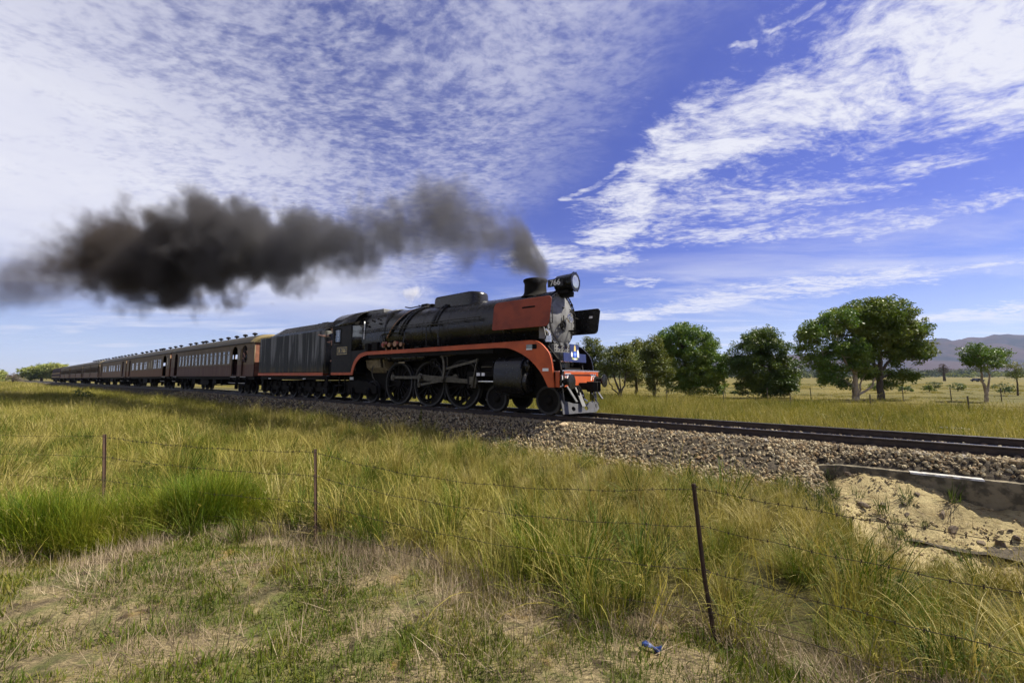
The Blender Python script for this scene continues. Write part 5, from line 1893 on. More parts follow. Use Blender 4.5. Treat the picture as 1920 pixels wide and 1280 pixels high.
m_skin = mat('skin', (.48, .27, .18), (.40, .22, .15), rough=.55, scale=8)
m_cloth = mat('dark_navy_cloth', (.012, .014, .040), (.02, .022, .05), rough=.85, scale=10)
m_cap = mat('black_cap', (.012, .012, .014), (.02, .02, .022), rough=.8)
m_jack = mat('charcoal_jacket', (.028, .026, .028), (.05, .045, .045), rough=.85, scale=10)


def rail_person(s, y, z, label, shirt, arm_out, cap, group=None):
    """a standing figure written in (along, across, up) from its feet"""
    p = empty('person', W(s, NC + y, z), ROT)
    tag(p, label, 'person', group)
    J = [(0, 0, .93), (0, 0, 1.15), (0, -.03, 1.38), (0, -.05, 1.50), (0, -.08, 1.58), (0, -.09, 1.66), (0, -.09, 1.76)]
    Rr = [(.17, .12), (.15, .11), (.18, .12), .065, (.075, .085), (.085, .10), (.055, .065)]
    E = [(0, 1), (1, 2), (2, 3), (3, 4), (4, 5), (5, 6)]
    for sd in (-1, 1):
        i = len(J)
        J += [(sd * .20, -.03, 1.40)] + arm_out[sd]
        Rr += [.062, .05, .042, .035]
        E += [(2, i), (i, i + 1), (i + 1, i + 2), (i + 2, i + 3)]
        k = len(J)
        J += [(sd * .10, 0, .86), (sd * .11, -.02, .48), (sd * .11, .02, .09), (sd * .11, -.13, .04)]
        Rr += [.10, .07, .05, .045]
        E += [(0, k), (k, k + 1), (k + 1, k + 2), (k + 2, k + 3)]
    skin_body('body', J, E, Rr, m_skin, p)
    J2, R2, E2 = [J[0], J[1], J[2], (0, -.045, 1.46)], [(.20, .14), (.18, .13), (.205, .14), .085], [(0, 1), (1, 2), (2, 3)]
    for sd in (-1, 1):
        i = len(J2)
        a = arm_out[sd]
        mid = tuple(.5 * (u + v) for u, v in zip((sd * .20, -.03, 1.40), a[0]))
        J2 += [(sd * .20, -.03, 1.40), mid]
        R2 += [.085, .075]
        E2 += [(2, i), (i, i + 1)]
        if shirt is m_jack:
            J2 += [a[0], a[1]]
            R2 += [.066, .052]
            E2 += [(i + 1, i + 2), (i + 2, i + 3)]
    skin_body('shirt', J2, E2, R2, shirt, p)
    J3, R3_, E3 = [(0, 0, .95)], [(.19, .13)], []
    for sd in (-1, 1):
        k = len(J3)
        J3 += [(sd * .10, 0, .84), (sd * .11, -.02, .48), (sd * .11, .02, .10)]
        R3_ += [.115, .09, .07]
        E3 += [(0, k), (k, k + 1), (k + 1, k + 2)]
    skin_body('trousers', J3, E3, R3_, m_jack, p)
    b = MB().ball((0, -.095, 1.80), .115, 14, 8, (.95, 1.1, .55))
    b.prism([(.075 * math.cos(a), -.20 + .07 * math.sin(a)) for a in np.linspace(0, 6.283, 13)[:-1]], 1.765, 1.78, 'xy')
    b.build('cap' if cap else 'hair', m_cap, p)
    b = MB().ball((0, -.205, 1.685), .018, 8, 5).ball((-.095, -.09, 1.69), .024, 8, 5, (.5, 1, 1.3)).ball((.095, -.09, 1.69), .024, 8, 5, (.5, 1, 1.3))
    b.build('nose_and_ears', m_skin, p)
    b = MB().ball((-.035, -.185, 1.715), .012, 8, 5).ball((.035, -.185, 1.715), .012, 8, 5)
    b.build('eyes', m_cap, p)
    b = MB()
    for sd in (-1, 1):                       # hands: palm, four fingers and a thumb at the end of each arm
        a, h = Vector(arm_out[sd][1]), Vector(arm_out[sd][2])
        d = (h - a).normalized()
        q = d.orthogonal().normalized()
        r2 = d.cross(q)
        b.ball(tuple(h + d * .04), .045, 8, 6)
        for f in range(4):
            st = h + d * .07 + q * (.018 * (f - 1.5))
            ln = (.06, .072, .068, .052)[f]
            b.tube([st, st + d * ln * .6 - r2 * .008, st + d * ln - r2 * .03], [.010, .009, .007], 6)
        st = h + d * .03 + q * .04
        b.tube([st, st + q * .03 + d * .02, st + q * .035 + d * .05], [.012, .010, .008], 6)
    b.build('hands', m_skin, p)
    return p


MB().box(-19.44, -18.86, -1.2, -.7, 1.30, 1.95).build('footplate_step', m_blk2, tender)
rail_person(-19.12, -1.12, 1.95, 'person in a navy shirt and cap leaning out between engine cab and tender', m_cloth,
            {-1: [(-.36, -.30, 1.32), (-.62, -.40, 1.38), (-.70, -.42, 1.40)], 1: [(.30, -.10, 1.18), (.24, -.26, 1.02), (.22, -.32, 1.0)]}, True)
rail_person(-29.98, -1.17, 1.24, 'person in dark clothes leaning from the open carriage door by the tender', m_jack,
            {-1: [(-.27, -.14, 1.16), (-.08, -.30, 1.14), (.0, -.34, 1.16)], 1: [(.27, -.14, 1.16), (.16, -.30, 1.30), (.12, -.33, 1.42)]}, False)

# ------------------------------------------------------------------ grass
def leaf_mat(name, ramp, trans=.35, nscale=.25, rough=.6, dark=None, byobj=True, spec=.12, k=None):
    """leaf or blade colour: per-blade and per-place variation, some light let through"""
    m = bpy.data.materials.new(name)
    m.use_nodes = True
    t = NT(m.node_tree)
    rnd = t.n('ShaderNodeAttribute', attribute_name='rnd').outputs['Fac']
    ps = t.n('ShaderNodeNewGeometry').outputs['Position']
    pn = t.noise(ps, nscale, 5, .6, .3)
    v = t.m('ADD', t.m('MULTIPLY', rnd, .50), t.m('MULTIPLY', t.ss(pn, .34, .66), .50))
    if byobj:
        oi = t.n('ShaderNodeObjectInfo').outputs['Random']
        v = t.m('ADD', t.m('MULTIPLY', v, .66), t.m('MULTIPLY', oi, .34))
    k = k or (.80 if byobj else 1.15)
    ramp = [(p_, tuple(q * k for q in c_)) for p_, c_ in ramp]
    cr = t.n('ShaderNodeValToRGB', ins={0: v})
    el = cr.color_ramp.elements
    el[0].position, el[0].color = ramp[0][0], (*ramp[0][1], 1)
    el[1].position, el[1].color = ramp[-1][0], (*ramp[-1][1], 1)
    for p_, c_ in ramp[1:-1]:
        el.new(p_).color = (*c_, 1)
    bs = t.n('ShaderNodeBsdfPrincipled', ins={'Base Color': cr.outputs[0], 'Roughness': rough, 'Specular IOR Level': spec})
    tl = t.n('ShaderNodeBsdfTranslucent', ins={0: t.mix(1.0, cr.outputs[0], (1.25, 1.2, .75), 'MULTIPLY')})
    t.n('ShaderNodeOutputMaterial', ins={0: t.n('ShaderNodeMixShader', ins={0: trans, 1: bs.outputs[0], 2: tl.outputs[0]}).outputs[0]})
    return m


def clump(name, m, n, rad, h0, h1, wid, lean, curl, segs=4, seed=0, head=0.0, wind=(-.15, 0), radial=.4):
    """n bent blades rooted within rad; curl bends the tips over"""
    g = np.random.default_rng(seed)
    V, F, A = [], [], []
    for i in range(n):
        a, q = g.uniform(0, 6.283), rad * math.sqrt(g.uniform())
        x, y = q * math.cos(a), q * math.sin(a)
        h = g.uniform(h0, h1)
        az = g.uniform(0, 6.283) if g.uniform() > radial else a + g.normal() * .5
        th = abs(g.normal()) * lean
        w_ = wid * g.uniform(.6, 1.3)
        cu = curl * g.uniform(.2, 1.5)
        p = np.array([x, y, -.03])
        fwd = np.array([math.cos(az), math.sin(az), 0]) + np.array([wind[0], wind[1], 0])
        side = np.array([-math.sin(az + g.uniform(-.8, .8)), math.cos(az), 0])
        side /= np.linalg.norm(side) + 1e-6
        b0 = len(V)
        r_ = g.uniform()
        for k in range(segs + 1):
            u = k / segs
            ww = w_ * (1 - u) ** .55 * (.65 + .35 * min(1, u * 4)) if k < segs else w_ * .08
            V += [p - side * ww / 2, p + side * ww / 2]
            A += [r_, r_]
            th2 = th + cu * u * u
            p = p + h / segs * (np.array([0, 0, 1]) * math.cos(th2) + fwd * math.sin(th2))
        for k in range(segs):
            j = b0 + 2 * k
            F.append((j, j + 1, j + 3, j + 2))
        if g.uniform() < head:                     # a loose seed head at the tip
            for k in range(5):
                d = g.normal(size=3) * .25 + np.array([0, 0, .3])
                c0 = p - (p - V[-4]) * (.35 * k / 5)
                b1 = len(V)
                V += [c0, c0 + d * .04 + side * .0028, c0 + d * .08, c0 + d * .04 - side * .0028]
                A += [min(1, r_ + .25)] * 4
                F.append((b1, b1 + 1, b1 + 2, b1 + 3))
    return np_mesh(name, np.array(V), np.array(F), m, True, {'rnd': ('FLOAT', 'POINT', np.array(A))})


m_tall = leaf_mat('tall_grass_blades', [(.12, (.045, .080, .006)), (.34, (.128, .155, .018)), (.60, (.275, .250, .045)), (.84, (.50, .435, .15))], .24, .30)
m_arch = leaf_mat('arching_straw', [(.1, (.20, .175, .03)), (.5, (.38, .32, .075)), (.9, (.56, .48, .19))], .3, .4)
m_dryg = leaf_mat('dry_meadow_blades', [(.12, (.085, .105, .009)), (.38, (.200, .186, .032)), (.64, (.345, .298, .082)), (.88, (.54, .465, .21))], .24, .16)
m_tuss = leaf_mat('green_tussock_blades', [(.1, (.045, .095, .008)), (.45, (.115, .175, .012)), (.75, (.24, .25, .022)), (.95, (.38, .33, .05))], .26, .5)
m_straw = leaf_mat('dead_straw', [(.1, (.13, .10, .065)), (.45, (.28, .215, .14)), (.8, (.45, .36, .235)), (1, (.58, .49, .34))], .15, .6)
m_turf = leaf_mat('short_turf', [(.1, (.050, .095, .010)), (.5, (.125, .150, .018)), (.8, (.27, .23, .05)), (1, (.42, .35, .13))], .3, .5)
m_weed = leaf_mat('green_weed', [(.1, (.030, .055, .012)), (.6, (.062, .092, .020)), (1, (.12, .13, .04))], .3, .5)

G_tall = [clump('tall_grass_clump', m_tall, 34, .16, .42, .88, .0115, .40, 1.6, 6, 100 + i, .05) for i in range(6)]
G_dry = [clump('dry_grass_clump', m_dryg, 40, .18, .34, .70, .0085, .33, .95, 4, 200 + i, .25) for i in range(6)]
G_mid = [clump('meadow_clump', m_dryg, 60, .42, .34, .62, .013, .35, .8, 3, 300 + i, .2) for i in range(5)]
G_midg = [clump('meadow_clump_green', m_tall, 60, .40, .32, .58, .013, .36, 1.0, 3, 330 + i, .1) for i in range(3)]
G_far = [clump('far_meadow_clump', m_dryg, 70, 1.1, .34, .66, .035, .3, .6, 2, 360 + i, 0) for i in range(4)]
G_tus = [clump('tussock_clump', m_tuss, 120, .20, .50, .98, .0070, .36, .85, 5, 400 + i, .0) for i in range(4)]
G_str = [clump('straw_clump', m_straw, 40, .24, .12, .40, .0065, 1.55, .25, 3, 500 + i, 0) for i in range(5)]
G_trf = [clump('turf_clump', m_turf, 42, .16, .025, .085, .0060, .7, .7, 3, 600 + i, 0) for i in range(5)]
G_weed = [clump('weed_clump', m_weed, 26, .12, .18, .45, .016, .5, .6, 4, 700 + i, 0) for i in range(3)]

FENCE = [(ray_at(195, 815, Y=7.2), ray_at(195, 815, Y=7.2)), ]


def in_view(x, y, mrg=1.15):
    return (y > .6) & (np.abs(x) < (1.333 * mrg) * y + 1.2)


def field_ok(s, n):
    """near meadow: between the verge edge and the ballast, not on the clay"""
    toe = np.where(s < 0, np.interp(s, [-14, -8], [9.0, 8.75]), 8.0)
    cl = (s > .2) & (n > 7.75 - .05 * np.clip(s, 0, 6)) & (n < 10.5)
    return (n < toe) & ~cl


def sprinkle(N, x0, x1, y0, y1):
    return rng.uniform(x0, x1, N), rng.uniform(y0, y1, N)


def rots(N, tilt=.14):
    return np.stack([rng.normal(0, tilt, N), rng.normal(0, tilt, N), rng.uniform(0, 6.283, N)], 1)


def meadow(name, label, sets, x, y, s0, s1, pick):
    z = gz(x, y)
    N = len(x)
    idx = pick(x, y, N)
    sc_ = rng.uniform(s0, s1, N) * (1 + .22 * bumps(x + 7, y, 1.3) + .12 * bumps(x, y + 5, 5.0)) ** 1.0
    ro = rots(N)
    lay = np.clip(bumps(x + 2, y + 9, 1.9) - .15, 0, .9) * .75        # patches blown flat
    ro[:, 0] += lay * np.cos(bumps(x, y, 6) * 3)
    ro[:, 1] += lay * np.sin(bumps(x, y, 6) * 3)
    if N and name not in ('near_meadow_grass', 'arching_straw_stems', 'meadow_tufts', 'far_side_grass', 'left_meadow_grass'):
        ro = rots(N)
    _, nq = sn(x, y)
    sc_ = sc_ * np.where((nq > 7.4) & (nq < 8.9) & (sn(x, y)[0] > -9), np.interp(nq, [7.4, 8.8], [1, .55]), 1.0)
    scatter(name, np.stack([x, y, z], 1), ro, np.clip(sc_, s0 * .6, s1 * 1.35), idx, sets, label)


# near meadow, fence to ballast
x, y = sprinkle(26000, -22, 12.5, 1.2, 19)
s, n = sn(x, y)
patch = bumps(x, y, 4.0)
k = in_view(x, y) & field_ok(s, n) & (front_dist(x, y) < rng.normal(0, .08, len(x))) & (rng.uniform(size=len(x)) < .72 + .12 * patch + .34 * bumps(x, y, .95))
x, y = x[k], y[k]
s, n = sn(x, y)


def pick_near(x, y, N):
    s, n = sn(x, y)
    dry = .25 + sstep(n, 3.6, 6.6) + .35 * bumps(x, y, 2.6)
    return np.where(rng.uniform(size=N) < dry, 6 + rng.integers(0, 6, N), rng.integers(0, 6, N))


r_ = np.hypot(x, y)
meadow('near_meadow_grass', 'tall yellow green grass between the wire fence and the track', G_tall + G_dry, x, y, .34, .74, pick_near)
# separate tufts that stand out of the shorter sward
m_tfa = leaf_mat('straw_tuft_blades', [(.1, (.17, .145, .030)), (.5, (.34, .28, .085)), (.9, (.56, .48, .21))], .22, .5)
m_tfb = leaf_mat('green_tuft_blades', [(.1, (.030, .062, .006)), (.5, (.080, .125, .011)), (.9, (.22, .225, .035))], .22, .5)
G_tuft = [clump('straw_tuft', m_tfa, 80, .11, .40, .92, .0090, .50, 1.5, 6, 850 + i, .25, radial=.9) for i in range(4)] + [clump('green_tuft', m_tfb, 90, .12, .40, .86, .0095, .48, 1.3, 6, 870 + i, 0, radial=.9) for i in range(4)]
kk = rng.uniform(size=len(x)) < np.clip(.13 + .12 * bumps(x, y, 1.6), .02, .4)
xa, ya = x[kk] + rng.normal(0, .05, kk.sum()), y[kk] + rng.normal(0, .05, kk.sum())
meadow('meadow_tufts', 'straw and green grass tufts standing out of the near meadow', G_tuft, xa, ya, .50, .98, lambda x, y, N: np.where(rng.uniform(size=N) < .45 + .5 * bumps(x, y, 3.0), 4 + rng.integers(0, 4, N), rng.integers(0, 4, N)))
# long arching straw stems over the top of it
G_arch = [clump('arching_stem_clump', m_arch, 7, .12, .65, 1.15, .0085, .35, 1.9, 7, 800 + i, .35) for i in range(5)]
kk = rng.uniform(size=len(x)) < np.clip(.22 + .20 * bumps(x, y, 3.3), .04, .6)
xa, ya = x[kk] + rng.normal(0, .1, kk.sum()), y[kk] + rng.normal(0, .1, kk.sum())
meadow('arching_straw_stems', 'pale arching seed stems standing over the near meadow', G_arch, xa, ya, .55, 1.0, lambda x, y, N: rng.integers(0, 5, N))
# middle distance, left of the track
x, y = sprinkle(30000, -75, 2, 12, 62)
s, n = sn(x, y)
k = in_view(x, y) & (n < 8.75) & (s < -9) & ((np.hypot(x, y) > 17)) & (front_dist(x, y) < 0) & (rng.uniform(size=len(x)) < np.clip(28 / np.hypot(x, y), .25, 1))
x, y = x[k], y[k]
meadow('left_meadow_grass', 'sunlit yellow meadow grass along the left of the track', G_mid + G_midg, x, y, .50, 1.25, lambda x, y, N: np.where(rng.uniform(size=N) < .34 + .45 * bumps(x, y, 6), 5 + rng.integers(0, 3, N), rng.integers(0, 5, N)))
x, y = sprinkle(16000, -300, -20, 40, 215)
s, n = sn(x, y)
k = in_view(x, y, 1.08) & (n < 8.3) & (np.hypot(x, y) > 62) & (rng.uniform(size=len(x)) < .75)
x, y = x[k], y[k]
meadow('distant_left_grass', 'pale grass of the far left paddock', G_far, x, y, .8, 1.3, lambda x, y, N: rng.integers(0, 4, N))
# beyond the track
x, y = sprinkle(30000, -16, 62, 5, 40)
s, n = sn(x, y)
k = in_view(x, y) & (n > 13.75) & (n < 30 + 2.0 * bumps(x, y, 9)) & (rng.uniform(size=len(x)) < .85)
x, y = x[k], y[k]
meadow('far_side_grass', 'tall olive grass on the far side of the track', G_mid + G_midg, x, y, .8, 1.5, lambda x, y, N: np.where(rng.uniform(size=N) < .50 + .4 * bumps(x, y, 7), 5 + rng.integers(0, 3, N), rng.integers(0, 5, N)))
x, y = sprinkle(14000, -70, 130, 24, 120)
s, n = sn(x, y)
k = in_view(x, y, 1.05) & (n > 28) & (bumps(x, y, 14) > .15)
x, y = x[k], y[k]
meadow('pasture_grass', 'cropped golden pasture grass beyond the far fence', G_far, x, y, .22, .42, lambda x, y, N: rng.integers(0, 4, N))
# verge: straw mat, turf, tussocks
x, y = sprinkle(9000, -6, 4.2, 1.2, 6.2)
fd = front_dist(x, y)
pt = bumps(x, y, 1.3)
k = in_view(x, y) & (fd > -.30) & (rng.uniform(size=len(x)) < np.where(fd < .45 + .25 * bumps(x, y, 1.7), np.clip(.55 + .6 * bumps(x, y, .9), .1, 1), .05 + .14 * (pt > .5)))
x, y = x[k], y[k]
meadow('straw_mat', 'flattened dead straw lying along the foot of the fence', G_str, x, y, .35, .8, lambda x, y, N: rng.integers(0, 5, N))
x, y = sprinkle(15000, -6, 4.2, 1.2, 5.8)
fd = front_dist(x, y)
pt = bumps(x + 3, y, 1.15)
k = in_view(x, y) & (fd > -.05) & (pt > -.2)
x, y = x[k], y[k]
meadow('short_verge_turf', 'short patchy turf of the viewer side verge', G_trf, x, y, .6, 1.5, lambda x, y, N: rng.integers(0, 5, N))
tp = []
for (px, py, N, sp) in ((20, 1050, 26, .55), (110, 1045, 24, .5), (-90, 1060, 20, .6), (300, 1003, 30, .45), (370, 995, 26, .35), (220, 1010, 18, .4), (-250, 1085, 16, .8), (450, 985, 12, .4), (1090, 1115, 5, .5)):
    q = ray_at(px, py, z=-.85)
    tp += [(q.x + rng.normal(0, sp * .5), q.y + .12 + abs(rng.normal(0, sp * .5))) for _ in range(N)]
tp = np.array(tp)
meadow('green_tussock', 'dense upright green tussock grass at the left of the fence', G_tus, tp[:, 0], tp[:, 1], .55, .92, lambda x, y, N: rng.integers(0, 4, N))
# weeds along the ballast toe, the wall end and the clay
wp = []
for (px, py, N, sp, zz) in ((1530, 885, 14, .14, -.65), (1545, 910, 14, .14, -.75), (1530, 935, 16, .20, -.8), (1550, 975, 16, .22, -.95), (1500, 900, 10, .2, -.7), (1640, 1000, 12, .3, -1.2), (1740, 1010, 14, .35, -1.3), (1690, 985, 6, .2, -1.15), (1850, 1090, 12, .35, -1.35), (1480, 925, 8, .2, -.8), (1780, 985, 5, .2, -1.2)):
    q = ray_at(px, py, z=zz)
    wp += [(q.x + rng.normal(0, sp), q.y + rng.normal(0, sp)) for _ in range(N)]
wp = np.array(wp)
meadow('bank_weeds', 'scrubby weeds at the edge of the clay bank', G_weed + G_str[:2], wp[:, 0], wp[:, 1], .5, 1.0, lambda x, y, N: rng.integers(0, 5, N))
x, y = sprinkle(5000, -30, 8, 6, 40)
s, n = sn(x, y)
k = (np.abs(n - 8.72) < .22) & (s < .1) & in_view(x, y)
x, y = x[k], y[k]
zb = ballast_z(*sn(x, y))
scatter('ballast_edge_weeds', np.stack([x, y, np.maximum(gz(x, y), zb)], 1), rots(len(x)), rng.uniform(.25, .55, len(x)), rng.integers(0, 6, len(x)), G_dry, 'dry weeds growing into the foot of the ballast')


# ------------------------------------------------------------------ tall weed standing by the ballast
def stalk(name, loc, h, label, leafm=None):
    g = np.random.default_rng(int(abs(loc[0]) * 100))
    e_ = empty(name, loc)
    tag(e_, label, 'weed')
    b = MB().tube([(0, 0, -.05), (.01, 0, h * .5), (.03, .01, h)], [.010, .007, .003], 6)
    b.build('stem', m_weedstem, e_)
    V, F, A = [], [], []
    for i in range(170):
        u = g.uniform(.25, 1)
        c = np.array([.03 * u, .01 * u, h * u])
        a = g.uniform(0, 6.283)
        ln = .11 * (1.15 - u) + .03
        d = np.array([math.cos(a), math.sin(a), g.uniform(.2, .9)]) * ln
        sd = np.array([-math.sin(a), math.cos(a), 0]) * .014
        b0 = len(V)
        V += [c, c + d * .5 + sd, c + d, c + d * .5 - sd]
        A += [g.uniform()] * 4
        F.append((b0, b0 + 1, b0 + 2, b0 + 3))
    link_mesh('foliage', np_mesh('foliage', np.array(V), np.array(F), m_tall, False, {'rnd': ('FLOAT', 'POINT', np.array(A))}), None, e_)


m_weedstem = mat('weed_stem', (.13, .12, .04), (.09, .085, .03), rough=.8)
q = ray_at(787, 812, z=-.78)
stalk('tall_weed', (q.x, q.y, float(gz(q.x, q.y))), .85, 'tall yellow weed standing against the dark ballast below the driving wheels')
q = ray_at(470, 762, z=-.78)

# ------------------------------------------------------------------ wire fence beside the viewer
m_post = mat('rusty_steel_post', (.040, .022, .013), (.068, .034, .018), rough=.85, scale=14, bump=.3)
m_wire = mat('rusty_wire', (.030, .020, .015), (.05, .032, .022), rough=.8, scale=20, metal=.3)
fence = empty('wire_fence', (0, 0, 0))
fence['org'] = (0, 0, 0)
tag(fence, 'sagging barbed wire fence on thin rusty steel posts in front of the meadow', 'fence')


def meet_ground(px, py):
    """where the sight line through a picture point comes down on the ground"""
    d = ray_at(px, py, Y=1.0) - Vector((0, 0, CAM_H))
    lo_, hi_ = .5, 60.0
    ts = np.geomspace(.5, 60, 900)
    for tq in ts:
        if CAM_H + d.z * tq <= float(gz(d.x * tq, d.y * tq)):
            return Vector((d.x * tq, d.y * tq, CAM_H + d.z * tq))
    return Vector((d.x * 60, d.y * 60, -.8))


posts = []
for (pt, pb, nm) in (((-640, 775), (-640, 890), 0), ((195, 814), (193, 968), 1), ((590, 842), (591, 1022), 2), ((1302, 907), (1345, 1208), 3), ((3600, 1200), (3650, 2000), 4)):
    c = meet_ground(*pb) if nm != 4 else ray_at(3650, 2000, Y=1.2)
    a = ray_at(*pt, Y=c.y * (1.0 if nm != 3 else 1.04))
    zz = c.z
    posts.append((a, c))
    if nm in (0, 4):
        continue
    d = (a - c)
    low_ = c + d * ((zz - .2 - c.z) / d.z)
    b = MB()
    mid = (low_ + a) / 2 + Vector((-.02 if nm == 3 else 0, 0, 0))
    w_ = .034
    for sx_, wd_, th_ in ((0, w_, .007), ):
        b.bar(low_, mid, .007, w_, (0, 1, 0)).bar(mid, a, .007, w_, (0, 1, 0))
        b.bar(low_ + Vector((0, .018, 0)), mid + Vector((0, .018, 0)), w_, .006, (0, 1, 0)).bar(mid + Vector((0, .018, 0)), a + Vector((0, .018, 0)), w_, .006, (0, 1, 0))
    p_ = b.build('post', m_post, fence, smooth=False)
    b = MB()
    for f in (.985, .72, .44, .2):
        q = c + (a - c) * f
        b.tube([q + Vector((-.02, -.022, .006)), q + Vector((0, -.028, 0)), q + Vector((.02, -.022, -.004)), q + Vector((.02, .02, 0)), q + Vector((-.02, .02, .0))], .0028, 5)
    b.build('wire_tie', m_wire, p_)
for wi, f in enumerate((.975, .73, .45, .20)):
    b = MB()
    for i in range(len(posts) - 1):
        pa, pb_ = posts[i][1] + (posts[i][0] - posts[i][1]) * f, posts[i + 1][1] + (posts[i + 1][0] - posts[i + 1][1]) * f
        sag = (.10, .05, .16, .06)[i] * (1, .8, .6, .5)[wi]
        off = Vector((0, -.026, 0))
        pts = []
        for k in range(29):
            u = k / 28
            p = pa.lerp(pb_, u) + off
            p.z -= sag * 4 * u * (1 - u) + .006 * math.sin(u * 37 + wi * 2 + i)
            pts.append(p)
        b.tube(pts, .0023, 5)
        if wi != 3 and 0 < i < 4:
            for k in np.arange(.02, 1, .025 if wi == 0 else .04):       # barbs
                p = pa.lerp(pb_, k) + off
                p.z -= sag * 4 * k * (1 - k) + .006 * math.sin(k * 37 + wi * 2 + i)
                for sgn in (-1, 1):
                    b.tube([p + Vector((-.006, 0, -.014 * sgn)), p + Vector((.007, 0, .014 * sgn))], .002, 4)
    b.build('barbed_wire', m_wire, fence)

# fences beyond the track
def far_fence(label, pts, ph, wires):
    f_ = empty('paddock_fence', (pts[0][0], pts[0][1], 0))
    f_['org'] = (pts[0][0], pts[0][1], 0)
    tag(f_, label, 'fence', 'paddock fences beyond the track')
    tops = []
    for (x, y) in pts:
        zz = float(gz(x, y))
        ln = Vector((rng.normal(0, .03), rng.normal(0, .03), ph))
        MB().tube([(x, y, zz - .2), Vector((x, y, zz)) + ln], [.034, .030], 6).build('post', m_fpost, f_)
        tops.append((Vector((x, y, zz)), ln))
    for f in wires:
        MB().tube([a + l * f for a, l in tops], .006, 4).build('wire', m_wire, f_)


m_fpost = mat('old_fence_post', (.10, .08, .055), (.06, .048, .035), rough=.9, scale=10)
far_fence('post and wire paddock fence standing in the tall grass behind the track', [tuple(W(s_, 27.6)[:2]) for s_ in np.arange(-27.8, 24, 3.42)], 1.12, (.92, .6, .3))
far_fence('faint second paddock fence beneath the big trees', [(19 + i * 3.4, 34.5 - i * .55) for i in range(12)], 1.1, (.9, .5))

# ------------------------------------------------------------------ trees
def leaves(name, cl, per, spread, size, m, seed, flat=.75):
    g = np.random.default_rng(seed)
    cl = np.asarray(cl)
    N = len(cl) * per
    off = g.normal(size=(N, 3))
    off /= np.linalg.norm(off, axis=1)[:, None] + 1e-6
    off *= (g.uniform(0, 1, N) ** .45)[:, None] * np.repeat(spread if np.ndim(spread) else np.full(len(cl), spread), per)[:, None]
    off[:, 2] *= flat
    c = np.repeat(cl, per, 0) + off
    u = g.normal(size=(N, 3)); u /= np.linalg.norm(u, axis=1)[:, None]
    w_ = np.cross(u, g.normal(size=(N, 3))); w_ /= np.linalg.norm(w_, axis=1)[:, None]
    ln = size * g.uniform(.6, 1.4, N)[:, None]
    V = np.stack([c - u * ln, c + w_ * ln * .42, c + u * ln, c - w_ * ln * .42], 1).reshape(-1, 3)
    F = np.arange(4 * N).reshape(-1, 4)
    rnd = np.repeat(np.clip(np.repeat(g.uniform(.15, .85, len(cl)), per) + g.normal(0, .16, N), 0, 1), 4)
    return np_mesh(name, V, F, m, False, {'rnd': ('FLOAT', 'POINT', rnd)})


m_lfd = leaf_mat('dark_green_leaves', [(.1, (.024, .048, .010)), (.5, (.050, .088, .014)), (.9, (.105, .135, .022))], .22, .35, .5, byobj=False, spec=.4)
m_lfb = leaf_mat('bright_green_leaves', [(.1, (.030, .068, .009)), (.5, (.072, .132, .016)), (.9, (.145, .185, .028))], .25, .35, .5, byobj=False, spec=.4)
m_lfo = leaf_mat('olive_leaves', [(.1, (.040, .056, .012)), (.5, (.082, .104, .018)), (.9, (.155, .155, .034))], .25, .35, .5, byobj=False, spec=.35)
m_lfr = leaf_mat('bronze_green_leaves', [(.1, (.034, .066, .009)), (.5, (.076, .118, .014)), (.9, (.140, .155, .026))], .25, .3, .5, byobj=False, spec=.35)
m_lfg = leaf_mat('grey_green_leaves', [(.1, (.10, .13, .04)), (.5, (.21, .24, .07)), (.9, (.34, .34, .11))], .25, .05, .6, byobj=False)
m_bark = mat('brown_bark', (.085, .065, .045), (.045, .034, .025), rough=.95, scale=5, stretch=(3, 3, .6), bump=.6)
m_pbark = mat('pale_gum_bark', (.36, .29, .20), (.17, .125, .085), rough=.85, scale=2.4, stretch=(2, 2, .7), bump=.4)


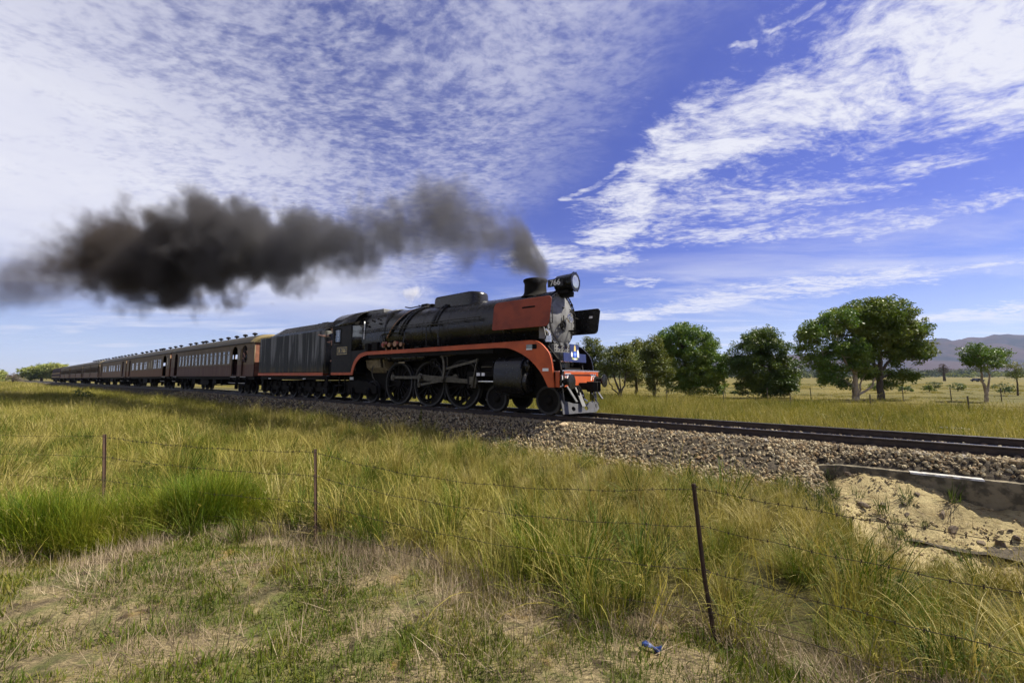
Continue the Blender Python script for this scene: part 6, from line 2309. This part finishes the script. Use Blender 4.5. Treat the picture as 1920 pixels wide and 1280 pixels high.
def tree(name, label, base, trunks, blobs, ncl, per, spread, leaf, lm, bark, seed, group=None, hole=.35, cat='tree', z=None, limb=.35):
    """trunks: lists of (x,z,radius) points in the picture plane with a little depth; blobs: (dx, dy, z, rx, ry, rz) crown volumes"""
    g = np.random.default_rng(seed)
    z0 = float(gz(base[0], base[1])) if z is None else z
    e_ = empty(name, (base[0], base[1], z0))
    tag(e_, label, cat, group)
    b = MB()
    ends = []
    for tk in trunks:
        P = [Vector((p[0], p[3] if len(p) > 3 else .0, p[1])) for p in tk]
        P[0].z -= .15
        pts = [Vector(q) for q in spline([tuple(p) for p in P], 5)]
        for i in range(1, len(pts) - 1):
            pts[i] += Vector((g.normal(0, .03), g.normal(0, .03), 0))
        rr_ = np.interp(np.linspace(0, 1, len(pts)), np.linspace(0, 1, len(tk)), [p[2] for p in tk])
        b.tube(pts, list(rr_), 9)
        ends += [(q, r) for q, r in zip(pts[len(pts) // 3:], rr_[len(pts) // 3:])]
    cl, sp = [], []
    vol = np.array([q[3] * q[4] * q[5] for q in blobs]) ** .7
    cnt = np.maximum(3, (ncl * vol / vol.sum())).astype(int)
    for (dx_, dy_, zz, rx, ry, rz_), c_ in zip(blobs, cnt):
        d = g.normal(size=(c_, 3))
        d /= np.linalg.norm(d, axis=1)[:, None]
        rad = g.uniform(hole, 1, c_) ** .6
        lump = 1 + .10 * np.sin(d[:, 0] * 5 + seed) + .08 * np.sin(d[:, 1] * 6 + 2 * seed) + .10 * np.sin(d[:, 2] * 6)
        q = d * (rad * lump)[:, None] * np.array([rx, ry, rz_]) + np.array([dx_, dy_, zz])
        cl.append(q)
    cl = np.concatenate(cl)
    cl = cl[cl[:, 2] > .25]
    # limbs reach out to a share of the leaf clusters
    for q in cl[g.uniform(size=len(cl)) < limb]:
        tgt = Vector(q)
        s_ = min(ends, key=lambda er: (er[0] - tgt).length + max(0, er[0].z - tgt.z) * 1.5)
        m1 = s_[0].lerp(tgt, .5) + Vector((g.normal(0, .08), g.normal(0, .08), .12 * (tgt - s_[0]).length * .6))
        r0 = min(s_[1] * .55, .02 + .018 * (tgt - s_[0]).length)
        b.tube([s_[0], m1, tgt], [r0, r0 * .65, .008], 5)
    b.build('trunk', bark, e_)
    link_mesh('crown', leaves('crown', cl, per, spread * g.uniform(.7, 1.25, len(cl)), leaf, lm, seed + 9), None, e_)
    return e_


def px_tree(px, py, Y):
    q = ray_at(px, py, Y=Y)
    return (q.x, q.y)


TG = 'trees beyond the track'
k = 1 / 720
# round dark green tree (crown about 140 px wide)
Y = 40
tree('round_tree', 'big round dense dark green tree with branches to the ground', px_tree(1290, 738, Y),
     [[(0, 0, .30), (.05, 1.5, .26), (-.2, 3.2, .18), (-.4, 5.0, .10)], [(.1, .6, .2), (.8, 2.2, .15), (1.6, 4.0, .08)], [(-.1, .8, .2), (-1.0, 2.4, .13), (-2.0, 3.6, .07)]],
     [(0, 0, 5.0, 3.1, 2.9, 2.6), (-.7, 0, 5.9, 2.3, 2.2, 1.7), (2.2, -.6, 3.2, 1.7, 1.8, 2.0), (-1.9, -.3, 3.4, 1.9, 1.9, 1.9), (.6, -1.0, 2.2, 2.7, 1.7, 1.3), (1.2, .3, 5.6, 1.9, 1.9, 1.5), (2.9, 0, 2.5, 1.0, 1.2, 1.5), (-2.2, 0, 4.4, 1.3, 1.4, 1.2), (-1.4, -.8, 1.5, 1.6, 1.2, 1.0), (1.6, -1.0, 1.1, 1.8, 1.0, .9), (.1, -1.2, 1.2, 1.4, .8, .9)],
     760, 74, .50, .100, m_lfb, m_bark, 21, TG, .55)
tree('olive_tree', 'slim olive green tree leaning against the round tree on its left', px_tree(1228, 740, 37),
     [[(0, 0, .17), (-.1, 1.3, .14), (-.2, 3.0, .09), (-.1, 4.6, .04)], [(-.05, 1.0, .09), (.5, 2.2, .05), (.8, 3.4, .03)]],
     [(-.2, 0, 4.3, 1.2, 1.2, 1.2), (.3, 0, 3.0, 1.4, 1.2, 1.1), (-.9, .2, 3.5, 1.1, 1.0, 1.1), (.3, 0, 5.0, .7, .8, .8), (.1, 0, 1.5, 1.0, .9, 1.0), (1.2, 0, 2.5, .6, .7, .6)],
     240, 64, .45, .085, m_lfo, m_bark, 22, TG, .3)
tree('sparse_tree', 'thin multi-stemmed tree with sparse olive leaves, nearest the engine front', px_tree(1163, 752, 29),
     [[(0, 0, .10), (.0, .8, .09), (-.35, 1.8, .06), (-.7, 3.2, .03)], [(0, .6, .07), (.35, 1.6, .05), (.6, 3.2, .025)], [(0, .7, .06), (.05, 1.9, .045), (.0, 3.6, .02)], [(.0, .6, .06), (-.6, 1.3, .045), (-1.1, 2.3, .025)]],
     [(0, 0, 3.3, 1.25, 1.2, .9), (-.9, 0, 2.7, .75, .8, .7), (.8, 0, 2.8, .8, .8, .8), (.2, 0, 3.9, .8, .8, .55)], 170, 56, .40, .07, m_lfo, m_bark, 23, TG, .2, limb=.5)
tree('hedge_tree', 'yellow green tree showing just right of the crest board', px_tree(1108, 738, 46),
     [[(0, 0, .16), (.1, 2, .12), (.3, 4.4, .06)]], [(0, 0, 5.0, 1.9, 1.4, 1.5), (-.9, 0, 4.3, 1.5, 1.4, 1.6), (.7, 0, 4.0, 1.6, 1.4, 1.7), (-.2, 0, 2.8, 2.0, 1.4, 1.5), (0, 0, 6.1, 1.0, 1.0, .7)], 240, 60, .54, .10, m_lfo, m_bark, 24, TG, .3)
tree('backlit_tree', 'green tree between the sparse tree and the slim olive tree', px_tree(1192, 738, 44),
     [[(0, 0, .18), (.1, 1.8, .14), (.0, 4.4, .06)]], [(0, 0, 4.8, 1.5, 1.3, 1.4), (.6, 0, 3.8, 1.5, 1.3, 1.5), (-.6, 0, 3.4, 1.4, 1.3, 1.3), (.4, 0, 5.7, .9, .9, .7), (0, 0, 2.2, 1.4, 1.2, 1.2)], 240, 60, .52, .095, m_lfo, m_bark, 34, TG, .3)
# dark tree
tree('dark_tree', 'very dark green conical bushy tree standing alone', px_tree(1434, 742, 37),
     [[(0, 0, .24), (.05, 2.0, .18), (-.05, 4.0, .12), (0, 6.2, .04)], [(0, 1.2, .1), (1.2, 2.6, .07), (2.2, 3.4, .03)], [(0, 1.4, .1), (-1.2, 2.6, .06), (-2.4, 3.2, .03)]],
     [(-.3, 0, 5.5, 1.6, 1.5, 1.2), (.3, 0, 5.9, 1.1, 1.1, .9), (-1.1, 0, 4.4, 1.7, 1.5, 1.2), (1.2, 0, 4.4, 1.5, 1.5, 1.3), (0, 0, 3.0, 2.6, 2.0, 1.5), (2.2, 0, 2.6, 1.2, 1.3, 1.3), (-2.3, 0, 3.0, 1.2, 1.3, 1.1), (.3, 0, 1.5, 2.4, 1.8, 1.0), (2.7, 0, 1.4, .7, .8, .6), (-1.6, 0, 1.0, 1.0, 1.0, .7), (.9, -.8, .9, 1.5, .8, .7), (-.4, -.9, 1.0, 1.2, .8, .7)],
     700, 70, .48, .092, m_lfd, m_bark, 25, TG, .4)
# the pair of big gums
tree('gum_tree', 'left tree of the big pair, pale forked trunk and open ragged crown', px_tree(1605, 751, 32),
     [[(0, 0, .26), (.0, 1.0, .22), (.1, 1.9, .16), (.3, 3.2, .11), (.2, 5.2, .06)], [(0, 1.1, .14), (-.7, 1.55, .11), (-1.5, 2.1, .08), (-2.3, 3.2, .05), (-2.7, 4.6, .03)], [(.05, .6, .10), (.7, .75, .09), (1.4, 1.2, .07), (1.75, 1.9, .05)], [(.1, .3, .08), (.4, .9, .07), (.5, 1.6, .05), (1.0, 2.2, .03)], [(.1, 2.2, .10), (-.8, 3.6, .07), (-1.2, 5.6, .04), (-1.3, 6.6, .02)]],
     [(-3.3, 0, 5.4, 1.25, 1.3, 1.0), (-3.7, 0, 4.1, .85, .9, .7), (-2.2, 0, 6.0, 1.5, 1.3, .9), (-1.0, 0, 6.9, 1.6, 1.4, .9), (-2.9, 0, 3.2, 1.1, 1.0, .7), (-1.7, 0, 4.1, 1.1, 1.1, .8), (-1.9, 0, 2.6, 1.3, .9, .6), (.0, 0, 4.2, 1.2, 1.2, 1.3), (-2.3, 0, 1.7, .8, .8, .5), (.4, 0, 2.7, 1.1, 1.0, .9), (-3.9, 0, 5.0, .5, .6, .5), (-.9, 0, 1.5, .7, .7, .5)],
     420, 62, .44, .092, m_lfb, m_pbark, 26, TG, .2, limb=.5)
tree('bronze_gum_tree', 'right tree of the big pair, huge domed bronze green crown', px_tree(1652, 749, 33),
     [[(0, 0, .27), (-.02, 1.3, .22), (.1, 2.6, .19), (.3, 4.2, .12), (.5, 6.2, .06)], [(.0, 2.2, .15), (-.5, 3.6, .11), (-.6, 5.5, .06), (-.4, 7.0, .03)], [(.1, 2.3, .13), (1.2, 3.5, .09), (2.6, 4.4, .05)], [(.1, 1.9, .08), (1.1, 2.2, .06), (2.0, 2.1, .03)]],
     [(.3, 0, 6.8, 2.6, 2.4, 1.7), (-1.0, 0, 7.3, 2.0, 1.9, 1.3), (1.9, 0, 5.9, 2.1, 2.0, 1.7), (3.0, 0, 4.6, 1.5, 1.5, 1.4), (.2, -.5, 5.2, 2.2, 1.8, 1.4), (-1.9, 0, 5.7, 1.6, 1.6, 1.5), (2.4, -.2, 3.7, 1.7, 1.4, .8), (-1.5, 0, 3.8, 1.4, 1.3, 1.2), (1.9, 0, 2.0, 1.1, 1.0, .7), (-.8, 0, 2.4, 1.0, .9, .7), (.9, 0, 1.3, .6, .6, .4), (.9, 0, 8.0, 1.6, 1.5, .8)],
     860, 74, .49, .098, m_lfr, m_bark, 27, TG, .3, limb=.4)
tree('small_gum_tree', 'small tree with twin bare stems and a flat green top at the right', px_tree(1850, 752, 31),
     [[(0, 0, .13), (.0, .8, .11), (-.25, 1.9, .07), (-.1, 3.2, .04)], [(0, .6, .08), (.35, 1.6, .06), (.4, 3.0, .03)]],
     [(-.6, 0, 4.1, 1.0, .9, .55), (.5, 0, 3.8, 1.1, .9, .6), (.1, 0, 3.1, 1.2, .9, .6), (1.6, 0, 3.7, .55, .6, .5), (-.9, 0, 3.3, .7, .6, .5)], 170, 56, .36, .066, m_lfb, m_pbark, 28, TG, .2, limb=.5)
tree('sapling', 'young sapling at the right edge of the pasture', px_tree(1909, 744, 40),
     [[(0, 0, .08), (.05, 1.2, .06), (.0, 2.6, .03)]], [(0, 0, 2.9, .8, .8, .6), (-.5, 0, 2.0, .6, .6, .5), (.6, 0, 2.2, .6, .6, .5)], 50, 40, .34, .06, m_lfo, m_bark, 29, TG, .2)
tree('dead_pine', 'bare brown dead pine far out on the plain', px_tree(1771, 712, 190),
     [[(0, 0, .55), (.0, 4, .4), (.1, 8.5, .12)], [(0, 3.6, .2), (-2.2, 5.4, .07)], [(0, 3.4, .2), (2.2, 5.6, .07)], [(0, 5, .16), (-1.6, 7.0, .05)], [(0, 5, .16), (1.7, 7.2, .05)], [(0, 6, .1), (-.9, 8.4, .04)], [(0, 4.5, .14), (3.4, 5.0, .05)]],
     [(0, 0, 5.6, 3.4, 2.0, 1.7), (0, 0, 7.6, 1.7, 1.2, 1.2)], 70, 16, .6, .16, mat('dead_needles', (.075, .045, .030), (.05, .032, .025), rough=.9), m_bark, 30, None, .2, limb=.8)
# left hand trees beyond the tail of the train
zl = -2.0
tree('spreading_tree', 'broad sunlit grey green tree behind the tail of the train', px_tree(78, 713, 240), [[(0, 0, .7), (-.4, 3, .5), (0, 6, .3)], [(8, 0, .6), (8.5, 3, .4), (9, 6, .2)], [(-7, 0, .5), (-7, 2.5, .35), (-7, 5, .2)]],
     [(-9, 0, 5.2, 4.5, 4, 3.6), (-4, 0, 6.6, 5, 4, 3.8), (3, 0, 7.6, 5.5, 4, 3.8), (9.5, 0, 8.0, 5, 4, 3.6), (6, 0, 4.5, 7, 4, 3.2), (-6, 0, 3.2, 7, 4, 2.4), (13, 0, 5, 4, 4, 4)], 620, 34, 1.2, .36, m_lfg, m_bark, 31, None, .35, z=zl)
tree('roadside_tree', 'rounded green tree cut off by the left edge', px_tree(-2, 714, 220), [[(0, 0, .5), (0, 2, .4), (.3, 4.5, .2)]],
     [(0, 0, 3.6, 4.5, 3.5, 2.4), (-4, 0, 3.0, 4, 3.5, 2.4), (2.5, 0, 2.2, 3, 3, 1.8)], 170, 34, 1.0, .32, m_lfg, m_bark, 32, None, .3, z=zl)
tree('bare_shrub', 'twiggy brown leafless shrub left of the spreading tree', px_tree(24, 714, 150), [[(0, 0, .14), (-.4, 1.5, .09), (-1.2, 4.2, .03)], [(0, 0, .14), (.5, 1.6, .08), (1.2, 3.6, .03)], [(0, 0, .12), (.1, 2.0, .07), (.2, 4.6, .02)]],
     [(-.6, 0, 2.6, 2.2, 1.6, 1.6), (1.0, 0, 2.2, 2.0, 1.5, 1.4), (2.2, 0, 1.2, 1.4, 1.2, 1.0)], 90, 16, .5, .13, mat('dry_twig_leaves', (.13, .105, .075), (.09, .07, .055), rough=.9), m_bark, 33, None, .1, z=-1.75, limb=.9, cat='shrub')
# pasture shrubs
for i, (px, py, Y, sz, lb) in enumerate(((1884, 742, 44, .85, 'dark rounded shrub left of the sapling'), (1697, 737, 48, .7, 'low dark shrub under the right edge of the bronze crown'), (1742, 737, 50, .6, 'low dark shrub between the big pair and the small tree'),
                                         (1752, 729, 66, .9, 'flat olive bush out on the pasture'), (1797, 738, 52, .8, 'flat dark tussock left of the small tree'), (1640, 735, 54, .8, 'dark bush seen between the trunks of the big pair'), (1376, 732, 42, .35, 'tiny dark thistle between the round tree and the dark tree'), (155, 753, 31, .75, 'small dark bush in the smoke shadow on the left meadow'))):
    tree('thistle' if i == 6 else 'shrub', lb, px_tree(px, py, Y), [[(0, 0, .05), (.05, .4 * sz, .03), (0, .9 * sz, .01)]], [(0, 0, .75 * sz, 1.1 * sz, .9 * sz, .7 * sz), (.5 * sz, 0, .5 * sz, .8 * sz, .7 * sz, .45 * sz)], 26, 34, .38 * sz, .075, m_lfd if i != 3 else m_lfo, m_bark, 60 + i, 'shrubs on the pasture', .2, cat='shrub')

# far woods that read as one mass
def wood(name, label, x0, x1, y0, y1, N, h, m, seed):
    g = np.random.default_rng(seed)
    xs, ys = g.uniform(x0, x1, N), g.uniform(y0, y1, N)
    cl, sp = [], []
    for x, y in zip(xs, ys):
        hh = h * g.uniform(.55, 1.15)
        for _ in range(9):
            cl.append((x + g.normal(0, hh * .28), y + g.normal(0, hh * .28), -1.5 + hh * g.uniform(.15, .95)))
            sp.append(hh * .32)
    o = link_mesh(name, leaves(name, cl, 14, np.array(sp), h * .085, m, seed))
    tag(o, label, kind='stuff')


m_wood = leaf_mat('distant_wood', [(.1, (.030, .045, .032)), (.5, (.055, .070, .045)), (.9, (.115, .125, .055))], .2, .01, .7, byobj=False, spec=.1)
wood('distant_wood', 'dark line of distant trees across the plain', 160, 1250, 560, 760, 420, 13, m_wood, 80)
wood('distant_shelter_belt', 'belt of far trees behind the sparse tree', 40, 330, 300, 420, 150, 9, m_wood, 81)
m_wood2 = leaf_mat('distant_paddock_trees', [(.1, (.09, .12, .04)), (.9, (.20, .22, .07))], .2, .01, .7, byobj=False, spec=.1)
wood('distant_sunlit_trees', 'pale sunlit far trees at the foot of the hills', 350, 900, 420, 520, 60, 8, m_wood2, 82)

# ------------------------------------------------------------------ small things
# ute on the far road
m_car = mat('dark_blue_car_paint', (.018, .022, .035), (.012, .015, .025), rough=.3, spec=.6)
q = ray_at(1833, 713, Y=170)
ute = empty('car', (q.x, q.y, float(gz(q.x, q.y))), R(4))
ute['org'] = (0, 0, 0)
tag(ute, 'dark car parked far out on the plain left of the small tree', 'car')
MB().prism([(-2.4, .35), (2.4, .35), (2.45, .75), (1.5, .95), (.9, 1.5), (-1.2, 1.55), (-1.6, .98), (-2.4, .95)], -.88, .88).build('body', m_car, ute, bev=.06)
for sd in (-1, 1):
    MB().prism([(-1.15, 1.0), (1.1, 1.0), (.8, 1.42), (-1.0, 1.46)], sd * .885, sd * .89).build('side_window', m_void, ute)
MB().box(-2.44, -2.40, -.7, -.4, .7, .85).build('tail_light', m_valve, ute)
for x in (-1.45, 1.45):
    for y in (-.8, .8):
        MB().lathe([(-.1, .05), (-.1, .33), (.1, .33), (.1, .05)], (x, y, .33), 'y', 18).build('wheel', m_blk2, ute)
# white slab lying in the grass beyond the rails
q = ray_at(1787, 800, z=-.45)
sl_ = MB((q.x, q.y, 0)).prism([(-.75, -.12), (-.2, .10), (.55, .14), (.9, -.10), (.3, -.05), (-.3, -.14)], -.03, .03, 'xy')
sl_.o = Vector((0, 0, 0))
slab = sl_.build('broken_slab', m_white, None, bev=.01)
slab.location = (q.x, q.y, -.50)
slab.scale = (.62, .8, 1)
slab.rotation_euler = (.05, .06, -.25)
tag(slab, 'broken white slab half buried in grass beyond the rails', 'slab')
# blue plastic litter on the verge
q = ray_at(1222, 1207, z=-.72)
m_blue = mat('blue_plastic', (.014, .038, .15), (.008, .022, .09), rough=.5, scale=10)
lt = empty('plastic_litter', (q.x, q.y, float(gz(q.x, q.y)) + .035), R(-28))
lt['org'] = (0, 0, 0)
tag(lt, 'crumpled blue plastic wrapper lying on the dry verge', 'litter')
vs, fs = [], []
for i in range(13):
    u = i / 12
    wd_ = .026 + .012 * math.sin(u * 9)
    for j in range(8):
        a = 2 * math.pi * j / 8
        vs.append((-.085 + .17 * u, wd_ * math.cos(a) * (1 + .25 * math.sin(3 * a + i)), .016 * math.sin(a) * (1 + .3 * math.cos(2 * a + i * 2)) + .012 * math.sin(u * 7)))
for i in range(12):
    for j in range(8):
        fs.append((i * 8 + j, i * 8 + (j + 1) % 8, (i + 1) * 8 + (j + 1) % 8, (i + 1) * 8 + j))
fs += [tuple(range(8)), tuple(range(96, 104))]
MB().add(vs, fs).build('wrapper', m_blue, lt)
lt.scale = (.8, .8, .8)
vs = [(p[0] * .5 - .02, p[1] * 1.05, p[2] * 1.05 + .003) for p in vs]
MB().add(vs[32:72], [(i * 8 + j, i * 8 + j + 1, i * 8 + j + 9, i * 8 + j + 8) for i in range(4) for j in range(1, 4)]).build('pale_print', mat('pale_blue_print', (.16, .22, .42), (.10, .15, .33), rough=.4), lt)

# ------------------------------------------------------------------ smoke and steam
PL = [  # picture position, depth, half height in pixels
    (1022, 512, 12.75, 20), (1005, 496, 12.75, 38), (988, 472, 12.8, 54), (962, 450, 13.2, 68), (910, 432, 14.2, 84), (845, 418, 15.2, 92), (780, 425, 16.4, 88), (720, 432, 17.8, 84), (650, 448, 19.8, 78), (590, 460, 21.8, 84), (520, 462, 24.6, 92), (450, 468, 28, 102), (390, 476, 31, 104), (330, 486, 34.5, 104), (270, 488, 38, 98), (210, 480, 41, 84), (150, 488, 44.5, 70), (90, 505, 48, 66), (30, 528, 52, 74), (-60, 545, 57, 76), (-180, 560, 63, 80)]
pp = []
for px, py, Y, hp_ in PL:
    q = ray_at(px, py, Y=Y)
    pp.append((q.x, q.y, q.z, hp_ / 720 * Y))
pp = np.array(pp)
X0, X1 = pp[-1, 0] - 3, pp[0, 0] + .22
xs = np.linspace(X0, X1, 1600)
o_ = np.argsort(pp[:, 0])
ycv, zcv, rcv = (np.interp(xs, pp[o_, 0], pp[o_, i]) for i in (1, 2, 3))
DEN = np.interp(xs, *zip(*sorted(zip(pp[:, 0], [2.6, 3.0, 2.8, 2.3, 2.0, 1.9, 1.8, 1.8, 2.0, 2.9, 4.2, 5.5, 6.4, 6.6, 5.8, 3.6, 1.2, .45, .35, .3, .2]))))
den = DEN / np.maximum(rcv, .2)
qcv = np.concatenate([[0], np.cumsum(np.diff(xs) / np.maximum(.5 * (rcv[1:] + rcv[:-1]), .15))])
root = Vector((pp[0, 0], pp[0, 1], 4.7))


def fcurve(t, x01, ys):
    """a Float Curve node carrying ys sampled over 0..1, returned unscaled"""
    lo_, hi_ = float(ys.min()), float(ys.max())
    nd = t.n('ShaderNodeFloatCurve', ins={1: x01})
    cv = nd.mapping.curves[0]
    # denser knots near the chimney end
    us = np.unique(np.concatenate([np.linspace(0, .9, 12), np.linspace(.9, .975, 6), np.linspace(.975, 1, 11)]))
    uu_ = np.linspace(0, 1, len(ys))
    pts = [(float(u), float((np.interp(u, uu_, ys) - lo_) / (hi_ - lo_))) for u in us]
    cv.points[0].location = pts[0]
    cv.points[1].location = pts[-1]
    for p in pts[1:-1]:
        cv.points.new(*p)
    for p in cv.points:
        p.handle_type = 'VECTOR'
    nd.mapping.update()
    return t.m('ADD', t.m('MULTIPLY', nd.outputs[0], hi_ - lo_), lo_)


m_smoke = bpy.data.materials.new('coal_smoke')
m_smoke.use_nodes = True
t = NT(m_smoke.node_tree)
oc = t.n('ShaderNodeTexCoord').outputs['Object']
sp_ = t.n('ShaderNodeSeparateXYZ', ins={0: oc})
x01 = t.m('DIVIDE', t.m('SUBTRACT', sp_.outputs[0], X0 - root.x), X1 - X0, clamp=True)
yc_, zc_, rc_, qc_, dc_ = (fcurve(t, x01, a) for a in (ycv - root.y, zcv - root.z, rcv, qcv, den))
vy = t.m('DIVIDE', t.m('SUBTRACT', sp_.outputs[1], yc_), rc_)
vz = t.m('DIVIDE', t.m('SUBTRACT', sp_.outputs[2], zc_), rc_)
dd = t.m('SQRT', t.m('ADD', t.m('MULTIPLY', vy, vy), t.m('MULTIPLY', vz, vz)))
pc_ = t.n('ShaderNodeCombineXYZ', ins={0: qc_, 1: vy, 2: vz}).outputs[0]
na1 = t.noise(pc_, .80, 2, .5, .2)
na2 = t.noise(pc_, 1.9, 4, .55, .25)
nn = t.m('ADD', t.m('MULTIPLY', t.m('SUBTRACT', na1, .5), 1.8), t.m('MULTIPLY', t.m('SUBTRACT', na2, .5), 2.0))
body = t.m('ADD', t.m('ADD', t.m('SUBTRACT', .72, dd), t.m('MULTIPLY', t.ss(x01, .975, 1.0), .30)), t.m('MULTIPLY', nn, t.m('SUBTRACT', 1.0, t.m('MULTIPLY', t.ss(x01, .98, 1.0), .45))))
dens = t.m('MULTIPLY', t.m('MULTIPLY', t.ss(body, -.20, .70), t.ss(dd, 1.42, 1.10)), dc_)
dens = t.m('MULTIPLY', t.m('MULTIPLY', dens, t.ss(x01, .0, .06)), t.ss(x01, 1.0, .9955))
scol = t.mix(t.ss(x01, .35, .95), (.085, .055, .027), (.15, .148, .155))
pv = t.n('ShaderNodeVolumePrincipled', ins={'Color': scol, 'Density': dens, 'Anisotropy': .35})
t.n('ShaderNodeOutputMaterial', ins={'Volume': pv.outputs[0]})
m_smoke.cycles.volume_step_rate = .22
vs, fs = [], []
NS, NRs = 80, 16
us = np.concatenate([np.linspace(0, .9, 44), np.linspace(.9, .97, 18)[1:], np.linspace(.97, 1, 26)[1:]])
for u in us:
    x = X0 + (X1 - X0) * u
    yc0, zc0, r0 = (float(np.interp(x, xs, a)) for a in (ycv, zcv, rcv))
    for k in range(NRs):
        a = 2 * math.pi * k / NRs
        vs.append((x - root.x, yc0 + 1.5 * r0 * math.cos(a) - root.y, zc0 + 1.5 * r0 * math.sin(a) - root.z))
n_ = len(us)
for i in range(n_ - 1):
    for k in range(NRs):
        fs.append((i * NRs + k, i * NRs + (k + 1) % NRs, (i + 1) * NRs + (k + 1) % NRs, (i + 1) * NRs + k))
fs += [tuple(range(NRs)), tuple(range((n_ - 1) * NRs, n_ * NRs))]
sm = MB().add(vs, fs).build('smoke_plume', m_smoke, None)
sm.location = root
tag(sm, 'long plume of dark brown coal smoke trailing back from the chimney', kind='stuff')

# little white steam puff from the safety valve
m_steam = bpy.data.materials.new('white_steam')
m_steam.use_nodes = True
t = NT(m_steam.node_tree)
oc = t.n('ShaderNodeTexCoord').outputs['Object']
ln = t.n('ShaderNodeVectorMath', operation='LENGTH', ins={0: t.mapping(oc, scale=(1 / 1.15, 1 / .8, 1 / .72))}).outputs['Value']
n_1 = t.noise(oc, 1.7, 5, .6, .6)
dn = t.m('MULTIPLY', t.ss(t.m('ADD', t.m('SUBTRACT', .55, ln), t.m('MULTIPLY', t.m('SUBTRACT', n_1, .5), 1.8)), 0, .7), 3.0)
dn = t.m('MULTIPLY', dn, t.ss(ln, 1.25, .9))
pv = t.n('ShaderNodeVolumePrincipled', ins={'Color': (.97, .97, .97), 'Density': dn, 'Anisotropy': .3})
t.n('ShaderNodeOutputMaterial', ins={'Volume': pv.outputs[0]})
m_steam.cycles.volume_step_rate = .25
sp0 = W(-14.25, NC, 5.15)
stm = MB().ball((0, 0, 0), 1.0, 16, 10, (1.5, 1.05, .95)).build('steam_puff', m_steam, None)
stm.location = sp0
tag(stm, 'small white steam puff above the safety valves', kind='stuff')

# ------------------------------------------------------------------ air
m_haze = bpy.data.materials.new('haze')
m_haze.use_nodes = True
t = NT(m_haze.node_tree)
pv = t.n('ShaderNodeVolumePrincipled', ins={'Color': (.52, .66, 1.0), 'Density': 4.2e-5, 'Anisotropy': .2})
t.n('ShaderNodeOutputMaterial', ins={'Volume': pv.outputs[0]})
hz_ = MB().box(-9500, 9500, -9500, 9500, -12, 560).build('haze', m_haze, None, smooth=False)
tag(hz_, 'thin blue haze over the plain', kind='stuff')
